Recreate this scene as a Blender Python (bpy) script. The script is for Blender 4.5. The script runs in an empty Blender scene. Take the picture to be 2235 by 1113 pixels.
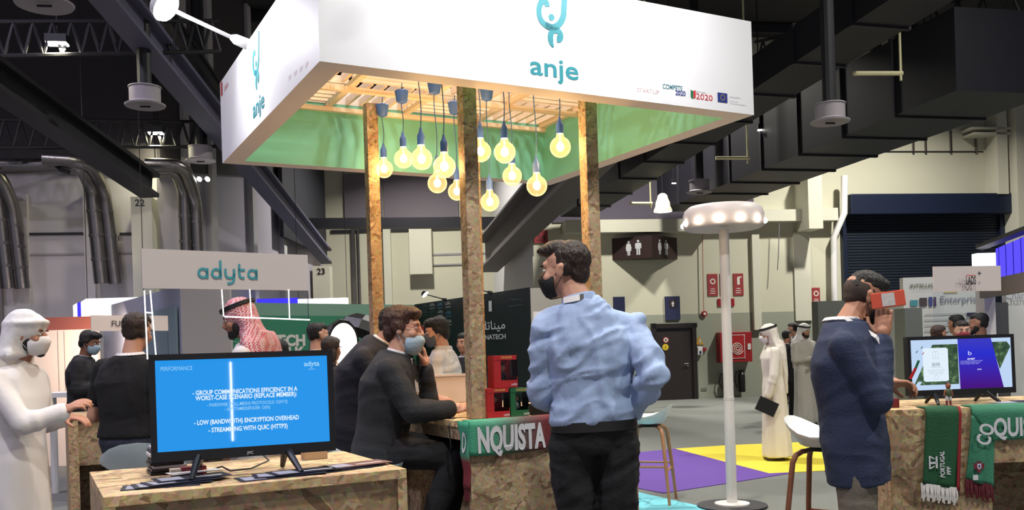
import bpy, bmesh, math, random
from mathutils import Vector, Matrix, noise
random.seed(7)
scene = bpy.context.scene
COL = scene.collection
V = Vector
# ------------------------------------------------------------------ camera
F, CX, CY, RO, EYE = 1980.0, 1117.5, 762.0, 0.0305, 1.43
cs, sn = math.cos(RO), math.sin(RO)
cam_d = bpy.data.cameras.new('camera')
cam = bpy.data.objects.new('camera', cam_d); COL.objects.link(cam)
cam_d.sensor_width = 36.0; cam_d.sensor_fit = 'HORIZONTAL'
cam_d.lens = 36.0 * F / 2235.0
cam_d.shift_y = (CY - 556.5) / 2235.0
cam_d.clip_end = 200; cam_d.clip_start = 0.05
cam.matrix_world = Matrix(((cs, sn, 0, 0), (0, 0, -1, 0), (-sn, cs, 0, EYE), (0, 0, 0, 1)))
scene.camera = cam
# ------------------------------------------------------------------ world, exposure
w = bpy.data.worlds.new('hall_ambient'); scene.world = w; w.use_nodes = True
w.node_tree.nodes['Background'].inputs[0].default_value = (0.80, 0.80, 1.0, 1)
w.node_tree.nodes['Background'].inputs[1].default_value = 0.36
vs = scene.view_settings
vs.view_transform = 'Standard'; vs.look = 'None'; vs.exposure = 0.0; vs.gamma = 1.0; vs.use_curve_mapping = False
scene.cycles.use_denoising = True; scene.cycles.use_adaptive_sampling = True; scene.cycles.adaptive_threshold = 0.025
scene.cycles.max_bounces = 6; scene.cycles.diffuse_bounces = 3; scene.cycles.glossy_bounces = 3
scene.cycles.transparent_max_bounces = 24; scene.cycles.transmission_bounces = 4
scene.cycles.sample_clamp_indirect = 4.0
scene.cycles.caustics_reflective = False; scene.cycles.caustics_refractive = False
# unseen high bay lamps, added to light the hall from the roof: (x, y, z, watts); the fixtures are built with the roof
ADDED_BAYS = [(-5.5, 1.5, 8.2, 260), (0.5, 0.5, 8.2, 260), (6.0, 1.5, 8.2, 270), (-6.0, 8.5, 8.2, 190), (6.5, 8.0, 8.2, 330), (0.2, 5.6, 8.2, 200),
             (0.5, 12.5, 8.2, 380), (-2.6, 24.3, 8.2, 400), (9.5, 20.0, 9.1, 800), (3.0, 19.5, 8.2, 480), (-10.0, 10.0, 8.2, 90)]
def area_light(name, loc, target, size, watts, color, spread=None, shape='DISK'):
    d = bpy.data.lights.new(name, 'AREA'); d.shape = shape; d.size = size; d.energy = watts; d.color = color
    if spread: d.spread = spread
    o = bpy.data.objects.new(name, d); COL.objects.link(o); o.location = loc
    o.rotation_euler = (V(target) - V(loc)).to_track_quat('-Z', 'Y').to_euler()
    return o
# ------------------------------------------------------------------ pixel rays (photograph frame 2235 x 1113)
def ray(px, py):
    u, v = px - CX, py - CY
    return V(((u * cs - v * sn) / F, 1.0, -(u * sn + v * cs) / F))
def at(px, py, d):
    r = ray(px, py); return V((r.x * d, d, EYE + r.z * d))
def onz(px, py, z=0.0):
    r = ray(px, py); t = (z - EYE) / r.z; return V((r.x * t, t, z))
def onplane(px, py, p0, n):
    r = ray(px, py); o = V((0, 0, EYE)); t = (V(p0) - o).dot(V(n)) / r.dot(V(n)); return o + r * t
YAW = 0.4874
E1 = V((math.cos(YAW), math.sin(YAW), 0)); E2 = V((-math.sin(YAW), math.cos(YAW), 0)); UP = V((0, 0, 1))
HX = V((0.9892, 0.1465, 0)); HY = V((-0.1465, 0.9892, 0))
# ------------------------------------------------------------------ mesh helper
class MB:
    def __init__(s): s.v = []; s.f = []; s.m = []
    def add(s, vs, fs, m=0):
        b = len(s.v); s.v += [V(p) for p in vs]
        for f in fs: s.f.append([b + i for i in f]); s.m.append(m)
        return s
    def obox(s, o, a, b, c, m=0):      # corner o, edge vectors a, b, c
        o, a, b, c = V(o), V(a), V(b), V(c)
        if a.cross(b).dot(c) < 0: a, b = b, a
        p = [o, o+a, o+a+b, o+b, o+c, o+a+c, o+a+b+c, o+b+c]
        return s.add(p, [(0,3,2,1),(4,5,6,7),(0,1,5,4),(1,2,6,5),(2,3,7,6),(3,0,4,7)], m)
    def box(s, c, sx, sy, sz, ax=V((1,0,0)), ay=V((0,1,0)), az=V((0,0,1)), m=0):
        c = V(c); return s.obox(c - ax*sx/2 - ay*sy/2 - az*sz/2, ax*sx, ay*sy, az*sz, m)
    def ring(s, c, u, w, r, n): return [V(c) + u*(math.cos(2*math.pi*i/n)*r) + w*(math.sin(2*math.pi*i/n)*r) for i in range(n)]
    def loft(s, rings, cap=True, m=0):
        n = len(rings[0]); vs = [p for r in rings for p in r]; fs = []
        for k in range(len(rings)-1):
            for i in range(n):
                j = (i+1) % n; fs.append((k*n+i, k*n+j, (k+1)*n+j, (k+1)*n+i))
        if cap: fs.append(tuple(range(n-1, -1, -1))); fs.append(tuple((len(rings)-1)*n + i for i in range(n)))
        return s.add(vs, fs, m)
    def cyl(s, p0, p1, r0, r1=None, n=12, m=0, cap=True):
        p0, p1 = V(p0), V(p1); r1 = r0 if r1 is None else r1
        d = (p1-p0).normalized(); u = d.orthogonal().normalized(); w = d.cross(u)
        return s.loft([s.ring(p0,u,w,r0,n), s.ring(p1,u,w,r1,n)], cap, m)
    def tube(s, pts, r, n=8, m=0):
        pts = [V(p) for p in pts]; rs = r if isinstance(r, (list, tuple)) else [r]*len(pts); rings = []; u = None
        for i, p in enumerate(pts):
            d = (pts[min(i+1, len(pts)-1)] - pts[max(i-1, 0)])
            d = d.normalized() if d.length > 1e-9 else V((0,0,1))
            u = d.orthogonal().normalized() if u is None else (u - d*u.dot(d)).normalized()
            rings.append(s.ring(p, u, d.cross(u), rs[i], n))
        return s.loft(rings, True, m)
    def lathe(s, prof, c=(0,0,0), axis=UP, n=24, m=0, cap=True):   # prof: (radius, height)
        axis = V(axis).normalized(); u = axis.orthogonal().normalized(); w = axis.cross(u); c = V(c)
        return s.loft([s.ring(c + axis*h, u, w, max(r, 1e-4), n) for r, h in prof], cap, m)
    def ell(s, c, rx, ry, rz, ax=V((1,0,0)), ay=V((0,1,0)), az=V((0,0,1)), n=12, m=0):
        c = V(c); k = n//2 + 1; rings = []
        for j in range(k):
            t = math.pi*(j+0.04)/(k-1+0.08); z = -math.cos(t); q = math.sin(t)
            rings.append([c + ax*(rx*q*math.cos(2*math.pi*i/n)) + ay*(ry*q*math.sin(2*math.pi*i/n)) + az*(rz*z) for i in range(n)])
        return s.loft(rings, True, m)
    def cap(s, p0, p1, r0, r1, n=12):  # tapered capsule for bodies
        p0, p1 = V(p0), V(p1)
        s.ell(p0, r0, r0, r0, n=n); s.ell(p1, r1, r1, r1, n=n)
        if (p1-p0).length > 1e-4: s.cyl(p0, p1, r0, r1, n)
        return s
    def prism(s, poly, t, m=0):        # polygon of points, extruded by vector t
        poly = [V(p) for p in poly]; t = V(t); n = len(poly); vs = poly + [p+t for p in poly]
        fs = [tuple(range(n-1,-1,-1)), tuple(range(n, 2*n))] + [(i, (i+1)%n, n+(i+1)%n, n+i) for i in range(n)]
        return s.add(vs, fs, m)
    def sheet(s, grid, th=None, m=0):  # grid[row][col] of points; th = thickness vector field or None
        R, C = len(grid), len(grid[0]); vs = [V(p) for r in grid for p in r]
        fs = [(r*C+c, r*C+c+1, (r+1)*C+c+1, (r+1)*C+c) for r in range(R-1) for c in range(C-1)]
        return s.add(vs, fs, m)
    def mesh(s, name, off=V((0,0,0))):
        me = bpy.data.meshes.new(name); me.from_pydata([p-off for p in s.v], [], s.f)
        me.validate(); me.update()
        if any(s.m): me.polygons.foreach_set('material_index', s.m[:len(me.polygons)])
        return me
    def build(s, name, mat, parent=None, smooth=False, origin=None, bevel=0, solid=0, local=False):
        if parent is not None: off = V((0,0,0)) if local else wloc(parent)
        elif origin is not None: off = V(origin)
        else:
            xs = [p.x for p in s.v]; ys = [p.y for p in s.v]; off = V(((min(xs)+max(xs))/2, (min(ys)+max(ys))/2, min(p.z for p in s.v)))
            if local: off = V((0,0,0))
        me = s.mesh(name, off)
        for mt in (mat if isinstance(mat, (list, tuple)) else [mat]): me.materials.append(mt)
        if smooth: shade(me, smooth)
        o = bpy.data.objects.new(name, me); COL.objects.link(o)
        if parent is not None: o.parent = parent
        else: o.location = off
        if solid:
            md = o.modifiers.new('thickness', 'SOLIDIFY'); md.thickness = solid; md.offset = 0
        if bevel:
            md = o.modifiers.new('edges', 'BEVEL'); md.width = bevel; md.segments = 2; md.limit_method = 'ANGLE'; md.angle_limit = 0.7
        return o
def shade(me, ang=True):
    me.polygons.foreach_set('use_smooth', [True]*len(me.polygons))
    if ang is not True:
        bm = bmesh.new(); bm.from_mesh(me)
        for e in bm.edges:
            if len(e.link_faces) == 2 and e.calc_face_angle(0) > ang: e.smooth = False
        bm.to_mesh(me); bm.free()
def wloc(o):
    p = V((0,0,0))
    while o is not None: p += o.location; o = o.parent
    return p
def tag(o, label=None, cat=None, group=None, kind=None):
    if label: o['label'] = label
    if cat: o['category'] = cat
    if group: o['group'] = group
    if kind: o['kind'] = kind
    return o
def thing(name, label, cat, loc=(0,0,0), group=None):
    o = bpy.data.objects.new(name, None); COL.objects.link(o); o.location = loc; o.empty_display_size = 0.1
    return tag(o, label, cat, group)
def copy_tree(o, parent=None):
    c = o.copy(); COL.objects.link(c); c.parent = parent
    for ch in list(o.children): copy_tree(ch, c)
    return c
def struct(mb, name, mat, parent=None, **k):
    o = mb.build(name, mat, parent, **k)
    if parent is None: o['kind'] = 'structure'
    return o
# ------------------------------------------------------------------ materials
MATS = {}
def mat(name, col=(0.5,0.5,0.5), rough=0.6, metal=0.0, em=None, es=0.0, bump=0.0, bscale=40.0, var=0.0, vscale=5.0, coat=0.0, stretch=None, sub=0.0):
    if name in MATS: return MATS[name]
    m = bpy.data.materials.new(name); m.use_nodes = True; nt = m.node_tree; b = nt.nodes['Principled BSDF']
    b.inputs['Base Color'].default_value = (*col, 1); b.inputs['Roughness'].default_value = rough; b.inputs['Metallic'].default_value = metal
    if coat: b.inputs['Coat Weight'].default_value = coat
    if sub: b.inputs['Subsurface Weight'].default_value = sub; b.inputs['Subsurface Radius'].default_value = (0.012, 0.005, 0.003)
    if em is not None: b.inputs['Emission Color'].default_value = (*em, 1); b.inputs['Emission Strength'].default_value = es
    if bump or var:
        tc = nt.nodes.new('ShaderNodeTexCoord'); src = tc.outputs['Object']
        if stretch:
            mp = nt.nodes.new('ShaderNodeMapping'); mp.inputs['Scale'].default_value = stretch; nt.links.new(src, mp.inputs[0]); src = mp.outputs[0]
    if var:
        n = nt.nodes.new('ShaderNodeTexNoise'); n.inputs['Scale'].default_value = vscale; n.inputs['Detail'].default_value = 4
        nt.links.new(src, n.inputs['Vector'])
        mx = nt.nodes.new('ShaderNodeMix'); mx.data_type = 'RGBA'
        mx.inputs[6].default_value = (*[max(0, c*(1-var)) for c in col], 1); mx.inputs[7].default_value = (*[min(1, c*(1+var)) for c in col], 1)
        nt.links.new(n.outputs['Fac'], mx.inputs[0]); nt.links.new(mx.outputs[2], b.inputs['Base Color'])
    if bump:
        n = nt.nodes.new('ShaderNodeTexNoise'); n.inputs['Scale'].default_value = bscale; n.inputs['Detail'].default_value = 5
        nt.links.new(src, n.inputs['Vector'])
        bp = nt.nodes.new('ShaderNodeBump'); bp.inputs['Strength'].default_value = bump; bp.inputs['Distance'].default_value = 0.02
        nt.links.new(n.outputs['Fac'], bp.inputs['Height']); nt.links.new(bp.outputs[0], b.inputs['Normal'])
    MATS[name] = m; return m
def ramp(nt, stops):
    r = nt.nodes.new('ShaderNodeValToRGB'); el = r.color_ramp.elements
    while len(el) < len(stops): el.new(0.5)
    for e, (p, c) in zip(el, stops): e.position = p; e.color = (*c, 1)
    return r
def osb(name, tint=(1,1,1), scale=1.0, rot=0.0, dark=0.0):
    if name in MATS: return MATS[name]
    m = bpy.data.materials.new(name); m.use_nodes = True; nt = m.node_tree; b = nt.nodes['Principled BSDF']; L = nt.links
    tc = nt.nodes.new('ShaderNodeTexCoord'); outs = []
    nz = nt.nodes.new('ShaderNodeTexNoise'); nz.inputs['Scale'].default_value = 9; L.new(tc.outputs['Object'], nz.inputs['Vector'])
    wv = nt.nodes.new('ShaderNodeMix'); wv.data_type = 'VECTOR'; wv.inputs[0].default_value = 0.04
    L.new(tc.outputs['Object'], wv.inputs[4]); L.new(nz.outputs['Color'], wv.inputs[5])
    for k, (r, sc) in enumerate((((0.0, 0.32+rot, 0.487), (10, 60, 60)), ((0.4, -0.28+rot, 0.487), (11, 52, 60)), ((0.1, 0.95, 0.487), (12, 60, 50)), ((0.2, -0.85+rot, 0.487), (10, 50, 60)), ((0.0, 0.1, 1.3+rot), (11, 55, 60)), ((0.3, -0.15, -0.4+rot), (10, 60, 54)))):
        mp = nt.nodes.new('ShaderNodeMapping'); mp.inputs['Rotation'].default_value = r; mp.vector_type = 'TEXTURE'; mp.inputs['Scale'].default_value = [1/(q*scale) for q in sc]
        L.new(wv.outputs[1], mp.inputs[0])
        vo = nt.nodes.new('ShaderNodeTexVoronoi'); vo.inputs['Scale'].default_value = 1.0; L.new(mp.outputs[0], vo.inputs['Vector'])
        sp = nt.nodes.new('ShaderNodeSeparateColor'); L.new(vo.outputs['Color'], sp.inputs[0]); outs.append(sp)
    cur = outs[0].outputs[0]; tone = outs[0].outputs[1]
    for o in outs[1:]:
        gt = nt.nodes.new('ShaderNodeMath'); gt.operation = 'GREATER_THAN'; L.new(o.outputs[0], gt.inputs[0]); L.new(cur, gt.inputs[1])
        mx = nt.nodes.new('ShaderNodeMix'); L.new(gt.outputs[0], mx.inputs[0]); L.new(tone, mx.inputs[2]); L.new(o.outputs[1], mx.inputs[3])
        mm = nt.nodes.new('ShaderNodeMath'); mm.operation = 'MAXIMUM'; L.new(cur, mm.inputs[0]); L.new(o.outputs[0], mm.inputs[1])
        cur, tone = mm.outputs[0], mx.outputs[0]
    T = lambda c: tuple(a*b_ for a, b_ in zip(c, tint))
    rp = ramp(nt, [(0.0, T((0.16, 0.10, 0.055))), (0.10, T((0.25, 0.165, 0.095))), (0.25, T((0.33, 0.235, 0.140))), (0.65, T((0.40, 0.295, 0.180))), (1.0, T((0.50, 0.385, 0.245)))])
    L.new(tone, rp.inputs[0])
    fn = nt.nodes.new('ShaderNodeTexNoise'); fn.inputs['Scale'].default_value = 60; fn.inputs['Detail'].default_value = 4; L.new(tc.outputs['Object'], fn.inputs['Vector'])
    mul = nt.nodes.new('ShaderNodeMix'); mul.data_type = 'RGBA'; mul.blend_type = 'OVERLAY'; mul.inputs[0].default_value = 0.6
    L.new(rp.outputs[0], mul.inputs[6]); L.new(fn.outputs['Color'], mul.inputs[7]); L.new(mul.outputs[2], b.inputs['Base Color'])
    bp = nt.nodes.new('ShaderNodeBump'); bp.inputs['Strength'].default_value = 0.35; bp.inputs['Distance'].default_value = 0.004
    L.new(cur, bp.inputs['Height']); L.new(bp.outputs[0], b.inputs['Normal'])
    b.inputs['Roughness'].default_value = 0.62
    MATS[name] = m; return m
def glass(name, tint=(1,1,1), refl=0.10, rough=0.02, em=None, es=0.0):
    if name in MATS: return MATS[name]
    m = bpy.data.materials.new(name); m.use_nodes = True; nt = m.node_tree; nt.nodes.clear(); L = nt.links
    out = nt.nodes.new('ShaderNodeOutputMaterial'); tr = nt.nodes.new('ShaderNodeBsdfTransparent'); tr.inputs[0].default_value = (*tint, 1)
    gl = nt.nodes.new('ShaderNodeBsdfGlossy'); gl.inputs['Roughness'].default_value = rough
    lw = nt.nodes.new('ShaderNodeLayerWeight'); lw.inputs['Blend'].default_value = refl
    mx = nt.nodes.new('ShaderNodeMixShader'); L.new(lw.outputs['Fresnel'], mx.inputs[0]); L.new(tr.outputs[0], mx.inputs[1]); L.new(gl.outputs[0], mx.inputs[2])
    res = mx.outputs[0]
    if em:
        e = nt.nodes.new('ShaderNodeEmission'); e.inputs[0].default_value = (*em, 1); e.inputs[1].default_value = es
        ad = nt.nodes.new('ShaderNodeAddShader'); L.new(res, ad.inputs[0]); L.new(e.outputs[0], ad.inputs[1]); res = ad.outputs[0]
    L.new(res, out.inputs[0]); MATS[name] = m; return m
def emit(name, col, s):
    if name in MATS: return MATS[name]
    m = bpy.data.materials.new(name); m.use_nodes = True; nt = m.node_tree; nt.nodes.clear()
    out = nt.nodes.new('ShaderNodeOutputMaterial'); e = nt.nodes.new('ShaderNodeEmission'); e.inputs[0].default_value = (*col, 1); e.inputs[1].default_value = s
    nt.links.new(e.outputs[0], out.inputs[0]); MATS[name] = m; return m
def S(r, g, b):   # sRGB 0-255 to linear
    f = lambda c: (c/255/12.92) if c <= 10 else ((c/255+0.055)/1.055)**2.4
    return (f(r), f(g), f(b))
# ------------------------------------------------------------------ lettering (flat text turned into a mesh)
def text_mesh(s, bold=0.0, ext=0.0, sp=1.0, res=3):
    c = bpy.data.curves.new('t', 'FONT'); c.body = s; c.size = 1.0; c.offset = bold; c.extrude = ext; c.resolution_u = res; c.space_character = sp
    o = bpy.data.objects.new('t', c)
    me = bpy.data.meshes.new_from_object(o)
    vs = [v.co.copy() for v in me.vertices]; fs = [tuple(p.vertices) for p in me.polygons]
    bpy.data.objects.remove(o); bpy.data.curves.remove(c); bpy.data.meshes.remove(me)
    return vs, fs
def lettering(s, o, right, up, height, mat_, parent, width=None, align='L', bold=0.0, sp=1.0, name='lettering', out=0.002, warp=None, slant=0.0, fit='cap'):
    """text with its baseline start (or middle) at o, letters 'height' tall (capital height), laid on the plane right/up"""
    vs, fs = text_mesh(s, bold, 0, sp)
    if not vs: return None
    right, up = V(right).normalized(), V(up).normalized(); nrm = right.cross(up)
    x0, x1 = min(v.x for v in vs), max(v.x for v in vs)
    k = height / 0.70; kx = k if width is None else width / (x1-x0)
    sh = {'L': 0, 'C': (x1-x0)/2, 'R': x1-x0}[align]
    mb = MB(); pts = []
    for v in vs:
        x, y = (v.x - x0 - sh)*kx, v.y*k
        x += slant*y
        pts.append(warp(x, y) if warp else V(o) + right*x + up*y + nrm*out)
    mb.add(pts, fs)
    return mb.build(name, mat_, parent)
# ================================================================== the hall
wall_m = mat('wall_paint', S(198, 195, 174), 0.75, var=0.05, vscale=0.6)
wall_low = mat('wall_dado_paint', S(148, 151, 136), 0.7, var=0.05, vscale=0.8)
dark_up = mat('upper_wall_dark', S(66, 62, 66), 0.85, var=0.1, vscale=1.0)
panel_m = mat('wall_panel_paint', S(206, 203, 186), 0.7, var=0.03)
steel_dk = mat('dark_steel', S(44, 43, 49), 0.55, 0.3, var=0.15, vscale=3)
steel_md = mat('roof_beam_steel', S(72, 70, 80), 0.6, 0.2, var=0.12, vscale=2)
black_duct = mat('black_duct_paint', S(30, 30, 35), 0.6, 0.1, var=0.2, vscale=2)
roof_m = mat('roof_deck_black', S(34, 33, 38), 0.8, var=0.25, vscale=1.2)
galv = mat('galvanised_pipe', S(140, 136, 136), 0.30, 0.92, var=0.12, vscale=8, bump=0.1, bscale=30)
white_m = mat('white_paint', S(232, 230, 230), 0.5)
offwhite = mat('off_white_plastic', S(214, 210, 208), 0.45)
black_m = mat('black_plastic', S(18, 18, 20), 0.4)
carpet = mat('grey_carpet', S(112, 114, 110), 0.95, bump=0.3, bscale=300, var=0.12, vscale=25)
# planes
WR = V((4.13, 23.4, 0)); WL = at(322, 453, 15.4); WL.z = 0
def wr(px, py): return onplane(px, py, WR, HY)
def wl(px, py): return onplane(px, py, WL, HY)
WC = V((0, 28.0, 0))
def wc(px, py): return onplane(px, py, WC, V((0, 1, 0)))
ZC = 9.4
mb = MB(); mb.add([(-24,-9,0),(26,-9,0),(26,32,0),(-24,32,0),(-24,-9,-0.2),(26,-9,-0.2),(26,32,-0.2),(-24,32,-0.2)], [(0,1,2,3),(4,7,6,5),(0,4,5,1),(1,5,6,2),(2,6,7,3),(3,7,4,0)])
struct(mb, 'floor', carpet)
mb = MB(); mb.box((1, 11.5, ZC+0.1), 50, 41, 0.2); struct(mb, 'ceiling', roof_m)
# right wall block (toilets, fire cabinet, roller shutter)
R0 = wr(1166, 600); R0.z = 0
rw_len = 20.0
mb = MB(); mb.obox(R0, HX*rw_len, HY*0.3, UP*ZC); wall_right_block = struct(mb, 'wall_back_right', wall_m)
mb = MB(); mb.obox(R0 - HY*0.006, HX*rw_len, HY*0.006, UP*2.2); struct(mb, 'trim_1', wall_low)
# side return of the block
C0 = wc(1078, 600); C0.z = 0
d = (R0 - C0)
mb = MB(); nrm = V((-d.y, d.x, 0)).normalized() * -0.3
mb.obox(C0, d, -nrm if nrm.x < 0 else nrm, UP*ZC); struct(mb, 'wall_side_right', mat('side_return_paint', S(206, 204, 206), 0.75))
# centre wall, far
mb = MB(); mb.obox(V((-9, 28, 0)), V((11, 0, 0)), V((0, 0.3, 0)), UP*ZC); struct(mb, 'wall_back_centre', wall_m)
# left wall
L1 = wl(345, 500); L1.z = 0
mb = MB(); mb.obox(L1 - HX*16, HX*16, HY*0.3, UP*ZC); struct(mb, 'wall_back_left', mat('left_wall_paint', S(188, 184, 188), 0.75, var=0.05, vscale=0.6))
zt = wl(150, 372).z
mb = MB(); mb.obox(L1 - HX*16 - HY*0.12 + UP*zt, HX*16, HY*0.12, UP*(ZC-zt)); struct(mb, 'wall_upper_left', dark_up)
e23 = V((-5.75, 28, 0)); dl = e23 - L1
mb = MB(); mb.obox(L1, dl, V((-0.3, 0, 0)), UP*ZC); struct(mb, 'wall_side_left', mat('left_return_paint', S(180, 174, 188), 0.75))
za_, zb_ = EYE + ray(350, 374).z*L1.y, EYE + ray(690, 392).z*28
mb = MB(); q_ = V((0.02, 0, 0)); mb.prism([L1 + q_ + UP*za_, L1 + dl + q_ + UP*zb_, L1 + dl + q_ + UP*ZC, L1 + q_ + UP*ZC], V((0.05, 0, 0))); struct(mb, 'wall_upper_side', dark_up)
mb = MB(); mb.obox(V((-24, -9, 0)), V((0.3, 0, 0)), V((0, 41, 0)), UP*ZC); struct(mb, 'wall_left', wall_m)
mb = MB(); mb.obox(V((25.7, -9, 0)), V((0.3, 0, 0)), V((0, 41, 0)), UP*ZC); struct(mb, 'wall_right', wall_m)

def wbox(pf, x0, y0, x1, y1, th, mb=None, back=0.0, X=HX, N=HY):
    """box proud of a wall: pixel rectangle on plane function pf, th metres thick towards the camera"""
    ym, xm = (y0+y1)/2, (x0+x1)/2
    a, b = pf(x0, ym), pf(x1, ym); zt, zb = pf(xm, y0).z, pf(xm, y1).z
    mb = mb or MB(); o = V((a.x, a.y, zb)) + N*back
    mb.obox(o, V((b.x-a.x, b.y-a.y, 0)), -N*th, UP*(zt-zb)); return mb
HYC = V((0, 1, 0))
# --- panel joints, pilasters and ledges (setting)
tn = [2]
def trim(mb, m): o = mb.build('trim_%d' % tn[0], m); o['kind'] = 'structure'; tn[0] += 1; return o
panel_l = mat('left_panel_paint', S(194, 190, 194), 0.7, var=0.03)
trim(wbox(wl, -60, 425, 66, 700, 0.08), panel_l)
trim(wbox(wl, 66, 508, 190, 513, 0.03), steel_dk)
trim(wbox(wl, 190, 425, 212, 830, 0.10), panel_l)
trim(wbox(wl, 262, 508, 312, 513, 0.03), steel_dk)
trim(wbox(wl, -80, 553, 345, 557, 0.02), mat('joint_shadow', S(150,146,150), 0.8))
trim(wbox(wl, -140, 560, 15, 900, 0.16), mat('grey_pilaster', S(128,124,122), 0.75))
# side-wall pilasters between the two numbered columns
for px in (395, 455, 545, 612):
    t = None
    for k in range(400):
        p = L1 + dl*(k/400)
        if p.x/p.y*F + CX > px + 3: t = k/400; break
    p = L1 + dl*(t or 0.9); nn = dl.normalized()
    m_ = MB(); m_.obox(p, nn*0.28, V((0.14, 0, 0)), UP*ZC); trim(m_, panel_l)
    m_ = MB(); m_.obox(p + nn*0.28, nn*0.10, V((0.05, 0, 0)), UP*ZC); trim(m_, steel_dk)
# centre wall
trim(wbox(wc, 752, 380, 835, 476, 0.1, N=HYC), mat('centre_upper_panel', S(120,112,120), 0.8))
trim(wbox(wc, 838, 380, 1000, 476, 0.08, N=HYC), MATS['centre_upper_panel'])
trim(wbox(wc, 722, 497, 1100, 504, 0.05, N=HYC), steel_dk)
trim(wbox(wc, 896, 490, 944, 600, 0.35, N=HYC), panel_m)
trim(wbox(wc, 840, 490, 856, 700, 0.20, N=HYC), panel_m)
trim(wbox(wc, 770, 500, 778, 690, 0.12, N=HYC), galv)
trim(wbox(wc, 783, 500, 787, 690, 0.10, N=HYC), galv)
trim(wbox(wc, 944, 552, 1078, 556, 0.02, N=HYC), MATS['joint_shadow'])
trim(wbox(wc, 944, 575, 1078, 578, 0.04, N=HYC), MATS['joint_shadow'])
# right wall ledges, pilasters
trim(wbox(wr, 1226, 484, 1545, 511, 0.45), panel_m)
trim(wbox(wr, 1520, 462, 1735, 487, 0.35), panel_m)
trim(wbox(wr, 1200, 180, 1640, 484, 0.04), mat('upper_wall_violet', S(84,78,92), 0.85))
trim(wbox(wr, 1765, 458, 1815, 485, 0.35), panel_m)
trim(wbox(wr, 1735, 380, 1765, 507, 0.75), panel_m)
trim(wbox(wr, 1732, 507, 1768, 700, 0.06), panel_m)
trim(wbox(wr, 1640, 513, 1656, 720, 0.12), panel_m)
trim(wbox(wr, 1166, 560, 1215, 880, 0.10), panel_m)
trim(wbox(wr, 2150, 240, 2172, 430, 0.5), panel_m)
trim(wbox(wr, 2182, 240, 2210, 580, 0.7), panel_m)
trim(wbox(wr, 2205, 455, 2260, 485, 0.4), panel_m)
trim(wbox(wr, 1840, 330, 2145, 332, 0.03), steel_dk)
for px in (1990, 2017, 2072, 2127): trim(wbox(wr, px, 285, px+3, 335, 0.06), galv)
trim(wbox(wr, 2095, 287, 2260, 292, 0.5), panel_m)
trim(wbox(wr, 2100, 298, 2260, 303, 0.5), panel_m)
# --- columns with numbers
def column(name, pf, x0, y0, x1, y1, th, num, label, N, red=None):
    c = thing(name, label, 'column', (0,0,0)); a = pf((x0+x1)/2, y1); c.location = V((a.x, a.y, 0)) - N*th/2
    b = wbox(pf, x0, y0, x1, y1, th, N=N); b.build('shaft', panel_m, c)
    p = pf((x0+x1)/2, y0 + (24 if not red else 0)); return c, p
c, p = column('numbered_column', wl, 308, 440, 352, 830, 0.5, '22', 'white column numbered 22 below the end of a sloping roof beam', HY)
q = wl(322, 460) - HY*0.503; lettering('22', q, HX, UP, 0.11, black_m, c, align='C', bold=0.02)
wd = lambda px, py: onplane(px, py, V((0, 26.6, 0)), V((0, 1, 0)))
c, p = column('numbered_column', wd, 690, 583, 727, 700, 0.4, '23', 'white column numbered 23 between the sign board and wooden post', HYC)
lettering('23', wd(707, 601) - HYC*0.41, V((1,0,0)), UP, 0.17, black_m, c, align='C', bold=0.02)
plq = wbox(wr, 1165, 503, 1195, 531, 0.04); o = plq.build('column_number_plate', mat('red_plate', S(140,40,46), 0.5))
tag(o, 'red square plate numbered 24 on the white wall corner', 'sign')
lettering('24', wr(1181, 525) - HY*0.045, HX, UP, 0.16, mat('dark_red_print', S(84,24,30)), o, align='C', bold=0.02)
# --- galvanised duct pipes on the left wall
def pipe(label, pts, r, pf=wl, off=0.28, group=None):
    ps = []
    P = [pf(x, y) - HY*o_ for x, y, o_ in pts]
    for i, p in enumerate(P):           # rounded corners
        if 0 < i < len(P)-1:
            a = (P[i-1]-p); b = (P[i+1]-p); k = min(0.28, a.length*0.4, b.length*0.4)
            for t in (0, 0.25, 0.5, 0.75, 1): ps.append((p + a.normalized()*k)*((1-t)**2) + p*(2*t*(1-t)) + (p + b.normalized()*k)*(t*t))
        else: ps.append(p)
    o = thing('duct_pipe', label, 'pipe', P[-1], group)
    m_ = MB(); m_.tube(ps, r, 14); m_.build('pipe_run', galv, o, smooth=0.8)
    c_ = MB(); d_ = (P[-1]-P[-2]); L_ = d_.length
    for k in range(1, 4):
        p_ = P[-2] + d_*(k/4); c_.cyl(p_ - d_.normalized()*0.02, p_ + d_.normalized()*0.02, r*1.08, n=14)
    c_.build('joint_band', galv, o)
    return o
pipe('thick metal duct pipe dropping beside the left picture edge', [(-60,395,.55),(18,400,.5),(18,440,.4),(34,632,.3)], 0.115)
pipe('metal duct pipe with a slanted neck, second from the left picture edge', [(-60,384,.75),(30,390,.7),(46,455,.35),(62,632,.25)], 0.115)
pipe('long horizontal metal duct pipe turning down, left one of the middle pair', [(-60,388,.95),(216,386,.9),(219,418,.45),(236,622,.35)], 0.12)
pipe('metal duct pipe turning down, right one of the middle pair', [(150,380,1.2),(240,382,1.1),(243,420,.4),(263,622,.3)], 0.10)
pipe('metal duct pipe behind the column numbered 22', [(350,392,.8),(405,392,.75),(412,425,.4),(418,640,.3)], 0.10)
pipe('right metal duct pipe behind the column numbered 22', [(350,385,1.0),(428,385,.95),(436,440,.35),(442,640,.25)], 0.10)
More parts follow.
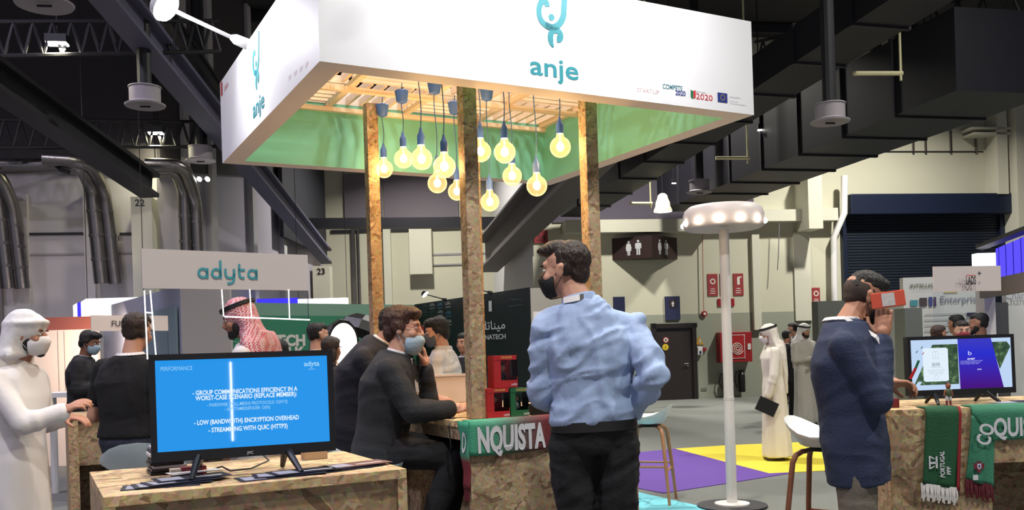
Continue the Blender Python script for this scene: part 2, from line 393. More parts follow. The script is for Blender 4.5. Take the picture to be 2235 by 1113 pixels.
# brackets holding the horizontal pipe
for i, (x, lab) in enumerate(((22, 'dark bracket on the horizontal duct, nearer the left picture edge'), (165, 'dark bracket on the horizontal duct above the middle pipe pair'))):
    m_ = MB(); a = wl(x-12, 374) - HY*1.1; b = wl(x+18, 400) - HY*1.1; m_.cyl(a, b, 0.03, n=6); m_.cyl(b, b + HX*0.12 - UP*0.03, 0.035, n=6)
    tag(m_.build('pipe_bracket', steel_dk), lab, 'bracket')
# drain pipe and white pipe on the right wall
m_ = MB(); m_.tube([wr(1826,390)-HY*.4, wr(1826,470)-HY*.4, wr(1810,520)-HY*.25, wr(1812,700)-HY*.25], 0.085, 10)
tag(m_.build('rain_pipe', white_m, smooth=0.8), 'white rain pipe with an offset beside the roller shutter', 'pipe')
m_ = MB(); m_.tube([wr(1530,505)-HY*.1, wr(1533,680)-HY*.1], 0.012, 6)
tag(m_.build('wall_cable', mat('pink_cable', S(190,140,130))), 'thin pink alarm cable running down the toilet wall', 'cable')
m_ = MB(); m_.tube([wr(1690,490)-HY*.3, wr(1688,560)-HY*.3, wr(1686,592)-HY*.3], 0.012, 6)
tag(m_.build('wall_cable', mat('grey_cable', S(120,116,120))), 'thin grey cable hanging below the white wall ledge', 'cable')
# --- roller shutter
sh = thing('roller_shutter', 'dark blue slatted roller shutter door under a box housing', 'shutter', wr(2010, 870))
sh_m = mat('shutter_blue', S(27, 34, 48), 0.5, 0.2); sh_h = mat('shutter_box_blue', S(24, 33, 56), 0.45, 0.2)
a, b = wr(1846, 640), wr(2180, 640); ztop, zbot = wr(2010, 470).z, 0.0
nsl = 62; hs = (ztop - zbot)/nsl; slat = None
for k in range(nsl):
    m_ = MB(); o0 = V((a.x, a.y, zbot + hs*k)) - HY*0.05; wv = V((b.x-a.x, b.y-a.y, 0))
    if slat is None:
        m_.prism([o0, o0 - HY*0.018 + UP*hs*0.25, o0 - HY*0.018 + UP*hs*0.75, o0 + UP*hs*0.96, o0 + HY*0.01 + UP*hs*0.96, o0 + HY*0.01], wv)
        slat = m_.build('slat', sh_m, sh)
    else:
        c_ = slat.copy(); COL.objects.link(c_); c_.location = (0, 0, hs*k)
wbox(wr, 1838, 428, 2206, 472, 0.45).build('housing', sh_h, sh, bevel=0.03)
wbox(wr, 1838, 470, 1846, 860, 0.16).build('guide_rail', sh_h, sh); wbox(wr, 2180, 470, 2190, 860, 0.16).build('guide_rail', sh_h, sh)
# --- dark door with stickers
dr = thing('toilet_door', 'dark brown door with round stickers in the cream wall', 'door', wr(1470, 872))
dr.name = 'door_1'; del dr['category']; dr['kind'] = 'structure'
dbr = mat('dark_brown_door', S(40, 33, 33), 0.4); wbox(wr, 1432, 716, 1510, 871, 0.05).build('leaf', dbr, dr)
for r_ in ((1422, 706, 1432, 872), (1510, 706, 1519, 872), (1422, 706, 1519, 716)): wbox(wr, *r_, 0.10).build('frame', mat('door_frame_dark', S(30,25,25), 0.45), dr)
hb = MB(); p = wr(1499, 793) - HY*0.06; hb.cyl(p, p - HY*0.05, 0.012, n=8); hb.cyl(p - HY*0.05, p - HY*0.05 - HX*0.10 - UP*0.01, 0.012, n=8); hb.cyl(p - UP*0.06, p - UP*0.06 - HY*0.015, 0.02, n=10)
hb.build('handle', mat('chrome', S(200,200,200), 0.25, 0.9), dr)
def disc(pf, px, py, r, th, off, m_, name, parent, N=HY, n=20):
    k = MB(); c_ = pf(px, py) - N*off; k.cyl(c_, c_ - N*th, r, n=n); return k.build(name, m_, parent)
yel = mat('sticker_yellow', S(208,180,40)); redp = mat('sticker_red', S(170,50,50)); whp = mat('sticker_white', S(222,216,206))
disc(wr, 1452, 742, 0.075, 0.004, 0.05, redp, 'round_sticker', dr); disc(wr, 1452, 742, 0.058, 0.006, 0.05, whp, 'round_sticker', dr)
k = MB(); p = wr(1452, 742) - HY*0.058; k.box(p, 0.09, 0.004, 0.016, (HX+UP).normalized(), HY, (UP-HX).normalized()); k.box(p, 0.09, 0.004, 0.016, (HX-UP).normalized(), HY, (UP+HX).normalized()); k.build('cross_mark', black_m, dr)
disc(wr, 1451, 757.5, 0.082, 0.006, 0.05, yel, 'round_sticker', dr); lettering('i', wr(1451, 761) - HY*0.058, HX, UP, 0.08, black_m, dr, align='C', bold=0.02)
# --- restroom signs
brown = mat('sign_brown', S(52, 36, 34), 0.45); pic = mat('pictogram_silver', S(205, 205, 208), 0.45)
rs = thing('restroom_sign', 'dark brown projecting restroom sign with pale man and woman figures', 'sign', wr(1408, 575))
zt, zb = wr(1408, 520).z, wr(1408, 567).z
a, b = wr(1336, 545) , wr(1478, 545); apex = (a + b)/2 - HY*0.62
k = MB(); k.prism([V((a.x,a.y,zb)), V((b.x,b.y,zb)), V((apex.x,apex.y,zb))], UP*(zt-zb)); k.build('sign_body', brown, rs)
def figure(o, right, up, h, woman, parent):
    k = MB(); n = V(right).cross(V(up)).normalized()
    P = lambda x, y: V(o) + V(right)*(x*h) + V(up)*(y*h) + n*0.004
    k.add([P(0.085*math.cos(t*math.pi/6), 0.92+0.085*math.sin(t*math.pi/6)) for t in range(12)], [tuple(range(12))])
    if woman: k.add([P(-.13,.80),P(.13,.80),P(.22,.45),P(.16,.45),P(.11,.62),P(.2,.30),P(.10,.30),P(.09,0),P(.015,0),P(.01,.3),P(-.01,.3),P(-.015,0),P(-.09,0),P(-.10,.30),P(-.2,.30),P(-.11,.62),P(-.16,.45),P(-.22,.45)], [tuple(range(17, -1, -1))])
    else: k.add([P(-.17,.80),P(.17,.80),P(.22,.72),P(.22,.42),P(.15,.42),P(.13,.66),P(.13,0),P(.02,0),P(.02,.4),P(-.02,.4),P(-.02,0),P(-.13,0),P(-.13,.66),P(-.15,.42),P(-.22,.42),P(-.22,.72)], [tuple(range(15, -1, -1))])
    return k.build('pictogram', pic, parent)
for (s0, s1, ts) in ((a, apex, (0.42, 0.66)), (apex, b, (0.30, 0.55))):
    rt = (s1 - s0); rt.z = 0; rt.normalize()
    for i, t in enumerate(ts):
        p = s0.lerp(s1, t); p.z = zb + (zt-zb)*0.16
        figure(p, rt, UP, (zt-zb)*0.68, i == 0, rs)
blu = mat('sign_blue', S(34, 38, 72), 0.5)
k = wbox(wr, 1451, 647, 1483, 698, 0.05); ts = tag(k.build('toilet_plaque', blu), 'dark blue plaque with a small figure above the brown door', 'sign')
wbox(wr, 1460, 655, 1474, 671, 0.01, back=-0.05).build('inset', brown, ts); figure(wr(1467, 670) - HY*0.062, HX, UP, 0.15, False, ts)
k = wbox(wr, 1338, 648, 1363, 690, 0.05); tag(k.build('toilet_plaque', blu), 'dark blue plaque half hidden behind the blue shirt shoulder', 'sign')
redsg = mat('fire_sign_red', S(150, 52, 54), 0.55); redcab = mat('fire_cabinet_red', S(150, 34, 40), 0.4)
for i, (x0, y0, x1, y1, lab) in enumerate(((1544, 598, 1566, 646, 'red fire alarm sign left of the white pole'), (1571, 597, 1593, 645, 'red fire sign mostly hidden behind the white pole'), (1600, 597, 1622, 645, 'red fire extinguisher sign right of the white pole'), (1772, 628, 1789, 665, 'small red fire sign beside the navy jacket shoulder'))):
    o = tag(wbox(wr, x0, y0, x1, y1, 0.02).build('fire_sign', redsg), lab, 'sign')
    p = wr((x0+x1)/2, y0 + (y1-y0)*0.34) - HY*0.022; k = MB()
    if i == 2: k.box(p, 0.07, 0.003, 0.19, HX, HY, UP); k.box(p + UP*0.10 + HX*0.04, 0.10, 0.003, 0.03, HX, HY, UP)
    else:
        for t in range(12): k.box(p + HX*(0.06*math.cos(t*math.pi/6)) + UP*(0.06*math.sin(t*math.pi/6)), 0.03, 0.003, 0.03, HX, HY, UP)
    k.build('symbol', whp, o); k = MB()
    for r_ in range(3): k.box(wr((x0+x1)/2, y0 + (y1-y0)*(0.68+0.1*r_)) - HY*0.022, 0.14-0.03*(r_ == 0), 0.003, 0.018, HX, HY, UP)
    k.build('print_line', whp, o)
tag(wbox(wr, 1566, 652, 1602, 668, 0.03).build('call_point_sign', redcab), 'small dark red plate under the fire signs', 'sign')
b_ = thing('alarm_bell', 'round red fire alarm bell on the cream wall', 'alarm', wr(1535, 690)); disc(wr, 1536, 685, 0.075, 0.06, 0, redcab, 'dome', b_); disc(wr, 1536, 685, 0.035, 0.08, 0, whp, 'hub', b_)
fc = thing('fire_hose_cabinet', 'red wall cabinet with a white hose spiral behind the white pole', 'cabinet', wr(1597, 790))
wbox(wr, 1563, 725, 1632, 790, 0.28).build('body', redcab, fc, bevel=0.01); wbox(wr, 1577, 731, 1616, 782, 0.01, back=-0.28).build('door', mat('fire_door_red', S(166,36,42), 0.4), fc)
k = MB(); c_ = wr(1600, 760) - HY*0.295
k.tube([c_ + (HX*math.cos(t*0.45) + UP*math.sin(t*0.45))*(0.02 + 0.0036*t) for t in range(42)], 0.012, 5); k.build('hose_spiral', whp, fc)
for r_ in ((1577, 731, 1616, 732.2), (1577, 781, 1616, 782), (1577, 731, 1578, 782), (1615, 731, 1616, 782)): wbox(wr, *r_, 0.006, back=-0.29).build('door_line', whp, fc)
wbox(wr, 1622, 750, 1629, 763, 0.015, back=-0.28).build('latch', offwhite, fc)
def extinguisher(px, py0, py1, m_, label):
    t = thing('fire_extinguisher', label, 'extinguisher', wr(px, py1)); p0 = wr(px, py1) - HY*0.12; p1 = wr(px, py0) - HY*0.12; h = (p1-p0).length
    k = MB(); k.lathe([(0.075,0),(0.085,0.02),(0.085,h*0.75),(0.06,h*0.84),(0.03,h*0.88),(0.03,h*0.92)], p0, n=14); k.build('cylinder', m_, t, smooth=0.8)
    k = MB(); k.box(p0 + UP*h*0.95, 0.14, 0.04, 0.03, HX, HY, UP); k.build('lever', black_m, t)
    k = MB(); k.tube([p0 + UP*h*0.92, p0 + UP*h*0.9 - HX*0.15, p0 + UP*h*0.5 - HX*0.19, p0 + UP*h*0.2 - HX*0.13], 0.016, 6); k.build('hose', black_m, t)
extinguisher(1582, 812, 855, redcab, 'red fire extinguisher half hidden behind the white pole')
extinguisher(1616, 806, 855, black_m, 'black fire extinguisher standing right of the white pole')
k = MB(); p = [wr(1516, 752), wr(1535, 752), wr(1525.5, 734)]; k.prism([q - HY*0.01 for q in p], -HY*0.015); tri = tag(k.build('warning_triangle', mat('warning_orange', S(200,150,40))), 'orange warning triangle beside the brown door', 'sign')
figure(wr(1527, 750) - HY*0.03, HX, UP, 0.12, False, tri)
k = wbox(wr, 1520, 757, 1531, 775, 0.10); sd = tag(k.build('soap_dispenser', white_m, bevel=0.02), 'white dispenser on the wall under the warning triangle', 'dispenser'); wbox(wr, 1524, 766, 1528, 772, 0.01, back=-0.10).build('window', blu, sd)
tag(wbox(wr, 1533, 759, 1540, 766, 0.06).build('call_point', redcab), 'tiny red call point beside the white dispenser', 'alarm')
k = wbox(wr, 1530, 846, 1542, 852, 0.02); tag(k.build('wall_socket', mat('socket_grey', S(120,118,112))), 'pale double wall socket low beside the brown door', 'socket')
# pale green-grey partitions behind the far visitors
tag(wbox(wr, 1656, 672, 1724, 880, 0.3, back=-3).build('partition', mat('partition_green_grey', S(120,124,118), 0.7)), 'grey green partition panel behind the far visitors', 'partition')
tag(wbox(wr, 1724, 672, 1850, 880, 0.25, back=-3.4).build('partition', mat('partition_white', S(188,188,180), 0.7)), 'white partition panel left of the navy jacket', 'partition')
tag(wbox(wr, 1692, 664, 1719, 676, 0.15, back=-3.6).build('small_screen', black_m), 'small black screen on top of the grey green partition', 'screen')
# --- roof: sloping beams, trusses, ducts
def ibeam(name, label, a, b, wd, ht, m_=None, cat='beam'):
    d_ = (b-a).normalized(); sd_ = d_.cross(UP).normalized(); up_ = sd_.cross(d_)
    t = thing(name, label, cat, a); L_ = b-a; m_ = m_ or steel_md
    k = MB(); k.obox(a - sd_*0.03 - up_*ht/2, L_, sd_*0.06, up_*ht); k.build('web', m_, t)
    for s_ in (-1, 1):
        k = MB(); k.obox(a - sd_*wd/2 + up_*(s_*ht/2 - 0.03), L_, sd_*wd, up_*0.06); k.build('flange', m_, t)
    return t
ibeam('roof_beam', 'sloping dark beam ending on the column numbered 22', at(-60, 135, 10.0), at(328, 406, 14.2), 0.30, 0.32, steel_dk)
ibeam('roof_beam', 'wide sloping grey beam running down to the column numbered 23', at(205, -60, 10.0), at(712, 560, 25.5), 0.30, 0.36, mat('violet_grey_beam', S(92,90,112), 0.6))
ibeam('roof_beam', 'sloping beam coming down towards the red plate numbered 24', at(1420, 180, 13.5), at(1062, 560, 26.0), 0.6, 0.85, mat('grey_beam', S(104,98,98), 0.6))
ibeam('roof_beam', 'thin upper beam left of the arm spotlight', at(300, -60, 12), at(520, 260, 17), 0.12, 0.22, steel_dk)
k = MB(); a_, b_ = at(655, 487, 25), at(1100, 484, 25); k.obox(a_ - UP*0.14, b_-a_, V((0,0.3,0)), UP*0.28); tag(k.build('tie_beam', steel_dk), 'dark horizontal tie beam behind the hanging bulbs', 'beam')
ts_ = [i/400 for i in range(401) if (L1 + dl*(i/400)).x/(L1 + dl*(i/400)).y*F + CX > 604]
k = MB(); a_ = L1 + dl*ts_[0]; k.obox(V((a_.x + 0.16, a_.y, 4.4)), dl*(0.95-ts_[0]), V((0.1,0,0)), UP*5.5); tag(k.build('dark_shaft', mat('dark_shaft_paint', S(40,40,48), 0.7)), 'dark vertical shaft panel behind the wide sloping beam', 'panel')
def truss(label, a, b, h, bays, m_=None, r=0.022):
    m_ = m_ or mat('truss_black', S(30,29,33), 0.6); t = thing('roof_truss', label, 'truss', a); d_ = b-a
    for z in (0, h):
        k = MB(); k.cyl(a + UP*z, b + UP*z, r*1.3, n=6); k.build('chord', m_, t)
    for i in range(bays):
        p, q = a + d_*(i/bays), a + d_*((i+1)/bays); mid = (p+q)/2 + UP*h
        k = MB(); k.cyl(p, mid, r, n=5); k.cyl(mid, q, r, n=5); k.build('brace', m_, t)
truss('long dark roof truss above the left wall pipes', at(-80, 322, 13.5), at(500, 320, 15.5), 0.42, 18)
truss('dark roof truss at the upper left, nearer the camera', at(-80, 124, 11), at(480, 112, 12.5), 0.42, 14)
truss('dark roof truss high on the right', at(1650, 150, 17), at(2300, 40, 12), 0.5, 14)
truss('dark roof truss above the white lamp pole', at(1320, 330, 20), at(1700, 250, 18), 0.5, 10)
# purlins under the roof deck
for i in range(9):
    k = MB(); p = V((-14, 4 + 2.6*i, ZC - 0.25)); k.obox(p, HX*34, HY*0.12, UP*0.22); o = k.build('roof_purlin', steel_dk); o['kind'] = 'structure'
# ducts, right: long rectangular ducts parallel to the hall axis
def duct(label, a, b, wd, ht, m_, seams=0):
    t = thing('air_duct', label, 'duct', a); d_ = b-a; n_ = d_.normalized(); s_ = n_.cross(UP).normalized()
    k = MB(); k.obox(a, d_, s_*wd, UP*ht); k.build('casing', m_, t)
    for i in range(1, seams):
        p = a + d_*(i/seams); k = MB(); k.obox(p - s_*0.03 - UP*0.03 - n_*0.03, n_*0.06, s_*(wd+0.06), UP*(ht+0.06)); k.build('flange', steel_dk, t)
    return t
duct('long black rectangular duct with violet underside above the roller shutter', at(1560, 462, 22.5), at(2300, 205, 12.2), 1.5, 1.1, mat('duct_black', S(24,23,32), 0.5, 0.1, var=0.2), 8)
duct('broad dark duct with stepped panels behind the canopy corner', at(1290, 474, 22.5), at(2150, -40, 10.2), 0.8, 0.5, mat('duct_violet_grey', S(36,34,41), 0.6, 0.1, var=0.15), 10)
duct('dark duct above the canopy at the top edge', at(1330, 30, 15), at(1560, -80, 12), 1.2, 0.8, mat('duct_grey', S(78,74,76), 0.6), 4)
duct('small black duct behind the drum diffuser on the right', at(1650, 330, 19), at(1750, 300, 18), 0.8, 0.5, black_duct, 3)
# round diffuser drums
def diffuser(px, py, wpx, d, label, m_=None, drum=0.62):
    c_ = at(px, py, d); R = wpx/2/F*d; t = thing('ceiling_diffuser', label, 'diffuser', c_, 'round ceiling diffusers')
    m_ = m_ or mat('diffuser_grey', S(150,144,150), 0.6)
    k = MB(); k.lathe([(R*0.2,0.03),(R*0.97,0.0),(R,0.02),(R*0.78,R*0.16),(R*0.76,R*0.2)], c_, n=28); k.build('flared_ring', m_, t, smooth=0.6)
    k = MB(); k.lathe([(R*0.76,R*0.18),(R*0.76,R*drum+R*0.3),(R*0.80,R*drum+R*0.3),(R*0.80,R*drum+R*0.36),(R*0.5,R*drum+R*0.36)], c_, n=28); k.build('drum', m_, t, smooth=0.6)
    k = MB(); k.cyl(c_ + UP*R*0.8, V((c_.x, c_.y, ZC)), R*0.35, n=12); k.build('riser', black_duct, t)
    k = MB(); k.box(c_ - UP*0.005, R*0.5, 0.02, 0.02, HX, HY, UP); k.build('vane', steel_dk, t)
diffuser(317, 232, 86, 11.5, 'round ceiling diffuser drum left of the canopy')
diffuser(438, 352, 65, 15.0, 'violet lit ceiling diffuser drum at the canopy lower left corner')
diffuser(97, 12, 122, 9.5, 'round ceiling diffuser cut by the top edge at upper left')
diffuser(1812, 268, 84, 10.6, 'round ceiling diffuser drum above the roller shutter')
diffuser(1527, 421, 56, 19.0, 'round ceiling diffuser drum above the white lamp pole')
# high bay lamps
lampm = emit('lamp_face', (1, 0.97, 0.90), 14.0)
def high_bay(c_, label, s=0.45, group='roof lamps'):
    t = thing('high_bay_lamp', label, 'lamp', c_, group)
    k = MB(); k.box(c_ + UP*0.06, s, s*0.6, 0.1, HX, HY, UP); k.build('housing', black_duct, t)
    k = MB(); k.box(c_, s*0.92, s*0.54, 0.02, HX, HY, UP); k.build('lamp_face', lampm, t)
    k = MB(); k.cyl(c_ + UP*0.1, V((c_.x, c_.y, ZC)), 0.012, n=5); k.build('hanger', steel_dk, t)
    return t
high_bay(at(340, 291, 14.93), 'bright roof lamp above the lit truss, left of the canopy', 0.24)
high_bay(at(125, 96, 11.52), 'bright roof lamp at the upper left', 0.26)
for x, y, d_, lab in ((2023, 55, 13, 'small bright roof lamp at the upper right'), (1659, 284, 17, 'small bright roof lamp right of the canopy corner'), (1471, 400, 20, 'small bright roof lamp left of the white lamp disc')):
    high_bay(at(x, y, d_), lab, 0.09)
for i, (x, y, z, wt) in enumerate(ADDED_BAYS):
    high_bay(V((x, y, z)), 'added square high bay lamp out of view, lighting the hall', 0.5, 'added high bay lamps out of view')
    area_light('added_bay_light', (x, y, z-0.03), (x, y, 0), 0.45, wt, (0.86, 0.79, 1.0) if x < -3 else (1.0, 0.97, 0.88), spread=2.4)
for (x, y, d_, wt, col) in ((340, 293, 14.93, 34, (1, 0.95, 0.6)), (125, 99, 11.52, 44, (1, 0.95, 0.65))):
    p = at(x, y, d_); area_light('roof_lamp_light', (p.x, p.y, p.z-0.04), (p.x, p.y, 0), 0.2, wt, col)
# yellow lit conduits and bell lamp
cream = mat('cream_conduit', S(226,220,176), 0.5, em=S(226,220,160), es=0.0)
for pts, lab in ((((1862,160,12.4),(1970,160,12.4)), 'cream conduit bar hanging from the roof at upper right'), (((1562,345,17),(1636,345,17)), 'cream conduit bar hanging right of the canopy corner'), (((1375,444,20),(1424,444,20)), 'cream conduit bar beside the bell shaped lamp')):
    t = thing('conduit_bar', lab, 'conduit', at(*pts[0])); k = MB(); k.cyl(at(*pts[0]), at(*pts[1]), 0.032, n=8); k.build('bar', cream, t)
    p = at(pts[1][0]-4, pts[1][1], pts[1][2]); k = MB(); k.cyl(p - UP*0.1, V((p.x,p.y,ZC)), 0.018, n=6); k.build('hanger', cream, t)
c_ = at(1447, 462, 20); t = thing('bell_lamp', 'lit bell shaped roof lamp above the restroom sign', 'lamp', c_); R = 0.2
k = MB(); k.lathe([(R,0),(R*1.02,0.03),(R*0.8,0.12),(R*0.78,0.2),(R*0.6,0.28),(R*0.5,0.36),(0.05,0.4)], c_, n=20, cap=False); k.build('shade', mat('bell_cream', S(230,226,190), 0.5, em=(1,0.95,0.6), es=0.7), t, smooth=0.8)
k = MB(); k.cyl(c_ + UP*0.02, c_ + UP*0.06, R*0.85, n=16); k.build('lamp_face', lampm, t); k = MB(); k.cyl(c_+UP*0.4, V((c_.x,c_.y,ZC)), 0.012, n=5); k.build('hanger', steel_dk, t)
# twin spot on the left wall
c_ = wl(457, 404) - HY*0.5; t = thing('twin_spot', 'pair of small bright emergency spots on the left wall', 'lamp', c_); k = MB(); k.box(c_ + UP*0.03, 0.09, 0.06, 0.08, HX, HY, UP); k.build('battery_box', black_m, t)
for s_ in (-1, 1):
    k = MB(); k.cyl(c_ + HX*0.065*s_, c_ + HX*0.065*s_ - HY*0.08, 0.035, n=12); k.build('spot_head', lampm, t)
# floor inlays
def inlay(pts, m_, label):
    k = MB(); k.prism([onz(x, y, 0.001) for x, y in pts], UP*0.006); tag(k.build('carpet_inlay', m_), label, 'carpet')
inlay([(1340,993),(1383,989),(1473,980),(1679,1034),(1733,1032),(1609,1052),(1449,1077),(1375,1063),(1340,1066)], mat('carpet_purple', S(98,66,150), 0.95, bump=0.3, bscale=300), 'purple floor carpet shape behind the middle stool')
inlay([(1473,980),(1593,972),(1739,966),(1830,962),(1900,1022),(1794,1028),(1679,1034)], mat('carpet_yellow', S(222,204,66), 0.95, bump=0.3, bscale=300), 'yellow floor carpet shape under the far visitor in white')
inlay([(1340,1070),(1375,1071),(1547,1110),(1640,1140),(1440,1160),(1300,1130)], mat('carpet_cyan', S(120,205,220), 0.95, bump=0.3, bscale=300), 'light blue floor carpet shape under the middle stool')
# ================================================================== the booth
ZB, ZTOP, TH = 2.73, 3.266, 0.12
SC = 1.3
A = V((-0.6246, 3.0889, 0))*SC; CW, CD = 1.9503*SC, 1.781*SC
def cp(a, b, z): return A + E1*a + E2*b + UP*z       # canopy coordinates
fascia_w = mat('fascia_white', S(236, 236, 240), 0.55); mint = mat('mint_green_paint', S(122, 196, 176), 0.6); rimm = mat('rim_white', S(224, 214, 208), 0.6)
teal = mat('logo_teal', S(34, 140, 152), 0.5)
can = thing('booth_canopy', 'white square booth canopy with mint inside and a teal logo', 'canopy', cp(CW/2, CD/2, ZB))
def fascia(o, along, inward, L_, name):
    k = MB(); o = V(o); a = along*L_; i = inward*TH; h = UP*(ZTOP-ZB)
    c0, c1, c2, c3 = o, o+a, o+a - along*TH + i, o + along*TH + i     # mitred plan
    k.add([c0,c1,c2,c3,c0+h,c1+h,c2+h,c3+h], [(0,1,5,4)], 0); b = len(k.v)
    k.f += [[2,3,7,6]]; k.m += [1]; k.f += [[3,2,1,0],[4,5,6,7],[1,2,6,5],[3,0,4,7]]; k.m += [2,2,2,2]
    return k.build(name, [fascia_w, mint, rimm], can)
front = fascia(cp(0,0,ZB), E1, E2, CW, 'fascia_board')
left_f = fascia(cp(0,CD,ZB), -E2, E1, CD, 'fascia_board')
right_f = fascia(cp(CW,0,ZB), E2, -E1, CD, 'fascia_board')
back_f = fascia(cp(CW,CD,ZB), -E1, -E2, CW, 'fascia_board')
for o_, al, inw, L_ in ((cp(TH,TH,3.17), E1, E2, CW-2*TH), (cp(TH,CD-TH,3.17), -E2, E1, CD-2*TH), (cp(CW-TH,TH,3.17), E2, -E1, CD-2*TH), (cp(CW-TH,CD-TH,3.17), -E1, -E2, CW-2*TH)):
    k = MB(); k.obox(o_, al*L_, inw*0.003, UP*(ZTOP-3.17)); k.build('inner_lining', rimm, can)
# slatted ceiling, basket pattern
pine = mat('pale_pine', S(240, 216, 188), 0.6, var=0.12, vscale=6, stretch=(1, 8, 8))
ZS = 3.17
slat_l = {}
NP = 4
pw, pd = (CW-2*TH)/NP, (CD-2*TH)/NP
for i in range(NP):
    for j in range(NP):
        a0, b0 = TH + i*pw, TH + j*pd; ns = 6
        for s_ in range(ns):
            vert = (i + j) % 2 == 0
            if vert: o = cp(a0 + pw*(s_+0.5)/ns - 0.012, b0, ZS); key = 'v'
            else: o = cp(a0, b0 + pd*(s_+0.5)/ns - 0.012, ZS); key = 'h'
            if key not in slat_l:
                k = MB()
                if vert: k.obox(o, E1*0.024, E2*pd, UP*0.05)
                else: k.obox(o, E1*pw, E2*0.024, UP*0.05)
                s0 = k.build('ceiling_slat', pine, can); slat_l[key] = (s0, o)
            else:
                s0, oo = slat_l[key]; c_ = s0.copy(); COL.objects.link(c_); c_.location = o - oo
for i in range(NP+1):
    k = MB(); k.obox(cp(TH + i*pw - 0.02*(i > 0) - 0.02*(i == NP), TH, ZS-0.03), E1*0.04, E2*(CD-2*TH), UP*0.03); k.build('ceiling_batten', pine, can)
for j in range(NP+1):
    k = MB(); k.obox(cp(TH, TH + j*pd - 0.02*(j > 0) - 0.02*(j == NP), ZS-0.06), E1*(CW-2*TH), E2*0.04, UP*0.03); k.build('ceiling_batten', pine, can)
# logo on the fascia: figure emblem + lettering
def ribbon(pts, wid, O, rt, up, m_, parent, name='emblem', out=0.003):
    n = rt.cross(up); vs = []; 
    for i, (x, y) in enumerate(pts):
        x0, y0 = pts[max(0,i-1)]; x1, y1 = pts[min(len(pts)-1,i+1)]
        tx, ty = x1-x0, y1-y0; l = math.hypot(tx, ty) or 1; w_ = (wid[i] if isinstance(wid, list) else wid)/2
        nx, ny = -ty/l*w_, tx/l*w_
        for s_ in (-1, 1): vs.append(V(O) + rt*(x+s_*nx) + up*(y+s_*ny) + n*out)
    k = MB(); k.add(vs, [(2*i, 2*i+2, 2*i+3, 2*i+1) for i in range(len(pts)-1)]); return k.build(name, m_, parent)
def smooth_path(pts, n=8):
    out = []
    for i in range(len(pts)-1):
        p0, p1, p2, p3 = pts[max(0,i-1)], pts[i], pts[i+1], pts[min(len(pts)-1,i+2)]
        for k in range(n):
            t = k/n; out.append(tuple(0.5*((2*p1[c]) + (-p0[c]+p2[c])*t + (2*p0[c]-5*p1[c]+4*p2[c]-p3[c])*t*t + (-p0[c]+3*p1[c]-3*p2[c]+p3[c])*t**3) for c in (0,1)))
    out.append(pts[-1]); return out
def emblem(O, rt, up, s, parent):     # O = centre bottom tip, s = overall height
    R = lambda pts, w_: ribbon([(x*s, y*s) for x, y in smooth_path(pts)], w_, O, rt, up, teal, parent)
    R([(-.02,.0),(-.055,.07),(-.06,.16),(-.02,.235),(.06,.245),(.105,.19),(.09,.13),(.04,.125)], [s*0.02 + s*0.066*min(1, i/10) for i in range(57)])
    R([(-.10,.56),(-.115,.62),(-.19,.61),(-.235,.50),(-.22,.38),(-.14,.30),(-.02,.27)], s*0.082)
    R([(-.14,.30),(-.02,.28),(.08,.335),(.155,.45),(.175,.60),(.20,.86)], s*0.092)
    k = MB(); n = rt.cross(up); k.add([V(O) + rt*(s*(-.035+.048*math.cos(t*math.pi/8))) + up*(s*(.42+.048*math.sin(t*math.pi/8))) + n*0.003 for t in range(16)], [tuple(range(16))]); k.build('emblem', teal, parent)
FR = lambda px, py: onplane(px, py, A, E2)       # on the front fascia
FL = lambda px, py: onplane(px, py, A, E1)       # on the left fascia
emblem(FR(1210, 104), E1, UP, 0.36, can)
w_anje = (FR(1262,165) - FR(1157,160)).length
lettering('anje', FR(1157, 161), E1, UP, 0.095, teal, can, width=w_anje, bold=0.014)
hL = FL(560, 215); emblem(FL(562, 196), -E2, UP, 0.36, can)
lettering('anje', FL(553, 259), -E2, UP, 0.095, teal, can, width=w_anje, bold=0.014)
redl = mat('logo_red', S(205, 50, 60)); greyp = mat('print_grey', S(150, 155, 165)); navy = mat('flag_blue', S(30, 50, 130)); greenl = mat('logo_green', S(30,110,70)); tealp = mat('print_teal', S(70,130,140)); pinkp = mat('print_pink', S(214,190,190))
h_ = 0.016
lettering('COMPETE', FR(1446, 193), E1, UP, 0.026, tealp, can, width=(FR(1489,198)-FR(1446,193)).length, bold=0.01)
lettering('2020', FR(1474, 207), E1, UP, 0.026, navy, can, width=(FR(1496,208)-FR(1474,206)).length, bold=0.02)
lettering('STARTUP', FR(1390, 200), E1, UP, 0.022, pinkp, can, width=(FR(1438,205)-FR(1390,200)).length)
lettering('PORTUGAL', FR(1519, 202), E1, UP, 0.009, greyp, can, width=(FR(1540,204)-FR(1519,202)).length)
lettering('2020', FR(1519, 216), E1, UP, 0.032, redl, can, width=(FR(1555,220)-FR(1519,216)).length, bold=0.0)
k = MB(); o = FR(1507, 212) - E2*0.003; k.add([o, o+E1*0.018-UP*0.008, o+E1*0.018+UP*0.035, o+UP*0.04], [(0,1,2,3)]); k.build('emblem', greenl, can)
k = MB(); o = o + E1*0.019 - UP*0.004; k.add([o-UP*0.002, o+E1*0.016+UP*0.006, o+E1*0.016+UP*0.045, o+UP*0.04], [(0,1,2,3)]); k.build('emblem', redl, can)
k = MB(); o = FR(1566, 222) - E2*0.003; k.add([o, o+E1*0.070, o+E1*0.070+UP*0.052, o+UP*0.052], [(0,1,2,3)]); k.build('flag_print', navy, can)
k = MB(); c_ = o + E1*0.035 + UP*0.026 - E2*0.002
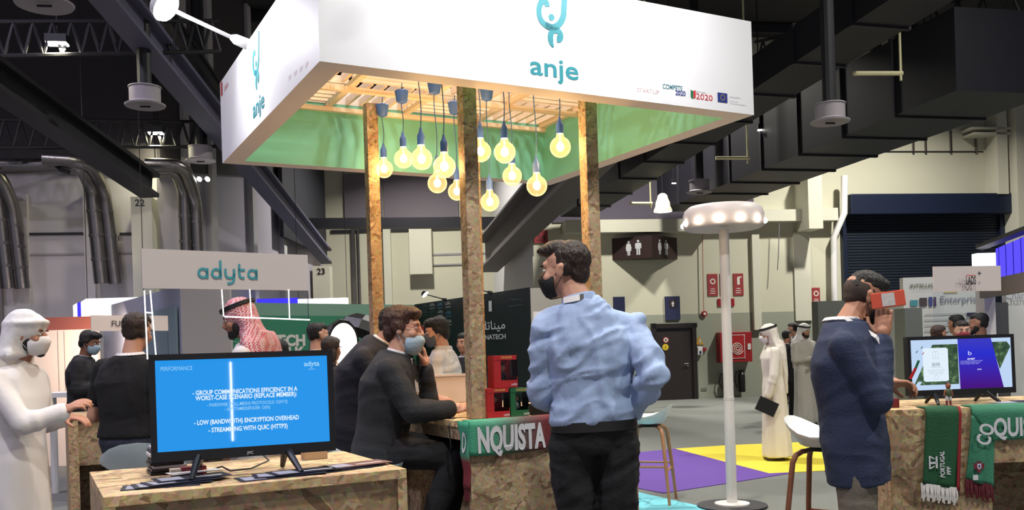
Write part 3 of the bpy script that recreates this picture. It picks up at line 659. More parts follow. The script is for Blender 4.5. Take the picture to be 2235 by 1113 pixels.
for t in range(12):
    p = c_ + E1*(0.015*math.cos(t*math.pi/6)) + UP*(0.015*math.sin(t*math.pi/6)); k.add([p + E1*(0.003*math.cos(q*math.pi/2)) + UP*(0.003*math.sin(q*math.pi/2)) for q in range(4)], [(0,1,2,3)])
k.build('flag_stars', yel, can)
for y_, s_ in (('UNIÃO EUROPEIA', (1592, 213)), ('Fundo Europeu', (1592, 222)), ('de Desenvolvimento Regional', (1592, 227))):
    lettering(y_, FR(*s_), E1, UP, 0.007, greyp, can)
lettering('LISBOA', FL(490, 200), -E2, UP, 0.03, redl, can)
k = MB(); o = FL(483, 211) - E1*0.003; k.add([o, o-E2*0.05, o-E2*0.05+UP*0.09, o+UP*0.09], [(0,1,2,3)]); k.build('emblem', redl, can)
for i in range(4): lettering('2020', FL(630+12*i, 176-9*i), -E2, UP, 0.02, pinkp, can)
# pillars
osb_p = osb('osb_post', (1.0, 0.98, 0.95), 0.9)
PW = 0.078
for (a_, b_, z0, lab) in ((0.90, 0.39, 1.07, 'tall wooden strand board post, nearest, rising from the counter corner'), (0.90, 1.90, 1.07, 'wooden strand board post lit orange by the bulbs, on the left'),
                    (1.655, 0.39, 1.07, 'wooden strand board post behind the head of the man in blue'), (1.655, 1.90, 1.07, 'wooden strand board post hidden almost wholly behind the nearest post')):
    k = MB(); k.obox(cp(a_-PW/2, b_-PW/2, z0+0.001), E1*PW, E2*PW, UP*(ZS-0.06-z0-0.001)); tag(k.build('wooden_post', osb_p, bevel=0.003), lab, 'post', 'posts carrying the canopy')
# arm spotlights
armm = mat('arm_white', S(222,222,224), 0.4)
headm = emit('spot_face', (1, 0.98, 0.96), 60.0)
def arm_lamp(base, outd, label, reach=0.46, rise=0.16, watts=60, aim=None, m_=armm, s=1.0, face=headm):
    t = thing('arm_spotlight', label, 'spotlight', base); head = V(base) + outd*reach + UP*rise
    d_ = (head - V(base)); k = MB(); k.tube([V(base) - outd*0.01, V(base) + d_*0.14, V(base) + d_*0.2], [0.022*s, 0.02*s, 0.009*s], 10); k.build('clamp', m_, t, smooth=0.8)
    k = MB(); k.cyl(V(base) + d_*0.18, head, 0.008*s, n=8); k.build('arm', m_, t)
    aim = V(aim) if aim is not None else V(base) - UP*0.3
    n_ = (aim - head).normalized()
    k = MB(); k.lathe([(0.02*s,-0.05*s),(0.05*s,-0.03*s),(0.06*s,0.0)], head, n_, 18); k.build('lamp_head', m_, t, smooth=0.8)
    k = MB(); k.lathe([(0.054*s,0.0),(0.054*s,0.012*s),(0.03*s,0.022*s)], head, n_, 18); k.build('lamp_face', face, t)
    if watts:
        l_ = area_light('arm_spot_light', head + n_*0.05, aim, 0.10, watts, (1.0, 0.98, 1.0), spread=2.4)
    return t
arm_lamp(cp(0, 1.48, ZTOP), -E1, 'white arm spotlight shining on the left canopy side', reach=0.44, rise=0.155, aim=cp(0, 1.15, ZB+0.25), watts=6, s=1.5)
for f_, lab in ((0.27, 'white arm spotlight over the canopy front, left one above the frame'), (0.62, 'white arm spotlight over the canopy front, right one above the frame')):
    arm_lamp(cp(CW*f_, 0, ZTOP), -E2, lab, aim=cp(CW*(f_+0.04), 0, ZB+0.3), watts=5.5, reach=0.62, rise=0.26)
# pendant bulbs
cordm = mat('cord_blue', S(70, 104, 150), 0.6); holdm = mat('holder_blue', S(74, 112, 190), 0.45)
bulbg = glass('bulb_glass', (1.0, 0.93, 0.74), 0.13, 0.03, em=(1.0, 0.66, 0.26), es=0.55)
filam = emit('filament', (1.0, 0.78, 0.42), 40.0)
bl = [(180,708,108,137,'at the far left beside the orange lit post'),(312,640,128,287,'second from left, touching its neighbour'),(433,640,148,412,'third from left, touching its neighbour'),(588,692,160,557,'large, left of the nearest post'),
      (540,805,132,521,'low, behind a larger bulb left of the nearest post'),(672,860,120,650,'half behind the left edge of the nearest post'),(832,590,142,812,'half behind the right edge of the nearest post'),(995,595,158,975,'large upper one right of the nearest post'),
      (1045,755,132,1030,'just below the large one right of the post'),(895,930,128,868,'lowest of all'),(1212,822,140,1180,'low at the right, before the back corner'),(1370,560,148,1357,'highest, at the far right')]
BR = 0.0605
def pendant(c_, label):
    t = thing('pendant_bulb', 'glowing globe bulb on blue cord, ' + label, 'lamp', (c_.x, c_.y, ZS), 'globe bulbs under the canopy')
    k = MB(); prof = []
    for i in range(15):
        a_ = -math.pi/2 + math.pi*0.86*i/14; prof.append((BR*math.cos(a_), BR*math.sin(a_)))
    prof += [(0.021, BR*1.12), (0.018, BR*1.35)]
    k.lathe(prof, c_, n=24, cap=False); k.build('glass_globe', bulbg, t, smooth=True)
    k = MB(); k.ell(c_ + UP*0.002, 0.021, 0.021, 0.027, n=12); k.build('filament', filam, t, smooth=True)
    k = MB(); k.cyl(c_ + UP*0.02, c_ + UP*BR*1.3, 0.006, n=8); k.build('stem', mat('bulb_stem', S(240,210,140), 0.3, em=(1,0.7,0.3), es=2.0), t)
    z0 = BR*1.28; k = MB(); k.lathe([(0.0205,z0),(0.0215,z0+0.05),(0.017,z0+0.06),(0.010,z0+0.075),(0.006,z0+0.095)], c_, n=16); k.build('lamp_holder', holdm, t, smooth=0.7)
    k = MB(); top = V((c_.x, c_.y, ZS-0.02)); p0 = c_ + UP*(z0+0.09); n_ = 10; pts = []
    for i in range(n_+1):
        q = p0.lerp(top, i/n_); pts.append(q + E1*(0.006*math.sin(i/n_*math.pi*2.3)))
    k.tube(pts, 0.0032, 6); k.build('cord', cordm, t)
    k = MB(); k.lathe([(0.006,-0.105),(0.030,-0.095),(0.034,-0.09),(0.045,-0.025),(0.04,-0.02)], (c_.x, c_.y, ZS-0.05), n=16); k.build('ceiling_cup', holdm, t, smooth=0.7)
    d_ = bpy.data.lights.new('bulb_light', 'POINT'); d_.energy = 8.5; d_.color = (1.0, 0.57, 0.24); d_.shadow_soft_size = 0.03
    o = bpy.data.objects.new('bulb_light', d_); COL.objects.link(o); o.location = c_
for (x, y, d_, cx_, lab) in bl:
    px, py, pd_ = 780 + x/3.093, 140 + y/3.093, d_/3.093
    dep = 2*BR*F/pd_; dep = min(dep, 6.1)
    while True:
        q = at(px, py, dep) - A
        if q.dot(E2) > 0.52: break
        dep += 0.02
    pendant(at(px, py, dep), lab)
# ------------------------------------------------------------------ counters
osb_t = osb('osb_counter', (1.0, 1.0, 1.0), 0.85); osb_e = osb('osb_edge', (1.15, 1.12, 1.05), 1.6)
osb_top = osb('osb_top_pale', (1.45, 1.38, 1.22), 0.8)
ZT = 1.07
Kc = V((-0.22, 4.53, 0)); C1, C2 = 1.02, 2.05
def pt(a, b, z, K=Kc): return K + E1*a + E2*b + UP*z
ct = thing('booth_counter', 'strand board counter with a wide scarf across its front', 'counter', pt(C1/2, C2/2, 0))
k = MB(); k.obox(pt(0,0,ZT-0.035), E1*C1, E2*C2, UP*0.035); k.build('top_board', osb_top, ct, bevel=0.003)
k = MB(); k.obox(pt(0.0,0.012,0), E1*C1, E2*0.022, UP*(ZT-0.035)); k.build('front_panel', osb_t, ct)
k = MB(); k.obox(pt(0.012,0.034,ZT-0.10), E1*0.022, E2*(C2-0.034), UP*0.065); k.build('side_apron', osb_t, ct)
k = MB(); k.obox(pt(C1-0.034,0.034,0), E1*0.022, E2*(C2-0.034), UP*(ZT-0.035)); k.build('end_panel', osb_t, ct)
k = MB(); k.obox(pt(0.034,C2-0.03,0), E1*(C1-0.07), E2*0.022, UP*(ZT-0.035)); k.build('back_panel', osb_t, ct)
k = MB(); k.obox(pt(0.45,0.034,0), E1*0.022, E2*(C2-0.07), UP*(ZT-0.035)); k.build('knee_panel', osb_t, ct)
# left desk with the big monitor
Kd = V((-1.098, 2.41, 0)); D1, D2 = 0.86, 0.64
dk = thing('display_desk', 'strand board desk carrying the large blue screen', 'desk', Kd + E1*D1/2 + E2*D2/2)
P = lambda a, b, z: pt(a, b, z, Kd)
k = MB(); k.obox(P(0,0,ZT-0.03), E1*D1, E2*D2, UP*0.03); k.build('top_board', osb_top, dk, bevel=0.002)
for a_ in (0, D1-0.03):
    k = MB(); k.obox(P(a_,0,0), E1*0.03, E2*D2, UP*(ZT-0.03)); k.build('side_panel', osb_e, dk)
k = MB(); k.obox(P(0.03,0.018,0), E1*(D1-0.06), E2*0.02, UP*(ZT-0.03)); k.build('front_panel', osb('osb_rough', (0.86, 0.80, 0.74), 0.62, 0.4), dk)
k = MB(); k.obox(P(0.03,D2-0.03,0), E1*(D1-0.06), E2*0.02, UP*(ZT-0.03)); k.build('back_panel', osb_t, dk)
# back-left counter
Kb = V((-2.95, 6.0, 0)); B1, B2 = 1.15, 0.62
bk = thing('booth_counter', 'strand board counter between the visitor in white and the black shirt', 'counter', Kb + E1*B1/2 + E2*B2/2)
P = lambda a, b, z: pt(a, b, z, Kb)
k = MB(); k.obox(P(0,0,ZT-0.03), E1*B1, E2*B2, UP*0.03); k.build('top_board', osb_top, bk)
for a_ in (0, B1-0.06):
    k = MB(); k.obox(P(a_,0,0), E1*0.06, E2*B2, UP*(ZT-0.03)); k.build('side_panel', osb_e, bk)
k = MB(); k.obox(P(0.06,0.02,ZT-0.33), E1*(B1-0.12), E2*0.02, UP*0.30); k.build('apron', osb_t, bk)
k = MB(); k.obox(P(0.06,B2-0.06,0), E1*(B1-0.12), E2*0.02, UP*(ZT-0.03)); k.build('back_panel', osb_t, bk)
# right counter: solid panel left, open bay right
Kr = at(1945, 897, 4.50); Kr.z = 0; RX = V((0.999, 0.04, 0)).normalized(); RY = V((-RX.y, RX.x, 0)); R1, R2 = 1.25, 0.70; RS = 0.50
rc = thing('booth_counter', 'strand board counter with two scarves hanging at the right', 'counter', Kr + RX*R1/2 + RY*R2/2)
Q = lambda a, b, z: Kr + RX*a + RY*b + UP*z
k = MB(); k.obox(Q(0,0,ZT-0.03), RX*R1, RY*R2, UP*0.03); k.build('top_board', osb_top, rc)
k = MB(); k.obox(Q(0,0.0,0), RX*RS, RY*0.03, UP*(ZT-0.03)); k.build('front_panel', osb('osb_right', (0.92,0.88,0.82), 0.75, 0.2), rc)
k = MB(); k.obox(Q(RS,0.0,ZT-0.28), RX*(R1-RS), RY*0.03, UP*0.25); k.build('apron', MATS['osb_right'], rc)
for a_ in (0, RS-0.03, R1-0.03):
    k = MB(); k.obox(Q(a_,0.03,0), RX*0.03, RY*(R2-0.05), UP*(ZT-0.03)); k.build('side_panel', osb_t, rc)
k = MB(); k.obox(Q(0,R2-0.02,0), RX*R1, RY*0.02, UP*(ZT-0.03)); k.build('back_panel', osb_t, rc)
# ------------------------------------------------------------------ bar stools
shellm = mat('stool_shell', S(206, 222, 230), 0.45); shellw = mat('stool_shell_white', S(236, 238, 240), 0.45); oak = mat('oak_legs', S(176, 128, 92), 0.5, var=0.15, vscale=8, stretch=(8,8,1)); walnut = mat('walnut_legs', S(128, 84, 66), 0.5, var=0.15, vscale=8)
def stool(label, loc, rot, shm, legm, seat=0.76, foot=0.30, wid=0.44):
    t = thing('bar_stool', label, 'stool', (0,0,0), 'bar stools of the booth')
    k = MB(); N_, M_ = 9, 20; top, bot = [], []
    for j in range(N_):
        r_ = j/(N_-1); rt_, rb_ = [], []
        for i in range(M_):
            a_ = 2*math.pi*i/M_; sx = wid/2*r_*math.copysign(abs(math.cos(a_))**0.85, math.cos(a_)); sy = 0.19*r_*math.copysign(abs(math.sin(a_))**0.85, math.sin(a_))
            bk_ = max(0, -math.sin(a_))**1.5; z = seat + 0.015*r_*r_ + (0.11*bk_ + 0.035)*max(0, r_-0.55)**1.4/0.45**1.4
            sy -= 0.03*bk_*r_
            rt_.append(V((sx, sy, z))); rb_.append(V((sx*0.97, sy*0.97, z - 0.022 - 0.012*(1-r_))))
        top.append(rt_); bot.append(rb_)
    rings = list(reversed(bot)); rings = bot + list(reversed(top)); k.loft(rings, True); k.build('seat_shell', shm, t, smooth=0.9, local=True)
    k = MB(); k.box((0, 0, seat-0.045), 0.20, 0.18, 0.012); k.build('seat_plate', steel_dk, t, local=True)
    for sx in (-1, 1):
        for sy in (-1, 1):
            pts = [(sx*0.03, sy*0.07, seat-0.052), (sx*0.09, sy*0.10, seat-0.055), (sx*0.125, sy*0.125, seat-0.075), (sx*0.145, sy*0.14, seat-0.12), (sx*0.175, sy*0.165, seat*0.5), (sx*0.215, sy*0.195, 0.0)]
            k = MB(); k.tube(pts, [0.014, 0.0165, 0.0175, 0.0175, 0.017, 0.0125], 10); k.build('leg', legm, t, smooth=0.9, local=True)
    f_ = lambda z: (0.215 - (0.215-0.145)*z/(seat-0.12), 0.195 - (0.195-0.14)*z/(seat-0.12))
    for z, ax in ((foot, 0), (foot+0.04, 1), (foot, 2), (foot+0.04, 3)):
        x_, y_ = f_(z); c4 = [(-x_,-y_),(x_,-y_),(x_,y_),(-x_,y_)]; a_, b_ = c4[ax], c4[(ax+1)%4]
        k = MB(); k.cyl((*a_, z), (*b_, z), 0.010, n=8); k.build('footrest', legm, t, local=True)
    t.location = loc; t.rotation_euler.z = rot; return t
stool('white shell bar stool with oak legs right of the man in blue', onz(1422, 1095), math.radians(72), shellw, oak, seat=0.74)
stool('bar stool with walnut coloured legs behind the navy jacket', V((at(1796, 960, 5.6).x, 5.6, 0)), math.radians(-128), shellw, walnut, seat=0.80, wid=0.46)
stool('pale blue bar stool under the seated man in dark suit', V((-0.79, 4.85, 0)), math.radians(-78), shellm, oak, seat=0.80)
stool('pale bar stool in front of the black T-shirt, mostly behind the screen', V((at(322, 990, 4.75).x, 4.75, 0)), math.radians(10), shellm, oak, seat=0.86, wid=0.46)
# ------------------------------------------------------------------ monitors
bez = mat('bezel_black', S(20, 20, 22), 0.35); legb = mat('stand_black', S(24,24,26), 0.4)
def screen_mat(name, cols, s):
    return emit(name, cols, s)
def monitor(label, c0, rt, w_, h_, screen, tilt=0.0, foot_z=ZT, gap=0.055, footw=0.30, fd=0.20):
    """c0: lower left corner of the casing, front side"""
    rt = V(rt).normalized(); bk_ = V((-rt.y, rt.x, 0)); up = (UP + bk_*tilt).normalized()
    t = thing('monitor', label, 'monitor', V((c0.x + rt.x*w_/2, c0.y + rt.y*w_/2, foot_z)))
    k = MB(); k.obox(c0 + bk_*0.012, rt*w_, bk_*0.03, up*h_); k.obox(c0 + rt*w_*0.2 + bk_*0.042 + up*h_*0.12, rt*w_*0.6, bk_*0.03, up*h_*0.6); k.build('back_cover', bez, t, bevel=0.003)
    b_ = 0.018; bb = 0.030
    for (x0, y0, x1, y1) in ((0,0,w_,bb), (0,h_-b_,w_,h_), (0,bb,b_,h_-b_), (w_-b_,bb,w_,h_-b_)):
        k = MB(); k.obox(c0 + rt*x0 + up*y0, rt*(x1-x0), bk_*0.012, up*(y1-y0)); k.build('bezel', bez, t)
    s0 = c0 + rt*b_ + up*bb + bk_*0.004; sw, sh = w_-2*b_, h_-b_-bb
    k = MB(); k.obox(s0, rt*sw, bk_*0.006, up*sh); scr = k.build('screen', screen, t)
    for f_ in (0.25, 0.72):
        p = c0 + rt*w_*f_ + bk_*0.027
        k = MB(); base = V((p.x, p.y, foot_z))
        k.tube([p + up*0.02, base - bk_*(fd*0.55) + UP*0.008 + rt*(-0.03 if f_ < 0.5 else 0.03)], [0.014, 0.008], 8); k.tube([p + up*0.02, base + bk_*(fd*0.45) + UP*0.008], [0.014, 0.008], 8)
        k.build('stand_foot', legb, t)
    return t, s0, rt, up, sw, sh
TVL = onz(330, 1032, ZT+0.045); 
# left monitor: lower left front corner and lower right front corner from the desk plane
tl = onplane(334, 1029, V((0,0,0)), V((0,0,1))) if False else None
c0 = at(331, 1029, 2.66); c1 = at(734, 999, 2.86)
rtL = V((c1.x-c0.x, c1.y-c0.y, 0)); wL = rtL.length; hL_ = 0.318
c0.z = ZT + 0.058
t, s0, rt, up, sw, sh_ = monitor('large screen with white lines of text on bright blue', c0, rtL, wL, hL_, mat('screen_blue', (0.01, 0.01, 0.012), 0.03, em=S(20, 146, 232), es=1.0), tilt=0.03)
wt = emit('screen_text', (0.80, 0.92, 1.0), 1.0); wt2 = emit('screen_text_dim', S(150, 205, 245), 1.0)
nL = rt.cross(up)
def stext(s, x, y, h, al, m_, width=None, bold=0.015): return lettering(s, s0 + rt*(sw*x) + up*(sh_*y), rt, up, h, m_, t, width=width and sw*width, align=al, bold=bold, out=0.003, name='screen_text')
stext('PERFORMANCE', 0.03, 0.885, 0.0125, 'L', wt2, 0.175, 0.0)
stext('adyta', 0.905, 0.885, 0.015, 'C', wt2, 0.095, 0.03); stext('- phone -', 0.905, 0.84, 0.006, 'C', wt2, 0.05, 0.0)
stext('- GROUP COMMUNICATIONS EFFICIENCY IN A', 0.507, 0.605, 0.0135, 'C', wt, 0.61, 0.022)
stext('WORST-CASE SCENARIO (REPLACE MEMBER):', 0.512, 0.545, 0.0135, 'C', wt, 0.59, 0.022)
stext('- PAIRSWISE (FULL-MESH) PROTOCOLS: O(N^2)', 0.515, 0.47, 0.010, 'C', wt2, 0.47, 0.01)
stext('- ADYTAMESSENGER: O(N)', 0.512, 0.415, 0.010, 'C', wt2, 0.265, 0.01)
stext('- LOW (BANDWIDTH) ENCRYPTION OVERHEAD', 0.51, 0.275, 0.0135, 'C', wt, 0.61, 0.022)
stext('- STREAMMING WITH QUIC (HTTP3)', 0.515, 0.185, 0.0135, 'C', wt, 0.46, 0.022)
lettering('JVC', c0 + rt*(wL*0.50) + UP*0.008, rt, up, 0.008, offwhite, t, name='maker_mark', bold=0.02)
# unseen light tube added on a stand so that the screen glass mirrors it as the bright vertical line
tq = []
for px, py in ((503, 790), (508, 962)):
    hit = onplane(px, py, s0, nL); d_ = (hit - V((0, 0, EYE))).normalized(); rf = d_ - nL*(2*d_.dot(nL)); tq.append(hit + rf*2.6)
tb_ = thing('added_tube_stand', 'added upright light tube out of view, mirrored in the blue screen', 'lamp', V((tq[1].x, tq[1].y, 0)))
k = MB(); k.tube([tq[0], tq[1]], 0.0045, 8); k.build('light_tube', emit('stand_tube', (0.95, 0.97, 1.0), 42.0), tb_)
k = MB(); k.cyl(V((tq[1].x, tq[1].y, 0.015)), tq[1] - UP*0.005, 0.012, n=8); k.build('stand_pole', black_m, tb_); k = MB(); k.cyl(V((tq[1].x, tq[1].y, 0.0)), V((tq[1].x, tq[1].y, 0.015)), 0.12, n=18); k.build('stand_base', black_m, tb_)
MON_L = (s0, rt, up, sw, sh_)
# right monitor
c0 = at(1986, 884, 4.72); c1 = at(2219, 881, 4.80); rtR = V((c1.x-c0.x, c1.y-c0.y, 0)); wR = rtR.length; c0.z = ZT + 0.05
zt_ = at(2000, 735, 4.72).z; hR = zt_ - c0.z
t, s0, rt, up, sw, sh_ = monitor('screen with a white app panel and a violet panel on the right counter', c0, rtR, wR, hR, emit('screen_pale', S(190, 214, 244), 1.0), tilt=0.02, fd=0.16)
def sp(pts, m_, out, name): 
    k = MB(); k.add([s0 + rt*(sw*x) + up*(sh_*y) + rt.cross(up)*out for x, y in pts], [tuple(range(len(pts)))]); return k.build(name, m_, t)
def grass_screen():
    m_ = emit('screen_grass', S(60, 80, 60), 1.0); nt = m_.node_tree; e = [n for n in nt.nodes if n.type == 'EMISSION'][0]
    tc = nt.nodes.new('ShaderNodeTexCoord'); n_ = nt.nodes.new('ShaderNodeTexNoise'); n_.inputs['Scale'].default_value = 30; n_.inputs['Detail'].default_value = 6
    nt.links.new(tc.outputs['Object'], n_.inputs['Vector']); r_ = ramp(nt, [(0.35, S(48,66,56)), (0.55, S(66,92,66)), (0.7, S(120,150,110))]); nt.links.new(n_.outputs['Fac'], r_.inputs[0]); nt.links.new(r_.outputs[0], e.inputs[0]); return m_
gs = grass_screen()
def grad_screen(name, c_a, c_b):
    m_ = emit(name, c_a, 1.0); nt = m_.node_tree; e = [n for n in nt.nodes if n.type == 'EMISSION'][0]
    tc = nt.nodes.new('ShaderNodeTexCoord'); sp_ = nt.nodes.new('ShaderNodeSeparateXYZ'); nt.links.new(tc.outputs['Generated'], sp_.inputs[0]); r_ = ramp(nt, [(0.05, c_b), (0.7, c_a), (1.0, S(62,62,190))]); nt.links.new(sp_.outputs[2], r_.inputs[0]); nt.links.new(r_.outputs[0], e.inputs[0]); return m_
sp([(0.02,0.1),(0.215,0.90),(0.465,0.90),(0.465,0.1)], gs, 0.0015, 'screen_picture')
sp([(0.0,0.02),(0.06,0.17),(0.10,0.17),(0.07,0.08),(0.465,0.08),(0.465,0.0),(0.0,0.0)], MATS['screen_pale'], 0.002, 'screen_picture')
sp([(0.115,0.19),(0.115,0.81),(0.135,0.835),(0.345,0.835),(0.365,0.81),(0.365,0.19),(0.345,0.165),(0.135,0.165)], emit('screen_white', S(226,240,252), 1.0), 0.0025, 'screen_panel')
sp([(0.475,0.0),(0.465,1.0),(0.80,1.0),(0.91,0.0)], grad_screen('screen_violet', S(44,48,205), S(72,24,130)), 0.0025, 'screen_panel')
sp([(0.80,0.92),(0.96,0.92),(0.995,0.82),(0.878,0.37)], gs, 0.0015, 'screen_picture')
sg = emit('screen_grey_text', S(150,160,176), 1.0); st2 = emit('screen_lilac_text', S(214,214,255), 1.0)
def rtext(s, x, y, h, m_, width, bold=0.0, slant=0.0): lettering(s, s0 + rt*(sw*x) + up*(sh_*y), rt, up, h, m_, t, width=sw*width, align='C', bold=bold, out=0.004, name='screen_text', slant=slant)
rtext('SELFIE', 0.24, 0.475, 0.016, sg, 0.08, 0.03); rtext('choose a photo', 0.24, 0.44, 0.005, sg, 0.11)
for i, tx in enumerate(('take a picture of yourself', 'and show your support', 'with the whole team')): rtext(tx, 0.24, 0.385-0.035*i, 0.005, sg, 0.17-0.02*i)
k = MB(); o = s0 + rt*(sw*0.212) + up*(sh_*0.62) + rt.cross(up)*0.004
for (x0,y0,x1,y1) in ((0,0,.03,.0012),(0,.036,.03,.0372),(0,0,.0012,.037),(.029,0,.030,.037),(.0145,0,.0155,.037)): k.add([o+rt*x0+up*y0, o+rt*x1+up*y0, o+rt*x1+up*y1, o+rt*x0+up*y1], [(0,1,2,3)])
c_ = s0 + rt*(sw*0.24) + up*(sh_*0.25) + rt.cross(up)*0.004
for i in range(20):
    a_, b_ = i*math.pi/10, (i+1)*math.pi/10; k.add([c_+(rt*math.cos(a_)+up*math.sin(a_))*0.011, c_+(rt*math.cos(b_)+up*math.sin(b_))*0.011, c_+(rt*math.cos(b_)+up*math.sin(b_))*0.012, c_+(rt*math.cos(a_)+up*math.sin(a_))*0.012], [(0,1,2,3)])
k.build('screen_icon', sg, t)
rtext('b', 0.582, 0.67, 0.022, st2, 0.035, 0.0); rtext('MOVEBIT', 0.59, 0.575, 0.009, st2, 0.075, 0.04, 0.3)
for i, tx in enumerate(('Lorem the team and share it with', 'your friends everywhere you go', 'every single match day')): rtext(tx, 0.595-0.01*i, 0.545-0.028*i, 0.005, st2, 0.22-0.02*i)
rtext('GO IN', 0.67, 0.365, 0.007, st2, 0.04, 0.04)
for (x, y, m2) in ((0.095, 0.83, greenl), (0.105, 0.71, redl), (0.045, 0.745, greenl)): sp([(x,y),(x+0.015,y+0.045),(x+0.025,y+0.045),(x+0.01,y)], m2, 0.004, 'screen_icon')
# ------------------------------------------------------------------ clear panes with sign boards
pane = glass('clear_pane', (0.93, 0.95, 0.97), 0.12, 0.01)
board = mat('sign_board', S(216, 206, 204), 0.6)
reflect_m = emit('pane_reflection', (1.0, 0.95, 0.95), 2.2)  # glow standing in for lights reflected in the clear pane
def sign_stand(label, c0, c1, z0, zs, z1, extra=None):
    """c0,c1 : plan end points; pane z0..z1, board zs..z1"""
    rt = V((c1.x-c0.x, c1.y-c0.y, 0)); bk_ = V((-rt.y, rt.x, 0)).normalized()
    t = thing('sign_stand', label, 'sign', V(((c0.x+c1.x)/2, (c0.y+c1.y)/2, z0)))
    k = MB(); k.obox(V((c0.x,c0.y,z0)), rt, bk_*0.006, UP*(z1-z0-0.002)); k.build('clear_pane', pane, t)
    k = MB(); k.obox(V((c0.x,c0.y,zs)) - bk_*0.006, rt, bk_*0.006, UP*(z1-zs)); k.build('sign_board', board, t)
    return t, rt.normalized(), bk_
a0 = at(309, 590, 3.05); a1 = at(671, 592, 3.40)
zs_, z1_ = at(490, 632, 3.22).z, at(490, 550, 3.22).z
t, rt, bk_ = sign_stand('white adyta sign board on a clear pane behind the blue screen', a0, a1, ZT+0.001, zs_, z1_)
adyt = mat('adyta_teal', S(70, 160, 175), 0.5)
def adyta_logo(O, rt, up, width, m_, parent):
    h = width/6.15; st = 0.23*h
    R = lambda pts: ribbon([(x*h, y*h) for x, y in pts], st, O, rt, up, m_, parent, 'logo_stroke', 0.002)
    circ = lambda cx: [(cx + 0.42*math.cos(t*math.pi/12), 0.46 + 0.42*math.sin(t*math.pi/12)) for t in range(25)]
    for x0, top in ((0.12, 0.95), (1.42, 1.75), (5.05, 0.95)):
        R(circ(x0 + 0.42)); R([(x0+0.84, -0.06), (x0+0.84, top)])
    R(smooth_path([(2.75,0.95),(2.75,0.50),(2.85,0.16),(3.17,0.04),(3.5,0.16),(3.6,0.5)])); R(smooth_path([(3.6,0.95),(3.6,0.2),(3.5,-0.32),(3.17,-0.50),(2.9,-0.48)]))
    R(smooth_path([(4.15,1.45),(4.15,0.45),(4.28,0.12),(4.65,0.05)])); R([(4.0,0.86),(4.72,0.86)])
adyta_logo(onplane(431, 606, a0 - bk_*0.0065, bk_), rt, UP, (onplane(565,606,a0,bk_)-onplane(431,607,a0,bk_)).length, adyt, t)
SGN = (t, rt, bk_, a0, a1)
def reflect_line(p, q, name='reflection_strip', th=0.0024):  # thin glowing strip that imitates a reflection on the pane
    k = MB(); k.tube([p, q], th, 6); k.build(name, reflect_m, t)
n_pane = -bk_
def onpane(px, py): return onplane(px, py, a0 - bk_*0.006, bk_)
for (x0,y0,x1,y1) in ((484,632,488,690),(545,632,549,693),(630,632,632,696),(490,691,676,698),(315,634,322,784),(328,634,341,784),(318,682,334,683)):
    reflect_line(onpane(x0,y0), onpane(x1,y1))
# second acrylic sign on the back-left counter
b0 = at(198, 705, 6.35); b1 = at(366, 705, 6.75)
t, rt, bk_ = sign_stand('white FU sign board on a clear pane behind the black T-shirt', b0, b1, ZT+0.001, at(280,722,6.5).z, at(280,688,6.5).z)
lettering('FUSION', at(243, 712, 6.45) - bk_*0.008, rt, UP, 0.04, mat('print_dark', S(60,60,66)), t, bold=0.01)
# sign on the right counter
d0 = at(2036, 610, 4.98); d1 = at(2183, 610, 5.06)
zs_, z1_ = at(2110, 636, 5.02).z, at(2110, 581, 5.02).z
t, rt, bk_ = sign_stand('white MyLADS sign board on a clear pane above the right screen', d0, d1, ZT+0.001, zs_, z1_)
lettering('My', at(2089, 621, 5.0) - bk_*0.008, rt, UP, 0.034, mat('print_lightgrey', S(196,188,190)), t, bold=0.0)
lettering('LADS', at(2106, 621, 5.0) - bk_*0.008, rt, UP, 0.045, mat('print_dark'), t, width=0.062, bold=0.03)
lettering('+', at(2131, 603, 5.0) - bk_*0.008, rt, UP, 0.03, MATS['print_dark'], t, bold=0.03)
k = MB(); o = at(2106, 602, 5.0) - bk_*0.009; k.add([o, o+rt*0.06, o+rt*0.06+UP*0.004, o+UP*0.004], [(0,1,2,3)]); k.build('overline', redl, t)
# ------------------------------------------------------------------ white lamp disc on a pole
pb = onz(1598, 1106); 
lp = thing('lamp_pole', 'white pole with a wide round lamp head ringed by small bulbs', 'lamp', pb)
polew = mat('pole_white', S(226, 222, 220), 0.45)
dp = pb.y; hz = at(1580, 500, dp).z; htop = at(1578, 449, dp).z; hc = V((at(1578, 470, dp).x, dp, 0))
k = MB(); k.cyl(pb + UP*0.03, V((pb.x, pb.y, 0.95)), 0.045, n=18); k.cyl(V((pb.x,pb.y,0.955)), V((pb.x, pb.y, hz)), 0.0425, n=18); k.build('pole', polew, lp, smooth=0.8)
k = MB(); k.cyl(V((pb.x,pb.y,0.93)), V((pb.x,pb.y,0.955)), 0.0465, n=18); k.build('joint_collar', offwhite, lp)
k = MB(); k.lathe([(0.15,0.02),(0.15,0.035),(0.05,0.04)], pb, n=24); k.build('base_flange', polew, lp)
k = MB(); k.lathe([(0.30,0.0),(0.30,0.02),(0.28,0.02)], pb, n=28); k.build('base_disc', steel_dk, lp)
R_ = 0.352; hh = htop - hz
k = MB(); k.lathe([(0.0,0.03),(R_*0.90,0.0),(R_*0.97,0.015),(R_,hh*0.22),(R_*0.985,hh*0.58),(R_*0.94,hh*0.82),(R_*0.84,hh*0.96),(R_*0.6,hh*1.0),(0.0,hh*1.03)], V((pb.x,pb.y,hz)), n=48); k.build('lamp_head', mat('lamp_head_white', S(206,197,197), 0.45), lp, smooth=0.9)
wl_m = emit('small_lamp', (1.0, 0.88, 0.70), 40.0)
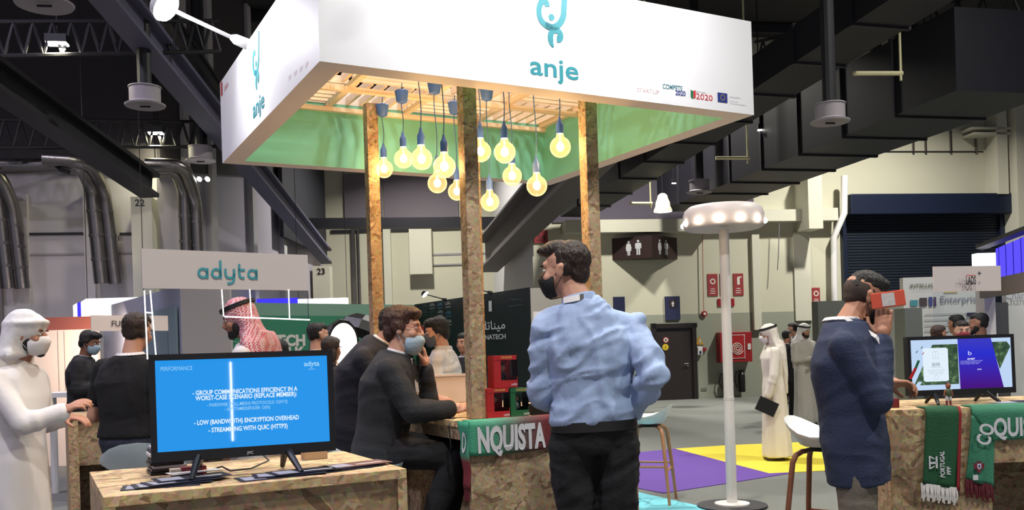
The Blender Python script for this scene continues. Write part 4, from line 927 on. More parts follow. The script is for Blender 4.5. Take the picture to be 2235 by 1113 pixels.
for i in range(12):
    a_ = 2*math.pi*(i+0.35)/12; p = V((pb.x + math.cos(a_)*(R_*0.99), pb.y + math.sin(a_)*(R_*0.99), hz + hh*0.24))
    k = MB(); k.ell(p, 0.024, 0.024, 0.024, n=10); k.build('rim_bulb', wl_m, lp, smooth=True)
for i in (7, 8, 9, 10):
    a_ = 2*math.pi*(i+0.35)/12
    d_ = bpy.data.lights.new('rim_bulb_light', 'POINT'); d_.energy = 0.35; d_.color = (1, 0.82, 0.6); d_.shadow_soft_size = 0.02
    o = bpy.data.objects.new('rim_bulb_light', d_); COL.objects.link(o); o.location = (pb.x + math.cos(a_)*(R_+0.05), pb.y + math.sin(a_)*(R_+0.05), hz + hh*0.14)
k = MB(); k.tube([pb + V((0.28,-0.05,0.012)), pb + V((-0.2,-0.42,0.012)), pb + V((-0.9,-0.3,0.012)), pb + V((-1.5,-0.55,0.012))], 0.008, 6); tag(k.build('floor_cable', black_m), 'black power cable on the floor by the lamp pole', 'cable')
# ================================================================== neighbouring booths
# black MENATECH wall
m1 = at(1155, 630, 15.1); m0 = at(905, 666, 19.4)
md = V((m1.x-m0.x, m1.y-m0.y, 0)); mlen = md.length; md.normalize(); mn = V((-md.y, md.x, 0)); mn = mn if mn.y > 0 else -mn
blackwall = mat('black_booth_print', S(26, 27, 33), 0.55)
bw = thing('booth_wall', 'black MENATECH booth wall with white Arabic lettering', 'wall panel', V(((m0.x+m1.x)/2, (m0.y+m1.y)/2, 0)))
k = MB(); k.obox(V((m0.x, m0.y, 0)), md*mlen, mn*0.1, UP*2.43); k.build('panel', blackwall, bw)
k = MB(); k.obox(V((m0.x, m0.y, 0)) - md*0.0 + UP*2.43, md*mlen, mn*0.1, UP*0.02); k.build('top_rail', steel_dk, bw)
def onm(px, py): return onplane(px, py, V((m0.x, m0.y, 0)), mn)
wprint = mat('print_white', S(214, 216, 220)); bprint = mat('print_sky', S(90, 160, 205)); gprint = mat('print_greygreen', S(80,104,112))
def mtext(s, px, py, px2, h, m_, bold=0.02): 
    return lettering(s, onm(px, py), md, UP, h, m_, bw, width=(onm(px2, py)-onm(px, py)).length, bold=bold, out=0.01)
mtext('MENATECH', 1046, 742, 1105, 0.085, wprint)
mtext('\ufeda\ufe97\ufe8e\ufee8\ufef4\ufee3', 1046, 721, 1104, 0.15, wprint, 0.01)
mtext('@menatech', 1113, 669, 1143, 0.022, gprint, 0.0)
for i, c_ in enumerate('finxy'): mtext(c_, 1114+6*i, 655, 1117+6*i, 0.03, gprint, 0.02)
k = MB(); o = onm(1068, 680) - mn*0.01; k.add([o, o+md*0.12, o+md*0.12+UP*0.19, o+UP*0.19], [(0,1,2,3)]); k.build('crest', wprint, bw)
mtext('THE WORLD\u2019S', 1046, 803, 1076, 0.03, gprint, 0.0); mtext('BUSINESS', 1046, 816, 1076, 0.03, gprint, 0.0)
for i, (x, y, m_) in enumerate(((944,668,wprint),(961,667,bprint),(979,665,wprint),(928,684,gprint),(944,683,gprint),(962,683,wprint),(980,685,bprint),(981,704,wprint),(981,722,gprint),(928,670,gprint))):
    mtext('\ufeda\ufe97\ufe8e\ufee8', x-6, y, x+6, 0.05, m_, 0.02); mtext('MENATECH', x-5, y+7, x+6, 0.028, m_, 0.0)
dimarm = mat('arm_dark', S(40,38,40), 0.4)
dimface = emit('dim_spot_face', (1,0.98,0.9), 4.0)
for px, lab in ((973, 'dark arm spotlight on the black wall, left of the nearest post'), (1073, 'dark arm spotlight on the black wall, right of the nearest post')):
    p = onm(px, 655 if px < 1000 else 642); p.z = 2.45
    arm_lamp(p, -md*0.7 - mn*0.75, lab, reach=0.42, rise=0.13, watts=0, m_=dimarm, s=1.4, face=dimface)
# grey return panel right of the black wall
g0 = V((m1.x, m1.y, 0)); gd = E1*1.0
k = MB(); k.obox(g0 + E1*0.02, E1*0.9, E2*0.08, UP*2.44); gp = tag(k.build('booth_wall', mat('pale_grey_panel', S(170,166,160), 0.7)), 'pale grey booth wall end with a white poster beside the blue shirt', 'wall panel')
k = MB(); o = onplane(1164, 709, g0, E2) - E2*0.005; k.obox(o, E1*0.24, -E2*0.004, UP*0.22); k.build('poster', mat('poster_white', S(236,226,222)), gp)
# green TECH TALK wall
gw0 = at(440, 662, 16.2); gw0.z = 0
green = mat('green_booth_print', S(52, 128, 98), 0.6); green2 = mat('green_booth_band', S(120, 158, 140), 0.6)
gdir = V((m0.x, m0.y, 0)) - gw0; gl_ = gdir.length; gdir.normalize(); gn = V((-gdir.y, gdir.x, 0)); gn = gn if gn.y > 0 else -gn
gw = thing('booth_wall', 'green booth wall with bold white TECH TALK letters', 'wall panel', gw0 + gdir*gl_/2)
k = MB(); k.obox(gw0, gdir*(gl_+0.4), gn*0.1, UP*2.2); k.build('panel', green, gw)
k = MB(); k.obox(gw0 + UP*2.2, gdir*(gl_+0.4), gn*0.1, UP*0.24); k.build('top_band', green2, gw)
def ong(px, py): return onplane(px, py, gw0, gn)
lettering('TECH', ong(588, 755), gdir, UP, 0.20, whp, gw, width=(ong(666,755)-ong(588,755)).length, bold=0.05, out=0.01)
lettering('TALK', ong(588, 782), gdir, UP, 0.20, whp, gw, width=(ong(666,782)-ong(588,782)).length, bold=0.05, out=0.01)
for y in (732, 747, 765):
    k = MB(); a_, b_ = ong(500, y), ong(522, y); k.add([a_-gn*0.012, b_-gn*0.012, b_-gn*0.012+UP*0.012, a_-gn*0.012+UP*0.012], [(0,1,2,3)]); k.build('print_line', mat('print_mint', S(120,190,160)), gw)
# grey display box behind the adyta pane
x0 = at(395, 700, 10.0); x1 = at(500, 700, 10.0)
gb = thing('booth_wall', 'large light grey partition box behind the adyta pane', 'wall panel', V(((x0.x+x1.x)/2, 10, 0))); zt_ = at(440, 622, 10).z
gbm = mat('partition_grey', S(168,160,156), 0.7); bluem = mat('partition_bluegrey', S(150,152,170), 0.7)
k = MB(); k.obox(V((x0.x,10,0)), V((x1.x-x0.x,0.05,0)), V((0,0.06,0)), UP*zt_); k.build('front_panel', gbm, gb)
k = MB(); xl = at(225, 700, 13.5); k.obox(V((x0.x,10.0,0)), V((xl.x-x0.x, 3.5, 0)), V((0.05,0.06,0)), UP*zt_); k.build('side_panel', bluem, gb)
k = MB(); a_ = V((x0.x,10.0,0)); d_ = V((xl.x-x0.x,3.5,0)); k.obox(a_ + d_*0.02 + V((-0.03,-0.03,0)), d_*0.6, V((0.02,0.02,0)), UP*(zt_*0.90)); k.build('inner_panel', mat('partition_teal_grey', S(120,140,146), 0.7), gb)
# illuminated box signs
lbx = emit('lightbox_white', (1.0, 0.98, 1.0), 1.6); lbb = emit('lightbox_blue', S(70, 60, 235), 1.2)
def lightbox(label, parts, base):
    t = thing('light_box_sign', label, 'sign', base)
    for nm, m_, pts, th in parts:
        k = MB(); k.prism(pts, th); k.build(nm, m_, t)
    for i in (0, 1):
        p = parts[0][2][2+i]; k = MB(); k.cyl((p.x, p.y+0.05, p.z), (p.x, p.y+0.05, ZC), 0.006, n=5); k.build('hanging_wire', steel_dk, t)
def quad(x0,y0,x1,y1,d0,d1=None):
    d1 = d1 or d0; a_, b_ = at(x0,(y0+y1)/2,d0), at(x1,(y0+y1)/2,d1); zt, zb = at((x0+x1)/2,y0,(d0+d1)/2).z, at((x0+x1)/2,y1,(d0+d1)/2).z
    return [V((a_.x,a_.y,zb)), V((b_.x,b_.y,zb)), V((b_.x,b_.y,zt)), V((a_.x,a_.y,zt))]
lightbox('glowing white box sign with a violet stripe, above the far man in dark suit', [('front_face', lbx, quad(188,650,312,703,13.0), (0,0.15,0)), ('side_face', lbx, quad(177,656,187,706,13.6,13.0), (0.02,0.15,0)), ('stripe', lbb, quad(169,660,176,712,14.0,13.6), (0.02,0.15,0)), ('side_face', lbx, quad(160,664,168,714,14.5,14.0), (0.02,0.15,0))], at(240, 706, 13))
lightbox('glowing white box sign with a blue side above the red checked headscarf', [('front_face', lbx, quad(650,651,757,674,20.2), (0,0.2,0)), ('blue_face', lbb, quad(560,651,648,674,20.2), (0,0.2,0))], at(660, 676, 20.2))
for px in (603, 616, 640):
    pass
# white booth at far left with terracotta band
pk = mat('cream_booth_wall', S(236, 218, 204), 0.6, em=(1,0.86,0.74), es=0.0)
wb = thing('booth_wall', 'cream booth wall with a terracotta band behind the visitor in white', 'wall panel', at(100, 870, 12.5)); q = quad(60,720,215,960,12.6)
for p in q: p.z = max(p.z, 0.0)
q[0].z = q[1].z = 0
k = MB(); k.prism(q, (0,0.08,0)); k.build('panel', pk, wb); k = MB(); k.prism(quad(60,692,215,720,12.6), (0,0.08,0)); k.build('top_band', mat('terracotta', S(150,84,74), 0.6), wb)
for px in (142, 128): k = MB(); k.prism(quad(px,722,px+0.8,860,12.59), (0,-0.004,0)); k.build('panel_joint', mat('joint_beige', S(206,186,172)), wb)
p = at(150, 690, 11.5); area_light('cream_booth_added_light', (-5.27, 11.7, 1.92), (p.x-0.1, 12.6, 1.2), 0.10, 24, (1, 0.80, 0.62), spread=2.4)  # unseen lamp added behind the FU sign to brighten the cream wall
bt = thing('added_booth_lamp', 'added unseen lamp fitting that brightens the cream booth wall', 'lamp', (-5.27, 11.7, 1.92)); k = MB(); k.cyl((-5.25,11.67,1.94),(-5.22,11.62,1.97),0.055,n=16); k.build('can', white_m, bt); k = MB(); k.tube([(-5.24,11.65,1.97),(-5.45,12.2,2.02),(-5.74,12.6,2.02)],0.01,6); k.build('bracket_arm', steel_dk, bt)
# white small table in the cream booth
k = MB(); k.prism(quad(80,858,150,868,9.8), (0,0.5,0)); tb = tag(k.build('side_table', white_m), 'white table top behind the visitor in white', 'table'); k = MB(); c_ = at(115, 868, 10.0); k.cyl((c_.x, 10.0, 0.0), (c_.x, 10.0, c_.z), 0.04, n=10); k.build('table_leg', white_m, tb)
# photo softbox
sx = at(748, 750, 9.2); sb = thing('softbox_light', 'large glowing round softbox with a black back behind the seated men', 'lamp', V((sx.x, 9.2, 0)))
fd_ = V((0.85, -0.5, -0.05)).normalized()
k = MB(); k.lathe([(0.0,0.03),(0.15,0.03),(0.24,0.0),(0.24,-0.01)], sx, fd_, 30); k.build('diffuser', emit('softbox_face', (1.0,0.97,0.97), 2.6), sb, smooth=0.8)
k = MB(); k.lathe([(0.245,0.01),(0.255,-0.02),(0.17,-0.2),(0.05,-0.28)], sx, fd_, 12, cap=True); k.build('black_shell', black_m, sb)
k = MB(); k.cyl(V((sx.x,9.2,0)) - fd_*0.28, sx - fd_*0.28, 0.018, n=8); k.build('stand', black_m, sb)
for a_ in range(3):
    k = MB(); b_ = V((sx.x,9.2,0)) - fd_*0.28; k.cyl(b_ + UP*0.35, b_ + V((math.cos(a_*2.1)*0.4, math.sin(a_*2.1)*0.4, -b_.z + 0.01)), 0.012, n=6); k.build('tripod_leg', black_m, sb)
k = MB(); c_ = at(795, 718, 10.2); 
k.lathe([(0.02,0.16),(0.16,0.13),(0.27,0.05),(0.31,-0.06),(0.30,-0.06),(0.26,0.03),(0.15,0.11),(0.02,0.14)], c_, V((0.3,0.2,0.9)), 8, cap=False); um = tag(k.build('photo_umbrella', black_m), 'black photo umbrella above the glowing softbox', 'umbrella')
k = MB(); k.cyl(V((c_.x,c_.y,0)), c_ + UP*0.1, 0.012, n=6); k.build('stand', black_m, um)
# right-hand booths
e0 = at(1975, 640, 11.5)
rbm = mat('white_booth_print', S(200, 202, 200), 0.6)
def rq(x0,y0,x1,y1,d): q = quad(x0,y0,x1,y1,d); return q
b1_ = thing('booth_wall', 'white Enterprise booth wall with small pictures behind the right screen', 'wall panel', at(2060, 870, 11.5)); q = rq(1975,603,2170,905,11.5); q[0].z = q[1].z = 0
k = MB(); k.prism(q, (0,0.1,0)); k.build('panel', rbm, b1_)
def rtx(s, px, py, px2, h, m_, d, parent, bold=0.0): lettering(s, at(px,py,d) - V((0,0.012,0)), V((1,0,0)), UP, h, m_, parent, width=(at(px2,py,d)-at(px,py,d)).length, bold=bold)
rtx('INTELLIGENT', 1986, 628, 2062, 0.045, mat('print_olive', S(120,124,110)), 11.5, b1_, 0.02)
rtx('Enterprise', 2052, 662, 2140, 0.095, mat('print_grey2', S(130,134,150)), 11.5, b1_, 0.0)
rtx('IT solutions for every business need', 1990, 634, 2060, 0.012, greyp, 11.5, b1_)
for (x0,y0,x1,y1,c_) in ((1987,655,2003,668,S(70,140,150)),(2007,650,2023,668,S(70,62,66)),(2027,648,2035,668,S(60,70,130)),(2038,648,2043,668,S(80,60,100))):
    k = MB(); k.prism(rq(x0,y0,x1,y1,11.49), (0,-0.006,0)); k.build('picture_print', mat('pic_%d' % x0, c_), b1_)
k = MB(); k.prism(rq(2060,636,2090,638,11.49), (0,-0.004,0)); k.build('yellow_stripe', yel, b1_)
for i in range(5):
    k = MB(); k.prism(rq(2018,684+12*i,2140,684.8+12*i,11.49), (0,-0.004,0)); k.build('print_line', greyp, b1_)
k = MB(); k.prism(rq(2110,682,2142,689,11.48), (0,-0.006,0)); k.build('picture_print', blu, b1_)
k = MB(); q = rq(1978,672,2016,905,10.8); q[0].z = q[1].z = 0; k.prism(q, (0,0.3,0)); tag(k.build('partition', mat('partition_dark_grey', S(98,104,100), 0.7)), 'dark grey partition at the left end of the Enterprise wall', 'partition')
k = MB(); q = rq(2152,632,2176,905,10.5); q[0].z = q[1].z = 0; k.prism(q, (0,0.2,0)); tag(k.build('booth_pillar', mat('booth_white', S(214,208,208), 0.6)), 'white booth pillar behind the right sign pane', 'pillar')
b2_ = thing('booth_wall', 'white Channel booth wall at the right picture edge', 'wall panel', at(2240, 870, 11.0)); q = rq(2200,630,2330,905,11.0); q[0].z = q[1].z = 0
k = MB(); k.prism(q, (0,0.1,0)); k.build('panel', rbm, b2_); rtx('Channel', 2193, 654, 2262, 0.095, MATS['print_grey2'], 10.98, b2_)
k = MB(); q = rq(2178,660,2204,905,10.9); q[0].z = q[1].z = 0; k.prism(q, (0,0.1,0)); tag(k.build('partition', mat('partition_charcoal', S(70,70,74), 0.7)), 'charcoal partition between the two white booth walls', 'partition')
p0_ = rq(2133,552,2174,603,10.4); led_b = emit('led_violet', S(88, 76, 245), 1.25)
lt = thing('light_box_sign', 'glowing white and violet box sign over the right booth', 'sign', at(2180, 610, 10)); k = MB(); k.prism(p0_, (0,0.12,0)); k.build('front_face', lbx, lt)
a_, b_ = at(2174, 578, 10.4), at(2300, 540, 8.2); zt1, zb1 = at(2174,543,10.4).z, at(2174,612,10.4).z
k = MB(); k.prism([V((a_.x,a_.y,zb1)), V((b_.x,b_.y,zb1)), V((b_.x,b_.y,zt1)), V((a_.x,a_.y,zt1))], (0.1,0.05,0)); k.build('violet_face', led_b, lt)
k = MB(); k.prism([V((a_.x-0.23,a_.y,zt1+0.01)), V((b_.x-0.1,b_.y,zt1+0.01)), V((b_.x+0.1,b_.y+0.3,zt1+0.01)), V((a_.x,a_.y+0.3,zt1+0.01))], UP*0.04); k.build('top_edge', steel_dk, lt)
k = MB(); k.prism([V((a_.x-0.2,a_.y,zb1-0.20)), V((b_.x,b_.y,zb1-0.20)), V((b_.x,b_.y,zb1-0.01)), V((a_.x-0.2,a_.y,zb1-0.01))], (0.1,0.05,0)); k.build('lower_beam', mat('taupe', S(120,108,104)), lt)
for i in range(7):
    p = V((a_.x,a_.y,0)).lerp(V((b_.x,b_.y,0)), (i+0.5)/7); k = MB(); k.obox(V((p.x-0.01,p.y-0.01,zb1)), V((0.006,0.0,0)), V((0,0.006,0)), UP*(zt1-zb1)); k.build('rib', mat('violet_rib', S(60,52,170)), lt)
# ================================================================== things on the counters
# --- leaflets on the left desk
leaf_d = mat('leaflet_navy', S(36, 38, 56), 0.4, var=0.3, vscale=12); leaf_l = mat('leaflet_pale', S(172, 172, 190), 0.4); leaf_w = mat('paper_white', S(226,224,224), 0.5); leaf_r = mat('leaflet_brown', S(120,84,84), 0.4)
Pd = lambda a, b, z=ZT: Kd + E1*a + E2*b + UP*z
def leaflet(a, b, z, rot, label, w_=0.21, l_=0.10, m_=None, group='leaflets on the left desk'):
    r_ = E1*math.cos(rot) + E2*math.sin(rot); u_ = UP.cross(r_); o = Pd(a, b, z) - r_*w_/2 - u_*l_/2
    t = thing('leaflet', label, 'leaflet', Pd(a, b, z), group)
    k = MB(); k.obox(o, r_*w_, u_*l_, UP*0.0016); k.build('sheet', m_ or leaf_d, t)
    k = MB(); k.obox(o + r_*w_*0.06 + u_*l_*0.12 + UP*0.0016, r_*w_*0.30, u_*l_*0.7, UP*0.0004); k.build('pale_print', leaf_l, t)
    k = MB(); k.obox(o + r_*w_*0.45 + u_*l_*0.3 + UP*0.0016, r_*w_*0.45, u_*l_*0.12, UP*0.0004); k.build('text_print', leaf_w, t)
zl = ZT + 0.001
for i, (a, b, rot, lab) in enumerate(((0.16,0.12,-0.15,'dark leaflet at the bottom of the fan on the left desk corner'),(0.19,0.13,0.05,'dark leaflet second in the fan on the left desk corner'),(0.22,0.14,0.2,'dark leaflet third in the fan on the left desk corner'),(0.25,0.17,0.1,'dark leaflet with a white sheet on top of the left fan'))):
    leaflet(a, b, zl + 0.0035*i, rot, lab)
for i, (a, b, rot, lab) in enumerate(((0.47,0.09,0.05,'dark leaflet lying below the screen centre, lowest of the spread'),(0.52,0.10,-0.1,'dark leaflet lying below the screen centre, middle of the spread'),(0.57,0.11,0.12,'dark leaflet lying below the screen centre, top of the spread'))):
    leaflet(a, b, zl + 0.0035*i, rot, lab)
for i, (a, b, rot, lab) in enumerate(((0.71,0.13,0.25,'dark leaflet at the bottom of the pile by the right desk corner'),(0.735,0.15,0.32,'dark leaflet in the middle of the pile by the right desk corner'),(0.75,0.155,0.20,'leaflet with a pink edge on top of the pile by the right desk corner'))):
    leaflet(a, b, zl + 0.0035*i, rot, lab, m_=leaf_r if i == 2 else None)
k = MB(); k.obox(Pd(0.20,0.205,zl+0.016), E1*0.15+E2*0.02, E2*0.07-E1*0.01, UP*0.0012); tag(k.build('paper_sheet', leaf_w), 'white paper sheet on the left leaflet fan', 'paper')
# box of cards left of the screen
cb = thing('card_stack', 'stack of dark cards behind the left edge of the blue screen', 'cards', Pd(0.215,0.44,ZT))
for i in range(9):
    k = MB(); k.obox(Pd(0.16+0.004*(i%3), 0.38+0.006*(i%2), ZT+0.001+0.0095*i), E1*0.10, E2*0.12, UP*0.008); k.build('card', [black_m, leaf_d, leaf_l][i % 3] if i != 6 else leaf_w, cb)
# red power bank with a light, plug
rb = thing('power_bank', 'dark red power bank with a small red light under the screen', 'charger', Pd(0.27,0.255,ZT)); k = MB(); k.obox(Pd(0.235,0.27,ZT+0.001), E1*0.075, E2*0.035, UP*0.03); k.build('body', mat('maroon_plastic', S(120,28,34), 0.35), rb, bevel=0.004)
k = MB(); k.obox(Pd(0.205,0.268,ZT+0.001), E1*0.03, E2*0.038, UP*0.026); k.build('plug', mat('plug_beige', S(200,186,168)), rb); k = MB(); k.ell(Pd(0.303,0.269,ZT+0.016), 0.003,0.003,0.003,n=8); k.build('indicator', emit('red_led', (1.0,0.1,0.05), 6.0), rb)
k = MB(); k.tube([Pd(0.31,0.29,ZT+0.012), Pd(0.36,0.30,ZT+0.02), Pd(0.38,0.27,ZT+0.008), Pd(0.45,0.30,ZT+0.006), Pd(0.52,0.36,ZT+0.02), Pd(0.50,0.42,ZT+0.05)], 0.003, 6); tag(k.build('cable', black_m), 'thin black cable curling behind the leaflets under the screen', 'cable')
k = MB(); k.obox(Pd(0.66,0.44,ZT+0.001), E1*0.08, E2*0.05, UP*0.035); tag(k.build('adapter_box', mat('tan_card', S(180,150,120))), 'small tan box behind the right foot of the blue screen', 'box')
# --- scarves
def scarf_mat(name, stops, axis):
    m_ = mat(name, (0.2,0.4,0.3), 0.75, bump=0.35, bscale=160); nt = m_.node_tree; b_ = nt.nodes['Principled BSDF']
    tc = nt.nodes.new('ShaderNodeTexCoord'); sp_ = nt.nodes.new('ShaderNodeSeparateXYZ'); nt.links.new(tc.outputs['Generated'], sp_.inputs[0]); r_ = ramp(nt, stops); nt.links.new(sp_.outputs[axis], r_.inputs[0]); nt.links.new(r_.outputs[0], b_.inputs['Base Color']); return m_
scm = scarf_mat('scarf_green_red', [(0.0, S(58,158,124)), (0.24, S(72,138,112)), (0.46, S(92,76,74)), (0.62, S(112,40,48))], 0)
lett = mat('scarf_white', S(206, 206, 214), 0.7)
sca = thing('fan_scarf', 'green and red scarf reading CONQUISTA along the middle counter front', 'scarf', pt(0.35, 0, ZT))
def sc_pt(a, z):     # a along the counter front from the corner, z height
    rip = 0.006*math.sin(a*23) + 0.004*math.sin(a*51+1)
    return pt(a, -0.006 - 0.004 - rip*max(0, (ZT-z)/0.17) - 0.002, z)
grid = []
zrow = [ZT+0.004]*2 + [ZT - 0.17*i/7 for i in range(8)]
for r_, z in enumerate(zrow):
    row = []
    for i in range(41):
        a = -0.012 + 0.74*i/40
        p = pt(a, 0.07 - 0.04*r_, ZT+0.006) if r_ < 2 else sc_pt(a, z + 0.004 - 0.006*math.sin(a*9))
        row.append(p)
    grid.append(row)
k = MB(); k.sheet(grid); k.build('scarf_front', scm, sca, smooth=True, solid=0.006)
lettering('NQUISTA', pt(0,0,0), E1, UP, 0.120, lett, sca, width=0.395, bold=0.045, warp=lambda x, y: sc_pt(0.028 + x, ZT - 0.148 + y) - E2*0.008)
def side_pt(b, z): return pt(-0.008 - 0.006 + 0.004*math.sin(z*40), b, z)
grid = []
for i in range(14):
    z = ZT + 0.004 - 0.34*i/13; wd = 0.11 - 0.05*(i/13); grid.append([side_pt(-0.012 + (wd+0.012)*j/6, z) for j in range(7)])
k = MB(); k.sheet(grid); k.build('scarf_end', scarf_mat('scarf_side', [(0.0, S(110,32,44)), (0.40, S(120,40,50)), (0.5, S(70,140,112)), (1.0, S(58,158,124))], 2), sca, smooth=True, solid=0.006)
lettering('O', pt(0,0,0), E1, UP, 0.10, lett, sca, width=0.05, bold=0.03, warp=lambda x, y: side_pt(0.01 + 0.055 - x, ZT-0.15+y) - E1*0.008)
k = MB()
for i in range(9):
    a_ = side_pt(0.0 + 0.007*i, ZT-0.335); k.tube([a_, a_ - UP*0.06 + E2*0.004*math.sin(i*3)], 0.003, 5)
k.build('fringe', mat('fringe_maroon', S(92,24,36), 0.8), sca)
onR = lambda px, py, off=0.012: onplane(px, py, Kr - RY*off, RY)
def hang(pts4, m_, parent, name, R_=14, C_=12, amp=0.006, seed=0, over=True):
    """pts4: pixel corners top-left, top-right, bottom-right, bottom-left on the counter front"""
    g = []; tl, tr, br, bl_ = pts4
    if over:
        for off in (0.09, 0.0):
            g.append([onR(tl[0]+(tr[0]-tl[0])*i/C_, tl[1]+(tr[1]-tl[1])*i/C_) for i in range(C_+1)])
            for p in g[-1]: p.z = ZT + 0.006; p += RY*(off + 0.01)
    for r_ in range(R_+1):
        f_ = r_/R_; row = []
        for i in range(C_+1):
            u = i/C_; x = (tl[0]*(1-u)+tr[0]*u)*(1-f_) + (bl_[0]*(1-u)+br[0]*u)*f_; y = (tl[1]*(1-u)+tr[1]*u)*(1-f_) + (bl_[1]*(1-u)+br[1]*u)*f_
            p = onR(x, y); p -= RY*(amp*(0.6+math.sin(u*9+seed+f_*2))*f_ + 0.002); row.append(p)
        g.append(row)
    k = MB(); k.sheet(g); return k.build(name, m_, parent, smooth=True, solid=0.006)
sg_ = thing('fan_scarf', 'dark green scarf with white fringe hanging on the right counter', 'scarf', onR(2054, 900)); sgm = mat('scarf_dark_green', S(24, 82, 50), 0.8, bump=0.4, bscale=160)
hang(((2021,902),(2092,902),(2086,1066),(2012,1056)), sgm, sg_, 'scarf_cloth'); hang(((2092,902),(2098,902),(2094,1072),(2086,1068)), mat('scarf_edge_red', S(140,30,36), 0.8), sg_, 'red_edge', C_=2)
def fringe(x0, y0, x1, y1, L_, m_, parent, n=26):
    k = MB()
    for i in range(n):
        f_ = i/(n-1); p = onR(x0+(x1-x0)*f_, y0+(y1-y0)*f_, 0.018); k.tube([p, p - UP*L_*0.5 + RX*0.004*math.sin(i*2.3) - RY*0.004, p - UP*(L_*(0.9+0.15*math.sin(i*1.7)))], 0.005, 5)
    k.build('fringe', m_, parent)
fringe(2011, 1054, 2087, 1064, 0.085, mat('fringe_white', S(220,216,214), 0.85), sg_)
lettering('PORTUGAL', onR(2062, 1042, 0.026), UP, -RX, 0.022, lett, sg_, width=0.13, bold=0.03, slant=0.15); lettering('FPF', onR(2075, 1036, 0.026), UP, -RX, 0.020, lett, sg_, bold=0.03, slant=0.15)
# cup emblem on the green scarf
k = MB(); o = onR(2037, 1008, 0.026)
def em(pts): k.add([o + RX*x + UP*y for x, y in pts], [tuple(range(len(pts)))])
em([(-.022,.030),(-.022,-.035),(-.014,-.035),(-.014,.030)]); em([(-.014,.0),(-.014,-.010),(.018,-.010),(.018,.0)]); em([(-.014,.030),(-.014,.022),(.006,.012),(.006,.018)]); em([(-.014,-.035),(-.014,-.027),(.006,-.018),(.006,-.024)]); em([(.012,.025),(.012,-.03),(.022,-.034),(.022,.028)])
k.build('emblem', lett, sg_)
sq = thing('fan_scarf', 'green scarf reading CONQUISTA with a maroon fringe at the right picture edge', 'scarf', onR(2180, 900)); sqm = scarf_mat('scarf_right', [(0.0, S(48,120,92)), (1.0, S(60,132,104))], 0)
hang(((2121,904),(2330,896),(2330,952),(2165,962)), sqm, sq, 'scarf_band', C_=20, amp=0.003); hang(((2121,906),(2172,906),(2166,1062),(2108,1048)), sqm, sq, 'scarf_end', over=False, seed=2, amp=0.010)
fringe(2107, 1045, 2166, 1058, 0.085, MATS['fringe_maroon'], sq, 20)
lettering('QUISTA', onR(2169, 952, 0.035), RX, UP + RX*0.0, 0.088, lett, sq, width=0.30, bold=0.03)
lettering('CO', onR(2158, 974, 0.035), (UP*0.93+RX*0.30), (-RX*0.93+UP*0.30), 0.070, lett, sq, width=0.105, bold=0.03)
# crest on the scarf
k = MB(); o = onR(2137, 1018, 0.036)
k.add([o + RX*x + UP*y for x, y in ((-.028,.018),(-.012,.014),(-.012,.026),(.012,.026),(.012,.014),(.028,.016),(.024,-.014),(.010,-.012),(.008,-.030),(-.010,-.030),(-.012,-.012),(-.026,-.014))], [tuple(range(11,-1,-1))]); k.build('crest', mat('crest_maroon', S(110,34,50)), sq)
k = MB(); o -= RY*0.002; k.add([o + RX*x + UP*y for x, y in ((-.010,.014),(.010,.014),(.010,-.006),(0,-.016),(-.010,-.006))], [(4,3,2,1,0)]); k.build('crest_shield', lett, sq)
k = MB(); o -= RY*0.002; k.add([o + RX*x + UP*y for x, y in ((-.004,.008),(.004,.008),(.004,-.002),(0,-.007),(-.004,-.002))], [(4,3,2,1,0)]); k.build('crest_dots', navy, sq)
k = MB(); o = onR(2124, 1048, 0.034); k.add([o, o+RX*0.026, o+RX*0.026+UP*0.026, o+UP*0.026], [(0,1,2,3)]); k.build('white_patch', lett, sq)
